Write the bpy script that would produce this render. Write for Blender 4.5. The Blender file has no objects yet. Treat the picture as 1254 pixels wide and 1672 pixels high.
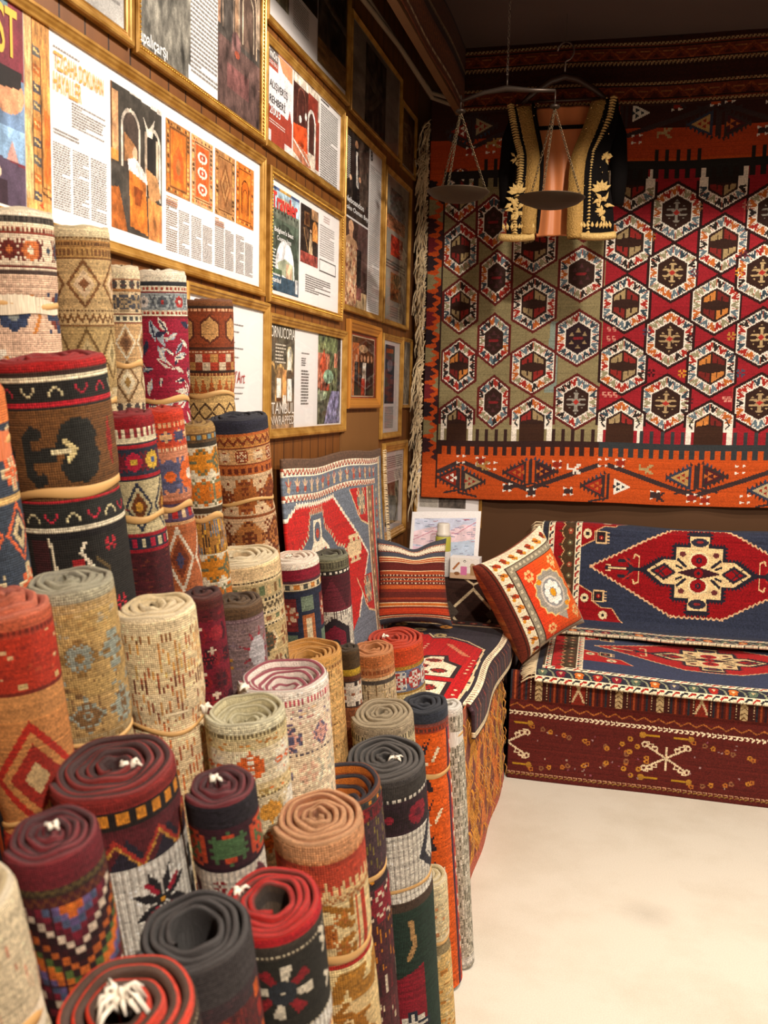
import bpy, bmesh, math, random
import numpy as np
from mathutils import Vector, Matrix, Quaternion
random.seed(7)
RNG = np.random.default_rng(11)
PI = math.pi
SC = bpy.context.scene
COL = SC.collection

# ------------------------------------------------------------------ colour
def srgb(h):
    h = h.lstrip('#')
    return np.array([int(h[i:i + 2], 16) / 255 for i in (0, 2, 4)])
def lin(c):
    c = np.asarray(c, float)
    return np.where(c <= .04045, c / 12.92, ((c + .055) / 1.055) ** 2.4)
def hexa(h): return (*lin(srgb(h)), 1.0)

# ------------------------------------------------------------------ materials
def newmat(name):
    m = bpy.data.materials.new(name); m.use_nodes = True
    nt = m.node_tree
    return m, nt, nt.nodes['Principled BSDF']
def N(nt, t, **kw):
    n = nt.nodes.new(t)
    for k, v in kw.items(): setattr(n, k, v)
    return n
def plain(name, col, rough=.6, metal=0., noise=.12, scale=30., bump=0., bdist=.002, sheen=0., spec=.4):
    m, nt, b = newmat(name)
    b.inputs['Roughness'].default_value = rough
    b.inputs['Metallic'].default_value = metal
    b.inputs['Specular IOR Level'].default_value = spec
    b.inputs['Sheen Weight'].default_value = sheen
    tc = N(nt, 'ShaderNodeTexCoord'); nz = N(nt, 'ShaderNodeTexNoise')
    nz.inputs['Scale'].default_value = scale; nz.inputs['Detail'].default_value = 5
    nt.links.new(tc.outputs['Object'], nz.inputs['Vector'])
    hs = N(nt, 'ShaderNodeMix', data_type='RGBA')
    c = np.array(hexa(col))
    lo = c * (1 - noise); hi = np.minimum(c * (1 + noise), 1); lo[3] = hi[3] = 1
    hs.inputs[6].default_value = lo; hs.inputs[7].default_value = hi
    nt.links.new(nz.outputs['Fac'], hs.inputs[0])
    nt.links.new(hs.outputs[2], b.inputs['Base Color'])
    if bump:
        bp = N(nt, 'ShaderNodeBump'); bp.inputs['Strength'].default_value = bump; bp.inputs['Distance'].default_value = bdist
        nt.links.new(nz.outputs['Fac'], bp.inputs['Height']); nt.links.new(bp.outputs['Normal'], b.inputs['Normal'])
    return m
def weave(name, mode='knot', strength=.6, dist=.0016, rough=.95, sheen=.04, vary=.22):
    """per-knot colour from the attribute; the yarn relief runs along the knot grid (UV counts knots)"""
    m, nt, b = newmat(name)
    b.inputs['Roughness'].default_value = rough
    b.inputs['Specular IOR Level'].default_value = .15
    b.inputs['Sheen Weight'].default_value = sheen; b.inputs['Sheen Roughness'].default_value = .6
    at = N(nt, 'ShaderNodeAttribute', attribute_name='Col')
    uv = N(nt, 'ShaderNodeUVMap', uv_map='UVMap'); sep = N(nt, 'ShaderNodeSeparateXYZ')
    nt.links.new(uv.outputs['UV'], sep.inputs[0])
    nz = N(nt, 'ShaderNodeTexNoise'); nz.inputs['Scale'].default_value = 1.7 if mode != 'pile' else 2.6
    nz.inputs['Detail'].default_value = 4
    nt.links.new(uv.outputs['UV'], nz.inputs['Vector'])
    mr = N(nt, 'ShaderNodeMapRange'); mr.inputs[1].default_value = .3; mr.inputs[2].default_value = .7
    mr.inputs[3].default_value = 1 - vary; mr.inputs[4].default_value = 1 + vary
    nt.links.new(nz.outputs['Fac'], mr.inputs[0])
    mul = N(nt, 'ShaderNodeVectorMath', operation='SCALE')
    nt.links.new(at.outputs['Color'], mul.inputs[0]); nt.links.new(mr.outputs[0], mul.inputs['Scale'])
    nt.links.new(mul.outputs[0], b.inputs['Base Color'])
    def rid(o, k):
        a = N(nt, 'ShaderNodeMath', operation='MULTIPLY'); a.inputs[1].default_value = PI * k; nt.links.new(o, a.inputs[0])
        s = N(nt, 'ShaderNodeMath', operation='SINE'); nt.links.new(a.outputs[0], s.inputs[0])
        q = N(nt, 'ShaderNodeMath', operation='ABSOLUTE'); nt.links.new(s.outputs[0], q.inputs[0]); return q.outputs[0]
    if mode == 'knot':
        mm = N(nt, 'ShaderNodeMath', operation='MULTIPLY'); nt.links.new(rid(sep.outputs[0], 1), mm.inputs[0]); nt.links.new(rid(sep.outputs[1], 1), mm.inputs[1]); h = mm.outputs[0]
    elif mode == 'flat':
        h = rid(sep.outputs[1], 1)
    else: h = None
    ad = N(nt, 'ShaderNodeMath', operation='ADD')
    nt.links.new(nz.outputs['Fac'], ad.inputs[0])
    if h is not None: nt.links.new(h, ad.inputs[1])
    bp = N(nt, 'ShaderNodeBump'); bp.inputs['Strength'].default_value = strength; bp.inputs['Distance'].default_value = dist
    nt.links.new(ad.outputs[0], bp.inputs['Height']); nt.links.new(bp.outputs['Normal'], b.inputs['Normal'])
    return m
def attrmat(name, rough=.6, spec=.3):
    m, nt, b = newmat(name)
    b.inputs['Roughness'].default_value = rough; b.inputs['Specular IOR Level'].default_value = spec
    at = N(nt, 'ShaderNodeAttribute', attribute_name='Col'); nt.links.new(at.outputs['Color'], b.inputs['Base Color'])
    return m

M = {}
M['knot'] = weave('knotted_rug_back', 'knot', .8, .0025)
M['flat'] = weave('kilim_flatweave', 'flat', .4, .001, vary=.14)
M['pile'] = weave('rug_pile', 'pile', .5, .002, sheen=.05, vary=.3)
M['edge'] = weave('rug_edge_wool', 'pile', 1., .004, sheen=.1, vary=.25)
M['print'] = attrmat('printed_paper', .55)
M['paper'] = plain('paper', '#efecec', .6, noise=.02, scale=4)
M['ink'] = plain('printing_ink', '#4a4644', .7, noise=.1)
M['band'] = plain('rubber_band', '#c79c62', .6, noise=.1, scale=12, bump=.2)
M['thread'] = plain('cotton_thread', '#e9e0cf', .9, noise=.12, scale=60, sheen=.2)
M['fringe'] = plain('wool_fringe', '#d9c39c', .95, noise=.25, scale=40, sheen=.2)

def goldmat():
    m, nt, b = newmat('gilded_moulding')
    b.inputs['Metallic'].default_value = .4; b.inputs['Roughness'].default_value = .36
    tc = N(nt, 'ShaderNodeTexCoord'); nz = N(nt, 'ShaderNodeTexNoise'); nz.inputs['Scale'].default_value = 22; nz.inputs['Detail'].default_value = 6
    nt.links.new(tc.outputs['Object'], nz.inputs['Vector'])
    r = N(nt, 'ShaderNodeValToRGB'); r.color_ramp.elements[0].color = hexa('#9c6c24'); r.color_ramp.elements[1].color = hexa('#cfa052')
    r.color_ramp.elements[0].position = .3; r.color_ramp.elements[1].position = .7
    nt.links.new(nz.outputs['Fac'], r.inputs[0]); nt.links.new(r.outputs[0], b.inputs['Base Color'])
    bp = N(nt, 'ShaderNodeBump'); bp.inputs['Strength'].default_value = .12; bp.inputs['Distance'].default_value = .002
    nt.links.new(nz.outputs['Fac'], bp.inputs['Height']); nt.links.new(bp.outputs[0], b.inputs['Normal'])
    return m
M['gold'] = goldmat()
M['goldbead'] = plain('gilded_bead', '#d8a848', .3, .6, .15, 60)
def glassmat():
    m, nt, b = newmat('picture_glass')
    out = nt.nodes['Material Output']; nt.nodes.remove(b)
    t = N(nt, 'ShaderNodeBsdfTransparent'); g = N(nt, 'ShaderNodeBsdfGlossy'); g.inputs['Roughness'].default_value = .03
    f = N(nt, 'ShaderNodeFresnel'); f.inputs['IOR'].default_value = 1.2
    mx = N(nt, 'ShaderNodeMixShader')
    nt.links.new(f.outputs[0], mx.inputs[0]); nt.links.new(t.outputs[0], mx.inputs[1]); nt.links.new(g.outputs[0], mx.inputs[2])
    nt.links.new(mx.outputs[0], out.inputs[0])
    return m
M['glass'] = glassmat()

# ------------------------------------------------------------------ object helpers
def empty(name, loc=(0, 0, 0), label=None, cat=None, group=None, quat=None):
    o = bpy.data.objects.new(name, None); COL.objects.link(o)
    o.empty_display_size = .05; o.location = loc
    if quat is not None: o.rotation_mode = 'QUATERNION'; o.rotation_quaternion = quat
    return tag(o, label, cat, group)
def tag(o, label=None, cat=None, group=None, kind=None):
    if label: o['label'] = label
    if cat: o['category'] = cat
    if group: o['group'] = group
    if kind: o['kind'] = kind
    return o
def obj(name, verts, faces, mat, parent=None, smooth=False, loc=None):
    me = bpy.data.meshes.new(name); me.from_pydata([tuple(map(float, v)) for v in verts], [], faces); me.validate(); me.update()
    if mat: me.materials.append(mat)
    if smooth: me.polygons.foreach_set('use_smooth', [True] * len(me.polygons))
    o = bpy.data.objects.new(name, me); COL.objects.link(o)
    if parent: o.parent = parent
    if loc: o.location = loc
    return o
class MB:
    """collects shapes and links them as one mesh object"""
    def __init__(s): s.v = []; s.f = []
    def add(s, v, f):
        n = len(s.v); s.v += [tuple(map(float, x)) for x in v]; s.f += [tuple(i + n for i in q) for q in f]; return s
    def box(s, a, b, bev=0.):
        (x0, y0, z0), (x1, y1, z1) = a, b
        if bev <= 0:
            return s.add([(x0, y0, z0), (x1, y0, z0), (x1, y1, z0), (x0, y1, z0), (x0, y0, z1), (x1, y0, z1), (x1, y1, z1), (x0, y1, z1)],
                         [(0, 3, 2, 1), (4, 5, 6, 7), (0, 1, 5, 4), (1, 2, 6, 5), (2, 3, 7, 6), (3, 0, 4, 7)])
        bm = bmesh.new(); bmesh.ops.create_cube(bm, size=1)
        for v in bm.verts: v.co = Vector(((x0 + x1) / 2 + v.co.x * (x1 - x0), (y0 + y1) / 2 + v.co.y * (y1 - y0), (z0 + z1) / 2 + v.co.z * (z1 - z0)))
        bmesh.ops.bevel(bm, geom=bm.edges[:], offset=bev, segments=3, affect='EDGES', profile=.6)
        bm.verts.index_update(); s.add([v.co[:] for v in bm.verts], [tuple(v.index for v in f.verts) for f in bm.faces]); bm.free(); return s
    def tube(s, pts, r, n=6, caps=True):
        pts = [Vector(p) for p in pts]; R = r if hasattr(r, '__len__') else [r] * len(pts)
        V = []; F = []; up = None
        for i, p in enumerate(pts):
            t = (pts[min(i + 1, len(pts) - 1)] - pts[max(i - 1, 0)])
            if t.length < 1e-9: t = Vector((0, 0, 1))
            t.normalize()
            if up is None: up = Vector((0, 0, 1)) if abs(t.z) < .9 else Vector((1, 0, 0))
            a = t.cross(up)
            if a.length < 1e-6: a = t.cross(Vector((.3, 1, .2)))
            a.normalize(); b = t.cross(a).normalized(); up = -b if False else up
            for k in range(n):
                q = 2 * PI * k / n; V.append(p + (a * math.cos(q) + b * math.sin(q)) * R[i])
        for i in range(len(pts) - 1):
            for k in range(n):
                F.append((i * n + k, i * n + (k + 1) % n, (i + 1) * n + (k + 1) % n, (i + 1) * n + k))
        if caps: F.append(tuple(range(n))[::-1]); F.append(tuple((len(pts) - 1) * n + k for k in range(n)))
        return s.add(V, F)
    def lathe(s, prof, n=32, c=(0, 0, 0)):
        V = []; F = []
        for (r, z) in prof:
            for k in range(n):
                a = 2 * PI * k / n; V.append((c[0] + r * math.cos(a), c[1] + r * math.sin(a), c[2] + z))
        for i in range(len(prof) - 1):
            for k in range(n): F.append((i * n + k, i * n + (k + 1) % n, (i + 1) * n + (k + 1) % n, (i + 1) * n + k))
        F.append(tuple(range(n))[::-1]); F.append(tuple((len(prof) - 1) * n + k for k in range(n)))
        return s.add(V, F)
    def quad(s, x0, y0, x1, y1, z): return s.add([(x0, y0, z), (x1, y0, z), (x1, y1, z), (x0, y1, z)], [(0, 1, 2, 3)])
    def ball(s, c, r, n=8, m=6, sc=(1, 1, 1)):
        V = []; F = []
        for i in range(m + 1):
            a = PI * i / m
            for k in range(n):
                b = 2 * PI * k / n; V.append((c[0] + sc[0] * r * math.sin(a) * math.cos(b), c[1] + sc[1] * r * math.sin(a) * math.sin(b), c[2] + sc[2] * r * math.cos(a)))
        for i in range(m):
            for k in range(n): F.append((i * n + k, (i + 1) * n + k, (i + 1) * n + (k + 1) % n, i * n + (k + 1) % n))
        return s.add(V, F)
    def build(s, name, mat, parent=None, smooth=False): return obj(name, s.v, s.f, mat, parent, smooth)

# ------------------------------------------------------------------ woven pattern canvas (one cell = one knot)
class Cv:
    def __init__(s, w, h, cell, bg):
        s.nx = max(4, int(round(w / cell))); s.ny = max(4, int(round(h / cell))); s.w = w; s.h = h
        s.a = np.empty((s.ny, s.nx, 3)); s.a[:] = srgb(bg)
        s.cx = (np.arange(s.nx) + .5) * w / s.nx; s.cy = (np.arange(s.ny) + .5) * h / s.ny
    def win(s, x0, y0, x1, y1):
        i0 = max(0, int(math.floor(x0 / s.w * s.nx - .5))); i1 = min(s.nx, int(math.ceil(x1 / s.w * s.nx + .5)))
        j0 = max(0, int(math.floor(y0 / s.h * s.ny - .5))); j1 = min(s.ny, int(math.ceil(y1 / s.h * s.ny + .5)))
        if i1 <= i0 or j1 <= j0: return None
        return i0, i1, j0, j1, s.cx[None, i0:i1], s.cy[j0:j1, None]
    def put(s, w, m, col):
        s.a[w[2]:w[3], w[0]:w[1]][m] = srgb(col) if isinstance(col, str) else col
    def rect(s, x0, y0, x1, y1, col):
        w = s.win(x0, y0, x1, y1)
        if w: s.put(w, (w[4] >= x0) & (w[4] < x1) & (w[5] >= y0) & (w[5] < y1), col)
        return s
    def poly(s, pts, col):
        p = np.array(pts, float); w = s.win(p[:, 0].min(), p[:, 1].min(), p[:, 0].max(), p[:, 1].max())
        if not w: return s
        X = w[4]; Y = w[5]; ins = np.zeros((Y.shape[0], X.shape[1]), bool)
        for k in range(len(p)):
            (xa, ya), (xb, yb) = p[k - 1], p[k]
            if ya == yb: continue
            ins ^= ((ya > Y) != (yb > Y)) & (X < (xb - xa) * (Y - ya) / (yb - ya) + xa)
        s.put(w, ins, col); return s
    def ell(s, x, y, rx, ry, col):
        w = s.win(x - rx, y - ry, x + rx, y + ry)
        if w: s.put(w, ((w[4] - x) / rx) ** 2 + ((w[5] - y) / ry) ** 2 <= 1, col)
        return s
    def line(s, pts, wd, col):
        for (xa, ya), (xb, yb) in zip(pts[:-1], pts[1:]):
            h = wd / 2; w = s.win(min(xa, xb) - h, min(ya, yb) - h, max(xa, xb) + h, max(ya, yb) + h)
            if not w: continue
            dx, dy = xb - xa, yb - ya; L = dx * dx + dy * dy + 1e-12
            t = np.clip(((w[4] - xa) * dx + (w[5] - ya) * dy) / L, 0, 1)
            s.put(w, (w[4] - xa - t * dx) ** 2 + (w[5] - ya - t * dy) ** 2 <= h * h, col)
        return s
    def loop(s, pts, wd, col): return s.line(list(pts) + [pts[0]], wd, col)
    def stamp(s, x, y, bm, cs, cols):
        n, m = bm.shape; w = s.win(x - m * cs / 2, y - n * cs / 2, x + m * cs / 2, y + n * cs / 2)
        if not w: return s
        i = np.floor((w[4] - x + m * cs / 2) / cs).astype(int); j = np.floor((w[5] - y + n * cs / 2) / cs).astype(int)
        ok = (i >= 0) & (i < m) & (j >= 0) & (j < n)
        v = bm[np.clip(j, 0, n - 1), np.clip(i, 0, m - 1)]
        for k, c in enumerate(cols): s.put(w, ok & (v == k + 1), c)
        return s
    def final(s, amp=.06, cool=.0, seed=0, streak=.04):
        g = np.random.default_rng(seed)
        a = s.a * (1 + g.normal(0, amp, (s.ny, s.nx, 1)) + g.normal(0, streak, (s.ny, 1, 1)))
        return lin(np.clip(a, 0.004, 1))

def setcol(me, cols, uv=None):
    at = me.attributes.new('Col', 'FLOAT_COLOR', 'FACE')
    c = np.ones((len(me.polygons), 4), np.float32); c[:, :3] = cols
    at.data.foreach_set('color', c.ravel())
    if uv is not None:
        l = me.uv_layers.new(name='UVMap'); l.data.foreach_set('uv', np.asarray(uv, np.float32).ravel())
def sheet(name, cv, fn, mat, parent=None, seed=0, amp=.06, thick=0., streak=.04, flip=False):
    """one mesh whose quads are the knots of the canvas; fn maps (u, v) in metres to a point"""
    nx, ny = cv.nx, cv.ny
    U, V = np.meshgrid(np.linspace(0, cv.w, nx + 1), np.linspace(0, cv.h, ny + 1))
    X, Y, Z = fn(U, V)
    P = np.stack(np.broadcast_arrays(X, Y, Z), -1).reshape(-1, 3).astype(np.float32)
    i = np.arange(nx)[None, :] + np.arange(ny)[:, None] * (nx + 1)
    F = np.stack([i, i + nx + 1, i + nx + 2, i + 1], -1).reshape(-1, 4)
    cu = np.stack([np.arange(nx)[None, :] + 0 * np.arange(ny)[:, None]] * 4, -1) + np.array([0, 0, 1, 1])
    cvv = np.stack([0 * np.arange(nx)[None, :] + np.arange(ny)[:, None]] * 4, -1) + np.array([0, 1, 1, 0])
    if flip: F = F[:, ::-1]; cu = cu[..., ::-1]; cvv = cvv[..., ::-1]
    me = bpy.data.meshes.new(name)
    me.vertices.add(len(P)); me.vertices.foreach_set('co', P.ravel())
    me.loops.add(F.size); me.loops.foreach_set('vertex_index', F.ravel().astype(np.int32))
    me.polygons.add(len(F)); me.polygons.foreach_set('loop_start', np.arange(0, F.size, 4, dtype=np.int32))
    me.polygons.foreach_set('loop_total', np.full(len(F), 4, np.int32))
    me.polygons.foreach_set('use_smooth', np.ones(len(F), bool))
    me.update(calc_edges=True)
    setcol(me, cv.final(amp, seed=seed, streak=streak).reshape(-1, 3), np.stack([cu, cvv], -1).reshape(-1, 2))
    me.materials.append(mat)
    o = bpy.data.objects.new(name, me); COL.objects.link(o)
    if parent: o.parent = parent
    if thick:
        md = o.modifiers.new('thickness', 'SOLIDIFY'); md.thickness = thick; md.offset = -1
    return o

# ------------------------------------------------------------------ motifs
def sym(seed, n=11, dens=.45, hollow=True):
    """a four-way symmetric ornament on an n x n knot grid (0 empty, 1 outline, 2 fill)"""
    g = np.random.default_rng(seed); h = (n + 1) // 2
    q = np.zeros((h, h), int)
    for i in range(h):
        for j in range(h):
            if i + j >= h - 1 - g.integers(0, 2): q[i, j] = 1 if g.random() < dens + .25 else 2
            elif g.random() < dens * .35: q[i, j] = 1
    q = np.maximum(q, q.T) if g.random() < .6 else q
    t = np.concatenate([q, q[:, ::-1][:, n % 2:]], 1)
    return np.concatenate([t, t[::-1][n % 2:]], 0)
def rosette(n=9):
    c = (n - 1) / 2; y, x = np.mgrid[0:n, 0:n] - c
    r = np.hypot(x, y); a = np.arctan2(y, x)
    pet = r <= c * (.72 + .3 * np.cos(4 * a + PI * 0)) + .3
    b = np.where(pet, 1, 0); b[r < c * .36] = 2; return b
ESS = np.array([[1, 1, 1, 0], [1, 0, 0, 0], [1, 1, 1, 1], [0, 0, 0, 1], [0, 1, 1, 1]])
EXX = np.array([[1, 0, 0, 0, 1], [0, 1, 0, 1, 0], [0, 0, 1, 0, 0], [0, 1, 0, 1, 0], [1, 0, 0, 0, 1]])
ARROW = np.array([[0, 0, 1, 1, 0, 0], [0, 1, 0, 0, 1, 0], [1, 0, 0, 0, 0, 1], [1, 0, 0, 0, 0, 1]])
VEE = ARROW[::-1]
STAR = np.array([[0, 1, 0, 1, 0], [1, 1, 0, 1, 1], [0, 0, 1, 0, 0], [1, 1, 0, 1, 1], [0, 1, 0, 1, 0]])
BIRD = np.array([[1, 0, 0, 0, 0, 1, 1], [1, 0, 0, 0, 1, 1, 0], [1, 1, 1, 1, 1, 0, 0], [0, 0, 0, 1, 1, 1, 0], [0, 0, 0, 1, 0, 1, 1]])
# ================================================================== the room
YB = 4.85
def woodwall():
    m, nt, b = newmat('wood_board_wall')
    b.inputs['Roughness'].default_value = .55
    tc = N(nt, 'ShaderNodeTexCoord'); mp = N(nt, 'ShaderNodeMapping'); mp.inputs['Scale'].default_value = (6, 6, .5)
    nt.links.new(tc.outputs['Object'], mp.inputs[0])
    nz = N(nt, 'ShaderNodeTexNoise'); nz.inputs['Scale'].default_value = 4; nz.inputs['Detail'].default_value = 6; nt.links.new(mp.outputs[0], nz.inputs['Vector'])
    r = N(nt, 'ShaderNodeValToRGB'); r.color_ramp.elements[0].color = hexa('#55300f'); r.color_ramp.elements[1].color = hexa('#8a5420')
    nt.links.new(nz.outputs['Fac'], r.inputs[0])
    sx = N(nt, 'ShaderNodeSeparateXYZ'); nt.links.new(tc.outputs['Object'], sx.inputs[0])
    fr = N(nt, 'ShaderNodeMath', operation='PINGPONG'); fr.inputs[1].default_value = .045; nt.links.new(sx.outputs[1], fr.inputs[0])
    lt = N(nt, 'ShaderNodeMath', operation='GREATER_THAN'); lt.inputs[1].default_value = .003; nt.links.new(fr.outputs[0], lt.inputs[0])
    mx = N(nt, 'ShaderNodeMix', data_type='RGBA'); mx.inputs[6].default_value = hexa('#2c1808')
    nt.links.new(lt.outputs[0], mx.inputs[0]); nt.links.new(r.outputs[0], mx.inputs[7]); nt.links.new(mx.outputs[2], b.inputs['Base Color'])
    bp = N(nt, 'ShaderNodeBump'); bp.inputs['Distance'].default_value = .003; bp.inputs['Strength'].default_value = .6
    nt.links.new(lt.outputs[0], bp.inputs['Height']); nt.links.new(bp.outputs[0], b.inputs['Normal'])
    return m
def floormat():
    m, nt, b = newmat('pale_screed_floor')
    b.inputs['Roughness'].default_value = .6
    tc = N(nt, 'ShaderNodeTexCoord')
    n1 = N(nt, 'ShaderNodeTexNoise'); n1.inputs['Scale'].default_value = 2.2; n1.inputs['Detail'].default_value = 8; n1.inputs['Roughness'].default_value = .65
    n2 = N(nt, 'ShaderNodeTexNoise'); n2.inputs['Scale'].default_value = 260; n2.inputs['Detail'].default_value = 2
    nt.links.new(tc.outputs['Object'], n1.inputs['Vector']); nt.links.new(tc.outputs['Object'], n2.inputs['Vector'])
    r = N(nt, 'ShaderNodeValToRGB'); r.color_ramp.elements[0].color = hexa('#cbc3b2'); r.color_ramp.elements[1].color = hexa('#dad4c6')
    r.color_ramp.elements[0].position = .28; r.color_ramp.elements[1].position = .55
    nt.links.new(n1.outputs['Fac'], r.inputs[0])
    r2 = N(nt, 'ShaderNodeMapRange'); r2.inputs[1].default_value = .3; r2.inputs[2].default_value = .7; r2.inputs[3].default_value = .9; r2.inputs[4].default_value = 1.06
    nt.links.new(n2.outputs['Fac'], r2.inputs[0])
    # a worn grey-brown stain on the floor
    vm = N(nt, 'ShaderNodeVectorMath', operation='DISTANCE'); vm.inputs[1].default_value = (1.22, 3.0, 0)
    nt.links.new(tc.outputs['Object'], vm.inputs[0])
    mr = N(nt, 'ShaderNodeMapRange'); mr.inputs[1].default_value = .0; mr.inputs[2].default_value = .1; mr.inputs[3].default_value = .84; mr.inputs[4].default_value = 1.
    nt.links.new(vm.outputs['Value'], mr.inputs[0])
    m1 = N(nt, 'ShaderNodeMath', operation='MULTIPLY'); nt.links.new(r2.outputs[0], m1.inputs[0]); nt.links.new(mr.outputs[0], m1.inputs[1])
    sc = N(nt, 'ShaderNodeVectorMath', operation='SCALE'); nt.links.new(r.outputs[0], sc.inputs[0]); nt.links.new(m1.outputs[0], sc.inputs['Scale'])
    nt.links.new(sc.outputs[0], b.inputs['Base Color'])
    bp = N(nt, 'ShaderNodeBump'); bp.inputs['Distance'].default_value = .002; bp.inputs['Strength'].default_value = .25
    nt.links.new(n1.outputs['Fac'], bp.inputs['Height']); nt.links.new(bp.outputs[0], b.inputs['Normal'])
    return m
X1, Y0, ZC = 2.75, -1.1, 3.5
def shell(name, a, b, mat): return tag(MB().box(a, b).build(name, mat), kind='structure')
shell('floor', (-.1, Y0, -.1), (X1, YB + .1, 0), floormat())
shell('wall_left', (-.1, Y0, 0), (0, YB + .1, ZC), woodwall())
M['brownwall'] = plain('brown_painted_wall', '#4f3114', .7, noise=.1, scale=6)
shell('wall_back', (0, YB, 0), (X1, YB + .1, ZC), M['brownwall'])
M['plaster'] = plain('warm_plaster', '#3c2c20', .8, noise=.06, scale=3)
shell('wall_right', (X1, Y0, 0), (X1 + .1, YB + .1, ZC), M['plaster'])
shell('wall_front', (-.1, Y0 - .1, 0), (X1 + .1, Y0, ZC), M['plaster'])
M['darkceil'] = plain('dark_ceiling_cloth', '#2a1a10', .85, noise=.2, scale=5)
shell('ceiling', (-.1, Y0 - .1, ZC), (X1 + .1, YB + .1, ZC + .1), M['darkceil'])
shell('trim_1', (0, 3.6, 1.24), (.008, 4.17, 1.535), plain('brown_hardboard', '#7b5328', .7, noise=.08, scale=10))

# canopy of cloth under the ceiling, edged with woven valance bands
can = empty('canopy', (0, 0, 0), 'dark brown cloth canopy stretched under the ceiling, edged with braided woven bands', 'canopy')
M['canopycloth'] = plain('canopy_cloth', '#3a2013', .9, noise=.15, scale=9, sheen=.2)
MB().box((.27, -.5, 3.2), (2.7, 4.6, 3.215)).build('cloth_top', M['canopycloth'], can)
def valance_cv(L, seed):
    c = Cv(L, .29, .006, '#2d120b')
    for z in (.035, .2):
        c.rect(0, z, L, z + .075, '#5a2413'); c.rect(0, z + .006, L, z + .012, '#1b0d08'); c.rect(0, z + .062, L, z + .068, '#1b0d08')
        x = 0
        while x < L:
            c.line([(x, z + .06), (x + .05, z + .018), (x + .1, z + .06)], .007, '#7a3a1a')
            c.poly([(x + .03, z + .058), (x + .05, z + .035), (x + .07, z + .058)], '#3b120c'); c.line([(x - .02, z + .03), (x + .02, z + .03)], .006, '#84512a'); x += .1
        for dz in (-.004, .075):
            x = 0
            while x < L: c.line([(x, z + dz + .006), (x + .012, z + dz - .003)], .007, '#8f7450'); x += .018
    return c
cb = valance_cv(2.43, 1)
sheet('valance', cb, lambda U, V: (.27 + U, 4.6 + .006 * np.sin(U * 9), 3.205 - V + .004 * np.sin(U * 5)), M['flat'], can, 3, .08, .006)
cl = valance_cv(5.1, 2)
cl.rect(0, .15, 5.1, .29, '#5a2c14'); cl.rect(0, .02, 5.1, .1, '#4a2412')
for q in range(300): cl.rect(q * .017, .255, q * .017 + .009, .263, '#c9b08a'); cl.line([(q * .034, .165), (q * .034 + .017, .235), (q * .034 + .034, .165)], .008, '#7a4420'); cl.rect(q * .017, .105, q * .017 + .009, .111, '#8a6a48')
sheet('valance', cl, lambda U, V: (.275 + .004 * np.sin(U * 7) + .05 * (V / .29) * 0, -.5 + U, 3.205 - V), M['flat'], can, 4, .08, .006)
MB().box((.235, -.5, 2.905), (.268, 4.6, 2.93)).build('valance_rail', plain('rail_wood', '#6a4a2c', .6), can)

# cables along the left wall
wir = MB()
for dy in (0, .05):
    wir.tube([(.05, 2.0, 3.02 + dy * .5), (.07, 3.5, 3.03 + dy * .5), (.1, 4.0 + dy, 3.02), (.13, 4.5 + dy, 2.985 - dy * .2), (.2, 4.62 + dy, 2.99 - dy * .3), (.33, 4.66 + dy, 3.04 - dy * .3), (.6, 4.7 + dy, 3.06)], .011, 8)
tag(wir.build('electric_cable', plain('grey_cable', '#8a7a66', .5), None, True), 'pair of grey cables running along the top of the frame wall under the ceiling', 'cable')

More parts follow.
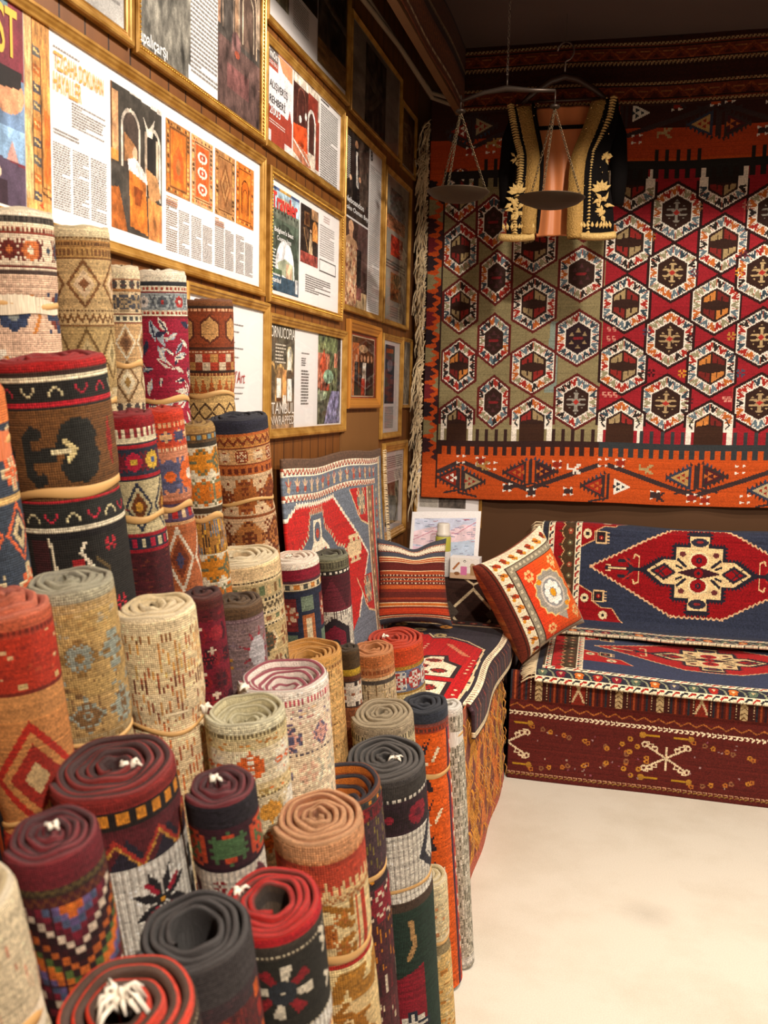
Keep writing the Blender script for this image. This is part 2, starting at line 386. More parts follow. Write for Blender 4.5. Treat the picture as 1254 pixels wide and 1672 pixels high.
# ================================================================== framed pages
QL = Matrix(((0, 0, 1), (1, 0, 0), (0, 1, 0))).to_quaternion()
QB = Matrix(((1, 0, 0), (0, 0, -1), (0, 1, 0))).to_quaternion()
PROF = [(0, 0), (0, .016), (.004, .021), (.012, .022), (.016, .018), (.022, .0165), (.028, .012), (.032, .011), (.034, .0125), (.037, .011), (.037, .003)]
def moulding(w, h, wd, dp, prof=PROF):
    V = []; F = []
    ex = max(p[0] for p in prof); ez = max(p[1] for p in prof)
    for (i, z) in prof:
        i = i / ex * wd; z = z / ez * dp
        V += [(i, i, z), (w - i, i, z), (w - i, h - i, z), (i, h - i, z)]
    for k in range(len(prof) - 1):
        for j in range(4): F.append((k * 4 + j, k * 4 + (j + 1) % 4, k * 4 + 4 + (j + 1) % 4, k * 4 + 4 + j))
    return V, F
class Frame:
    def __init__(s, label, a0, z0, a1, z1, wd=.03, dp=.024, wall='L', off=.002, bead=False, paper=None, gold=None, cat='picture frame'):
        wd *= .85; dp *= .6
        s.a0, s.z0 = a0, z0; s.w, s.h = a1 - a0, z1 - z0; s.wd = wd; s.dp = dp
        loc = (off, a0, z0) if wall == 'L' else (a0, YB - off, z0)
        s.o = empty('picture_frame', loc, label, cat, 'framed press pages', QL if wall == 'L' else QB)
        v, f = moulding(s.w, s.h, wd, dp); obj('frame', v, f, gold or M['gold'], s.o)
        if bead:
            m = MB(); r = .0032; n1 = int(s.w / .011); n2 = int(s.h / .011); d = wd * .62; z = dp * .8
            for k in range(n1):
                x = d + (s.w - 2 * d) * k / n1
                for y in (d, s.h - d): m.ball((x, y, z), r, 5, 3, (1.5, 1, .9))
            for k in range(n2):
                y = d + (s.h - 2 * d) * k / n2
                for x in (d, s.w - d): m.ball((x, y, z), r, 5, 3, (1, 1.5, .9))
            m.build('beading', M['goldbead'], s.o, True)
        e = wd * .85
        MB().box((e, e, .0005), (s.w - e, s.h - e, .002)).build('paper', paper or M['paper'], s.o)
        MB().quad(e, e, s.w - e, s.h - e, dp * .35).build('glass', M['glass'], s.o)
        s.ink = {}
    def photo(s, a0, z0, a1, z1, paint, cell=.0028, name='printed_photo', zz=.0028, seed=0, bg='#333333', amp=.05):
        lo, hi = s.wd * .88, (s.w - s.wd * .88, s.h - s.wd * .88)
        w, h = a1 - a0, z1 - z0
        c = Cv(w, h, cell, bg); paint(c, w, h)
        # crop what the moulding hides
        i0 = max(0, int(math.ceil((lo - (a0 - s.a0)) / w * c.nx))); i1 = c.nx - max(0, int(math.ceil(((a1 - s.a0) - hi[0]) / w * c.nx)))
        j0 = max(0, int(math.ceil(((z1 - s.z0) - hi[1]) / h * c.ny))); j1 = c.ny - max(0, int(math.ceil((lo - (z0 - s.z0)) / h * c.ny)))
        d = Cv(w * (i1 - i0) / c.nx, h * (j1 - j0) / c.ny, cell, bg); d.a = c.a[j0:j1, i0:i1]; d.ny, d.nx = d.a.shape[:2]
        x0 = a0 - s.a0 + w * i0 / c.nx; y1 = z1 - s.z0 - h * j0 / c.ny
        return sheet(name, d, lambda U, V: (x0 + U, y1 - V, 0 * U + zz), M['print'], s.o, seed, amp, streak=0)
    def lines(s, a0, z0, a1, z1, n, col='#5a5654', fill=.5, seed=0, word=.007, name='printed_text', rag=.0):
        g = random.Random(seed); m = MB(); dz = (z1 - z0) / n
        for k in range(n):
            y = z1 - s.z0 - (k + 1) * dz; x = a0 - s.a0; xe = a1 - s.a0 - g.random() * rag * (a1 - a0)
            if g.random() < .06: xe = x + (xe - x) * g.uniform(.3, .8)
            while x < xe - .002:
                L = min(word * g.uniform(.4, 1.7), xe - x); m.quad(x, y, x + L, y + dz * fill, .0034); x += L + word * .28
        m.build(name, ink(col), s.o)
    def text(s, t, a0, z0, a1, z1, col='#222222', name='headline', zz=.0042, bold=0.0, shear=0.):
        o = text_mesh(t, a1 - a0, z1 - z0, ink(col), bold, shear)
        o.name = name; o.data.name = name; o.parent = s.o; o.location = (a0 - s.a0, z0 - s.z0, zz); return o
    def rule(s, a0, z0, a1, z1, col, name='printed_block', zz=.003):
        return MB().quad(a0 - s.a0, z0 - s.z0, a1 - s.a0, z1 - s.z0, zz).build(name, ink(col), s.o)
INK = {}
def ink(c):
    if c not in INK: INK[c] = plain('printing_ink', c, .65, noise=.04)
    return INK[c]
def text_mesh(t, w, h, mat, bold=0., shear=0.):
    cu = bpy.data.curves.new('lettering', 'FONT'); cu.body = t; cu.size = 1; cu.offset = bold; cu.shear = shear; cu.resolution_u = 3; cu.space_line = .85
    to = bpy.data.objects.new('lettering', cu); COL.objects.link(to)
    dg = bpy.context.evaluated_depsgraph_get(); dg.update()
    me = bpy.data.meshes.new_from_object(to.evaluated_get(dg))
    bpy.data.objects.remove(to); bpy.data.curves.remove(cu)
    n = len(me.vertices); co = np.empty(n * 3, np.float32); me.vertices.foreach_get('co', co); co = co.reshape(-1, 3)
    mn, mx = co.min(0), co.max(0); co[:, 0] = (co[:, 0] - mn[0]) / (mx[0] - mn[0]) * w; co[:, 1] = (co[:, 1] - mn[1]) / (mx[1] - mn[1]) * h; co[:, 2] = 0
    me.vertices.foreach_set('co', co.ravel()); me.materials.clear(); me.materials.append(mat); me.update()
    o = bpy.data.objects.new('headline', me); COL.objects.link(o); return o

# ---- printed pictures
def cloud(c, amp, k=9, seed=0, tint=(1, 1, 1)):
    """mottled tone of a printed photograph"""
    g = np.random.default_rng(seed); t = 0
    for f, a in ((k, 1), (k * 2, .6), (k * 4, .4)):
        r = g.normal(0, 1, (f + 2, f + 2)); y = np.linspace(0, f, c.ny); x = np.linspace(0, f, c.nx)
        y0 = y.astype(int); x0 = x.astype(int); fy = (y - y0)[:, None]; fx = (x - x0)[None]
        t = t + a * (r[y0][:, x0] * (1 - fy) * (1 - fx) + r[y0 + 1][:, x0] * fy * (1 - fx) + r[y0][:, x0 + 1] * (1 - fy) * fx + r[y0 + 1][:, x0 + 1] * fy * fx)
    c.a *= 1 + amp * t[..., None] * np.array(tint); c.a[:] = np.clip(c.a, .01, 1)
def arch(c, x, y, w, h, col, wd=0, fill=None):
    n = 10; p = [(x, y + h), (x, y + w * .6)] + [(x + w / 2 - w / 2 * math.cos(PI * k / n), y + w * .6 - w * .6 * math.sin(PI * k / n) ** .8) for k in range(n + 1)] + [(x + w, y + h)]
    if fill: c.poly(p, fill)
    if wd: c.line(p, wd, col)
def carpet_pic(fieldc, borderc, med, seed=0, style=0):
    def f(c, w, h):
        c.rect(0, 0, w, h, borderc); g = random.Random(seed)
        for k in range(int(h / .011)):
            for x in (.09, .91): c.ell(w * x, .006 + k * .011, w * .05, .004, g.choice([fieldc, '#5a3a20', '#d8a860']))
        for k in range(int(w / .011)):
            for y in (.05, .95): c.ell(.006 + k * .011, h * y, .004, h * .025, g.choice([fieldc, '#5a3a20', '#d8a860']))
        c.loop([(w * .16, h * .09), (w * .84, h * .09), (w * .84, h * .91), (w * .16, h * .91)], .003, '#6a3a1a')
        c.rect(w * .2, h * .12, w * .8, h * .88, fieldc)
        if style == 0:
            c.poly([(w * .5, h * .3), (w * .72, h * .48), (w * .72, h * .8), (w * .28, h * .8), (w * .28, h * .48)], med); c.ell(w * .5, h * .6, w * .1, h * .12, borderc)
        elif style == 1:
            for y in (.28, .5, .74): c.ell(w * .5, h * y, w * .22, h * .085, '#f0e6d6'); c.ell(w * .5, h * y, w * .14, h * .05, med); c.ell(w * .5, h * y, w * .05, h * .02, '#f0e6d6')
        elif style == 2:
            for q, cc in ((.36, med), (.27, borderc), (.18, med), (.09, borderc)): c.poly([(w * .5, h * (.5 - q)), (w * (.5 + q * .8), h * .5), (w * .5, h * (.5 + q)), (w * (.5 - q * .8), h * .5)], cc)
        else:
            arch(c, w * .3, h * .25, w * .4, h * .55, '#5a3010', .004, med); arch(c, w * .38, h * .4, w * .24, h * .4, '#5a3010', .003, fieldc)
        cloud(c, .1, 8, seed)
    return f
def shop_pic(c, w, h):
    c.rect(0, 0, w, h, '#3f3a34'); c.poly([(0, 0), (w * .25, 0), (w * .72, h * .02), (w, h * .04), (w, 0)], '#e2d8ce')
    c.rect(w * .02, h * .05, w * .13, h * .5, '#b98e66'); c.rect(0, 0, w * .02, h, '#5a3a20')
    arch(c, w * .2, h * .13, w * .34, h * .5, '#c9bdae', w * .035, '#4a3d36')
    arch(c, w * .66, h * .18, w * .3, h * .5, '#cfc4b4', w * .04, '#23201e'); c.rect(w * .64, h * .22, w * .69, h * .52, '#b9a692'); c.rect(w * .88, h * .25, w * .92, h * .55, '#bfb09a')
    c.poly([(w * .6, h * .1), (w * .72, h * .2), (w * .85, h * .1), (w * .8, h * .25), (w * .7, h * .25)], '#d6cdbf')
    c.poly([(w * .0, h * .45), (w * .14, h * .45), (w * .14, h * .53), (0, h * .53)], '#d2954a'); c.poly([(w * .25, h * .3), (w * .45, h * .36), (w * .5, h * .5), (w * .25, h * .5)], '#a8764a')
    c.rect(0, h * .55, w * .4, h, '#45403a')
    c.ell(w * .45, h * .42, w * .05, h * .05, '#d9a98a'); c.poly([(w * .3, h * .48), (w * .45, h * .45), (w * .6, h * .5), (w * .72, h * .6), (w * .6, h * .62), (w * .33, h * .56)], '#e9dcd8')
    c.poly([(w * .33, h * .55), (w * .66, h * .6), (w * .7, h * .98), (w * .35, h * .95)], '#c4722c'); c.poly([(w * .42, h * .65), (w * .6, h * .66), (w * .55, h * .78), (w * .45, h * .78)], '#8a4418')
    c.poly([(w * .66, h * .48), (w * .9, h * .52), (w * .98, h * .66), (w * .74, h * .74)], '#b98a5c'); c.poly([(w * .7, h * .7), (w, h * .72), (w, h), (w * .72, h)], '#c9854a')
    c.poly([(0, h * .72), (w * .14, h * .7), (w * .3, h), (0, h)], '#a8602a'); cloud(c, .14, 14, 3)
def grey_pic(base, k=12, amp=.25, seed=0):
    def f(c, w, h): c.rect(0, 0, w, h, base); cloud(c, amp, k, seed)
    return f
def vault_pic(c, w, h):
    c.rect(0, 0, w, h, '#4a4440'); c.rect(0, h * .6, w, h, '#5d4844')
    c.rect(w * .34, 0, w * .5, h * .36, '#b5a08c'); arch(c, w * .46, h * .17, w * .42, h * .4, '#b9a48e', w * .03, '#54463f'); arch(c, w * .55, h * .25, w * .26, h * .3, '#c9b8a0', w * .02, '#5f4d44')
    c.rect(w * .36, h * .3, w * .45, h * .55, '#a8876c'); c.rect(0, h * .15, w * .06, h * .55, '#a07c66'); c.rect(w * .88, h * .05, w * .96, h * .5, '#9c8a78'); arch(c, w * .1, h * .2, w * .24, h * .35, '#8d7a6a', w * .02)
    c.ell(w * .4, h * .58, w * .1, h * .06, '#7a5a58'); c.ell(w * .42, h * .64, w * .06, h * .02, '#b05a44'); c.rect(w * .2, h * .72, w * .7, h * .85, '#6e4a48'); cloud(c, .2, 16, 5)
def city_cover(c, w, h):
    c.rect(0, 0, w, h, '#7a2f3c'); c.rect(w * .2, h * .0, w * .8, h * .06, '#5d7480')
    c.rect(0, h * .32, w * .5, h * .62, '#3a3d44'); c.rect(0, h * .3, w * .2, h * .5, '#b9c6cf'); c.ell(w * .15, h * .42, w * .13, h * .05, '#c99878'); c.rect(w * .38, h * .32, w * .5, h * .55, '#c9d4d8')
    c.poly([(w * .5, h * .34), (w, h * .38), (w, h * .68), (w * .5, h * .62)], '#6d86a6'); c.ell(w * .76, h * .46, w * .24, h * .1, '#c8906c'); c.poly([(w * .5, h * .34), (w * .98, h * .34), (w * .95, h * .42), (w * .6, h * .45), (w * .5, h * .5)], '#221c1c')
    c.rect(w * .5, h * .62, w, h * .78, '#8fb0d2'); c.poly([(w * .75, h * .78), (w * .83, h * .68), (w * .91, h * .78)], '#c99a90')
    c.rect(0, h * .62, w * .5, h * .78, '#d69a3c'); c.ell(w * .2, h * .72, w * .18, h * .05, '#ecd078'); c.rect(0, h * .78, w * .45, h, '#6a2430')
    c.poly([(w * .5, h * .76), (w, h * .8), (w, h), (w * .5, h)], '#56465a'); c.ell(w * .5, h * .85, w * .18, h * .05, '#e0c8ae'); c.rect(w * .15, h * .88, w * .75, h, '#3c2834'); cloud(c, .1, 10, 8)
def carpet_page(c, w, h):
    c.rect(0, 0, w, h, '#c08a4c'); c.rect(0, 0, w * .3, h, '#d2ac78')
    for k in range(9):
        y = h * (.16 + k * .09); c.poly([(w * .32, y), (w * .6, y + h * .01), (w * .6, y + h * .055), (w * .32, y + h * .05)], ['#5a5a58', '#b8672c', '#4a4a50'][k % 3]); c.line([(w * .38, y + h * .02), (w * .55, y + h * .035)], .004, '#d9b070')
    c.line([(w * .3, 0), (w * .3, h)], .004, '#6a4a2c'); c.line([(w * .63, h * .2), (w * .63, h * .88), (w, h * .9)], .004, '#5a3a20'); c.line([(w * .66, h * .42), (w * .66, h * .85), (w, h * .86)], .003, '#8a5a2a')
    c.poly([(w * .76, h * .45), (w, h * .48), (w, h * .84), (w * .72, h * .82)], '#e8702c'); c.rect(0, h * .93, w, h, '#cfa060'); c.poly([(w * .5, h * .95), (w * .62, h * .93), (w * .7, h * .97)], '#c04a24'); cloud(c, .15, 16, 4)
def guide_cover(c, w, h):
    c.rect(0, 0, w, h, '#e6e2e6'); c.poly([(0, h * .6), (w * .82, h * .62), (w * .9, h * .5), (w * .97, h * .62), (w, h * .62), (w, h), (0, h)], '#a34434'); c.poly([(w * .4, h * .02), (w, h * .02), (w, h * .2), (w * .6, h * .16)], '#e0966e')
    c.rect(0, 0, w * .42, h * .13, '#6e6664'); c.rect(0, h * .13, w * .42, h * .21, '#a8503c'); c.rect(w * .7, h * .9, w, h, '#e9dede'); c.rect(0, h * .86, w * .16, h, '#d9d6da'); cloud(c, .04, 12, 2)
def bazaar_pic(c, w, h):
    c.rect(0, 0, w, h, '#d8cdbf'); c.rect(0, h * .12, w * .55, h * .7, '#4e2a24'); arch(c, w * .15, h * .14, w * .3, h * .35, '#7a4a3c', .006)
    c.rect(w * .55, h * .1, w * .95, h * .4, '#8e3a2c'); arch(c, w * .56, h * .3, w * .26, h * .5, '#ece4dc', .012, '#4a2a24'); c.rect(w * .86, h * .35, w, h * .95, '#8a3a2a')
    c.poly([(0, h * .6), (w * .5, h * .55), (w * .55, h * .85), (0, h * .78)], '#d4572c'); c.ell(w * .25, h * .5, .012, .012, '#f0e8e0'); c.ell(w * .46, h * .42, .01, .012, '#f0e8e0'); c.poly([(0, h * .78), (w * .5, h * .85), (w * .7, h * .98), (w * .4, h), (0, h * .92)], '#b9785a'); c.line([(0, h * .78), (w * .6, h * .96)], .006, '#eadfd6'); cloud(c, .14, 14, 9)
def bridge_cover(c, w, h):
    c.rect(0, 0, w, h, '#5c6a5c'); c.rect(0, 0, w, h * .03, '#4a5a86'); c.rect(w * .3, 0, w * .7, h * .05, '#b08a4a'); c.rect(0, h * .03, w, h * .23, '#a9c4d6'); c.rect(w * .3, h * .08, w * .75, h * .2, '#c9c0a6'); c.rect(0, h * .2, w, h * .3, '#70776a')
    for k in range(9): c.rect(w * (.03 + k * .11), h * .22, w * (.08 + k * .11), h * .245, '#3c4038')
    arch(c, 0, h * .32, w * .98, h * .5, '#454d42', .0, '#414a40'); arch(c, w * .18, h * .48, w * .66, h * .38, '#ffffff', 0, '#e9e8ec')
    c.poly([(w * .25, h * .72), (w * .5, h * .66), (w * .78, h * .7), (w * .82, h * .86), (w * .3, h * .82)], '#9aa08a'); c.rect(w * .55, h * .7, w * .75, h * .85, '#c9a88c'); c.rect(0, h * .78, w * .4, h * .88, '#4e6048'); c.rect(0, h * .85, w, h, '#41586a'); c.rect(w * .87, h * .83, w * .97, h * .97, '#dcdcdc'); cloud(c, .16, 14, 6)
def hall_pic(c, w, h):
    c.rect(0, 0, w, h, '#2e241f'); c.rect(w * .2, h * .1, w * .5, h * .35, '#7a5434'); c.rect(w * .26, h * .14, w * .44, h * .32, '#4a2c1c'); arch(c, w * .66, h * .2, w * .3, h * .35, '#a06a34', .004, '#c98a4a'); c.rect(w * .6, 0, w, h * .18, '#a07c5a')
    c.ell(w * .3, h * .48, w * .14, h * .12, '#5e4636'); c.poly([(w * .45, h * .8), (w * .52, h * .45), (w * .62, h * .45), (w * .7, h * .82)], '#cbb08e'); c.ell(w * .57, h * .4, w * .05, h * .03, '#d9b394'); c.line([(w * .18, h * .4), (w * .4, h * .75)], .005, '#b08a5a'); c.rect(0, h * .8, w, h, '#9a4a40'); cloud(c, .2, 14, 3)
def palace_cover(c, w, h):
    c.rect(0, 0, w, h, '#6a5c48'); c.rect(0, 0, w, h * .34, '#5a5244')
    for k in range(4): c.rect(w * (.02 + k * .1), h * .1, w * (.05 + k * .1), h * .4, '#4a4236')
    arch(c, w * .25, h * .38, w * .36, h * .4, '#c9a468', .01, '#8a6c48'); arch(c, -w * .1, h * .36, w * .36, h * .4, '#b08c58', .01, '#66543e'); arch(c, w * .7, h * .2, w * .2, h * .22, '#d9c9a0', .007, '#efe9da'); c.rect(w * .3, h * .5, w * .46, h * .68, '#f4efe2'); c.rect(w * .52, h * .42, w * .68, h * .75, '#d49a5e'); c.rect(w * .72, h * .5, w * .9, h * .72, '#f6f2ea'); c.rect(w * .7, h * .44, w, h * .5, '#5a4a38'); c.rect(0, h * .72, w, h, '#77624a'); c.poly([(w * .5, h * .8), (w * .55, h * .66), (w * .66, h * .66), (w * .68, h * .8)], '#f0e6da'); c.rect(w * .3, h * .68, w * .5, h * .72, '#5e3a22'); c.rect(0, h * .93, w, h, '#a3876c'); cloud(c, .2, 16, 12)
def street_pic(c, w, h):
    c.rect(0, 0, w, h, '#6a6e50'); c.rect(0, 0, w * .8, h * .32, '#77805a'); c.rect(0, h * .2, w * .5, h * .6, '#b5745c'); c.poly([(w * .05, h * .35), (w * .25, h * .15), (w * .4, h * .4), (w * .3, h * .5)], '#c8583c'); c.rect(w * .7, h * .18, w * .85, h * .35, '#cf8468'); c.rect(w * .86, h * .0, w, h * .7, '#3e3830'); c.ell(w * .45, h * .46, w * .22, h * .08, '#8fae94'); c.ell(w * .2, h * .68, w * .2, h * .09, '#8d9a80'); c.rect(w * .1, h * .54, w * .5, h * .62, '#8a3e2c')
    c.poly([(w * .6, h * .62), (w * .95, h * .62), (w, h), (w * .25, h)], '#8a86a8'); c.poly([(0, h * .75), (w * .5, h * .7), (w * .3, h), (0, h)], '#5a5a48'); cloud(c, .28, 20, 7)
def gown_top(c, w, h):
    c.rect(0, 0, w, h, '#332a26'); c.rect(w * .55, 0, w, h, '#4e4038'); c.poly([(w * .35, h * .25), (w * .44, h * .12), (w * .56, h * .25), (w * .62, h * .9), (w * .3, h * .9)], '#1c1818'); c.ell(w * .45, h * .12, w * .06, h * .045, '#d4a078'); c.poly([(w * .43, h * .2), (w * .5, h * .2), (w * .55, h * .62), (w * .46, h * .6)], '#e2d8ce'); c.line([(w * .5, h * .25), (w * .52, h * .58)], .008, '#2a2a2a'); c.ell(w * .22, h * .55, w * .05, h * .03, '#d8a888'); c.ell(w * .6, h * .5, w * .05, h * .03, '#c99878'); c.rect(0, h * .8, w, h, '#3a302b'); cloud(c, .25, 14, 2)
def gown_bottom(c, w, h):
    c.rect(0, 0, w, h, '#4a3630'); c.rect(w * .55, 0, w, h * .7, '#5c4440'); c.poly([(0, h * .25), (w * .2, h * .18), (w * .5, h * .22), (w * .6, h * .35), (w * .52, h), (0, h)], '#c29a76'); c.ell(w * .28, h * .08, w * .1, h * .07, '#d9ac86'); c.rect(w * .22, h * .12, w * .34, h * .2, '#d4a580')
    g = random.Random(4)
    for k in range(240): c.ell(g.uniform(0, w * .52), g.uniform(h * .3, h), .007, .007, g.choice(['#8a4a3c', '#e2c8a8', '#a8765a', '#d9b48c']))
    c.rect(w * .54, h * .3, w * .72, h * .72, '#2a2422'); c.rect(w * .55, h * .78, w, h, '#b9a07c'); c.rect(w * .54, h * .74, w * .75, h * .88, '#7a4a44'); cloud(c, .14, 14, 3)
def group_pic(c, w, h):
    c.rect(0, 0, w, h, '#5e3a24'); c.rect(0, h * .1, w * .3, h, '#b3683a')
    for x, cc in ((.2, '#241c1c'), (.42, '#2a2020'), (.56, '#e2d6c6'), (.72, '#2a2222'), (.88, '#3a2a22')): c.poly([(w * (x - .1), h), (w * (x - .08), h * .42), (w * (x + .08), h * .42), (w * (x + .1), h)], cc); c.ell(w * x, h * .35, w * .05, h * .06, '#c99672')
    c.rect(w * .42, h * .7, w * .6, h, '#a8361f'); c.ell(w * .5, h * .18, w * .2, h * .07, '#c9a47c'); cloud(c, .2, 12, 6)
def map_pic(c, w, h):
    c.rect(0, 0, w, h, '#cfd6ee'); c.poly([(0, h * .3), (w * .3, h * .2), (w * .5, h * .35), (w * .8, h * .15), (w, h * .2), (w, h * .6), (w * .6, h * .55), (w * .4, h * .7), (0, h * .6)], '#ecd2dc'); c.poly([(w * .5, h * .6), (w, h * .5), (w, h), (w * .45, h)], '#bfcfe6'); c.poly([(0, h * .65), (w * .4, h * .7), (w * .3, h), (0, h)], '#e6c6dc')
    g = random.Random(3)
    for k in range(70): x, y = g.uniform(0, w), g.uniform(0, h); c.line([(x, y), (x + g.uniform(.006, .03), y + g.uniform(-.003, .003))], .0025, g.choice(['#7a6a9a', '#b05a6a', '#5a7a9a', '#8a8aa8']))
    c.line([(0, h * .5), (w * .3, h * .3), (w * .7, h * .36), (w, h * .1)], .004, '#c98aa0'); cloud(c, .05, 9, 1)

# ---- the frames on the left wall
f = Frame('widest gilt frame, magazine pages with orange headline and four small carpet photos', 1.34, 1.888, 2.755, 2.289, .03, .026)
f.photo(1.37, 1.92, 1.587, 2.275, city_cover, name='magazine_cover'); f.text('ARTIST', 1.385, 2.172, 1.568, 2.255, '#d9b24a', bold=.012)
f.photo(1.589, 1.92, 1.668, 2.275, carpet_page, name='carpet_page')
f.text('TEZGAHA DOKUNAN', 1.68, 2.197, 1.858, 2.23, '#d99a4a', bold=.02); f.text('HAYALLER', 1.678, 2.158, 1.775, 2.193, '#d99a4a', bold=.02)
f.lines(1.68, 2.236, 1.77, 2.243, 1, '#8a8480'); f.lines(1.741, 2.108, 1.866, 2.156, 9, '#837d7b', .5, 1, .006, rag=.1); f.lines(1.676, 2.081, 1.765, 2.093, 2, '#7a7472', .5, 2, .004)
f.lines(1.675, 1.944, 1.734, 2.068, 27, '#8f8a88', .45, 3, .006); f.lines(1.742, 1.944, 1.8, 2.068, 27, '#8f8a88', .45, 4, .006); f.lines(1.808, 1.944, 1.868, 2.068, 27, '#8f8a88', .45, 5, .006)
f.photo(1.887, 1.944, 2.115, 2.24, shop_pic)
for k, (a0, a1, fc, bc, md, st) in enumerate([(2.136, 2.265, '#e07a30', '#a8703a', '#e8622c', 0), (2.272, 2.4, '#d8622e', '#d9a878', '#c94c24', 1), (2.414, 2.545, '#a8764a', '#b98a58', '#8a5a34', 2), (2.554, 2.682, '#e08030', '#d9792e', '#c96a24', 3)]):
    f.photo(a0, 2.068, a1, 2.234, carpet_pic(fc, bc, md, k, st), name='carpet_photo')
    for q in range(2): f.lines(a0 + q * .066, 1.935, a0 + q * .066 + .058, 2.052 - .012 * (q + k % 2), 22, '#96908e' if not (q == 0 and k == 0) else '#8a7a70', .5, 10 + k * 2 + q, .006)
    if k % 2 == 0: f.lines(a0, 2.04, a0 + .06, 2.062, 4, '#d98a5a', .5, 40 + k, .006)
f = Frame('beaded gilt frame, grey page reading Kapalıçarşı beside a vaulted arcade photo', 1.982, 2.325, 2.75, 2.83, .032, .026, bead=True)
f.photo(2.0, 2.34, 2.268, 2.81, grey_pic('#77746c', 14, .22, 3)); f.text('Kapalıçarşı', 1.99, 2.352, 2.143, 2.39, '#e6e6e8', bold=.02); f.lines(2.27, 2.38, 2.428, 2.8, 40, '#8c8886', .45, 7, .012); f.photo(2.43, 2.34, 2.73, 2.81, vault_pic); f.rule(2.255, 2.34, 2.27, 2.39, '#e0e0e2')
f = Frame('plain gilt frame with a pale grey page, at the top left of the wall', 1.36, 2.33, 1.972, 2.83, .03, .026)
f.photo(1.39, 2.36, 1.945, 2.8, grey_pic('#b9b7b4', 5, .1, 5)); f.lines(1.75, 2.4, 1.93, 2.47, 5, '#8a8684', .4, 3, .012)
f = Frame('gilt frame with a red and white shopping guide cover dated 2003', 2.754, 2.323, 3.553, 2.643, .03, .026)
f.photo(2.78, 2.345, 3.0, 2.62, guide_cover, name='magazine_cover'); f.text('ALIŞVERİŞ', 2.80, 2.5, 2.955, 2.535, '#3a3a3a', bold=.0); f.text('REHBERİ', 2.80, 2.463, 2.935, 2.492, '#3a3a3a'); f.text('2003', 2.80, 2.43, 2.892, 2.456, '#f0ecec', bold=.01); f.text('TimeOut', 2.785, 2.59, 2.86, 2.612, '#e8e4e2', bold=.02); f.text('istanbul', 2.788, 2.57, 2.862, 2.584, '#e8e4e2'); f.lines(2.80, 2.405, 2.935, 2.42, 2, '#e2cfc8', .45, 3, .01)
f.photo(3.012, 2.35, 3.275, 2.62, bazaar_pic); f.lines(3.29, 2.345, 3.49, 2.6, 32, '#8a8886', .45, 5, .01); f.lines(3.29, 2.606, 3.38, 2.613, 1, '#55504e', .8)
f = Frame('beaded gilt frame with a travel magazine cover of a stone bridge arch', 2.79, 1.878, 3.56, 2.278, .034, .028, bead=True)
f.photo(2.815, 1.92, 3.08, 2.23, bridge_cover, name='magazine_cover'); f.text('Traveler', 2.827, 2.165, 3.06, 2.215, '#d8443c', bold=.03); f.text("Belgium's best", 2.85, 2.093, 3.02, 2.112, '#f0f0f0', bold=.015); f.text('Country Inns', 2.872, 2.07, 3.0, 2.088, '#f0f0f0', bold=.01); f.text('istanbul', 2.825, 1.945, 2.91, 1.96, '#f0f0f0', bold=.02); f.lines(2.82, 1.99, 2.87, 2.05, 6, '#d8dcd8', .45, 3, .012); f.lines(2.83, 1.966, 2.905, 1.975, 1, '#e8e8e8', .6)
f.photo(3.095, 2.04, 3.28, 2.228, hall_pic); f.lines(3.3, 2.09, 3.47, 2.2, 14, '#b3afae', .4, 5, .01); f.lines(3.34, 2.21, 3.41, 2.235, 3, '#c9b3b0', .4); f.lines(3.15, 1.95, 3.43, 2.01, 8, '#7a7674', .45, 6, .012)
for q in ((3.3, 2.035, 3.492, 2.039), (3.3, 2.075, 3.492, 2.078), (3.3, 2.035, 3.303, 2.078), (3.489, 2.035, 3.492, 2.078)): f.rule(*q, '#5a5654')
f = Frame('broad gilt frame with the Istanbul unwrapped magazine cover and a street photo', 2.788, 1.463, 3.625, 1.848, .036, .03)
f.photo(2.815, 1.485, 3.05, 1.82, palace_cover, name='magazine_cover'); f.text('CORNUCOPIA', 2.8, 1.778, 3.046, 1.812, '#f2ece2', bold=.0); f.text('ISTANBUL', 2.8, 1.54, 3.048, 1.576, '#f4ece4'); f.text('UNWRAPPED', 2.8, 1.506, 3.048, 1.534, '#f4e6da'); f.lines(2.87, 1.7, 2.97, 1.765, 6, '#e0d6c4', .45, 3, .012, rag=.3)
f.photo(3.3, 1.499, 3.575, 1.817, street_pic); f.lines(3.12, 1.74, 3.2, 1.748, 1, '#8a8684', .5); f.lines(3.12, 1.7, 3.17, 1.73, 4, '#77726f', .5, 4, .012, rag=.2); f.lines(3.12, 1.57, 3.2, 1.69, 12, '#77726f', .5, 5, .012, rag=.2)
f = Frame('gilt frame with a mostly white letter reading d’Art, behind the rolled rugs', 2.215, 1.38, 2.782, 1.872, .032, .03, off=.006)
f.text("d’Art", 2.527, 1.63, 2.613, 1.664, '#b0403a', shear=.15); f.lines(2.4, 1.617, 2.61, 1.622, 1, '#a8a4a2', .6, 1, .004)
for k, z in enumerate((1.79, 1.77, 1.74, 1.725, 1.70, 1.685, 1.60, 1.585)): f.lines(2.36, z, 2.6 - .03 * (k % 3), z + .006, 1, '#8c8886', .55, k, .01)
f = Frame('gilt frame high on the wall with dark pictures around a white text block', 2.757, 2.675, 3.605, 3.08, .03, .026)
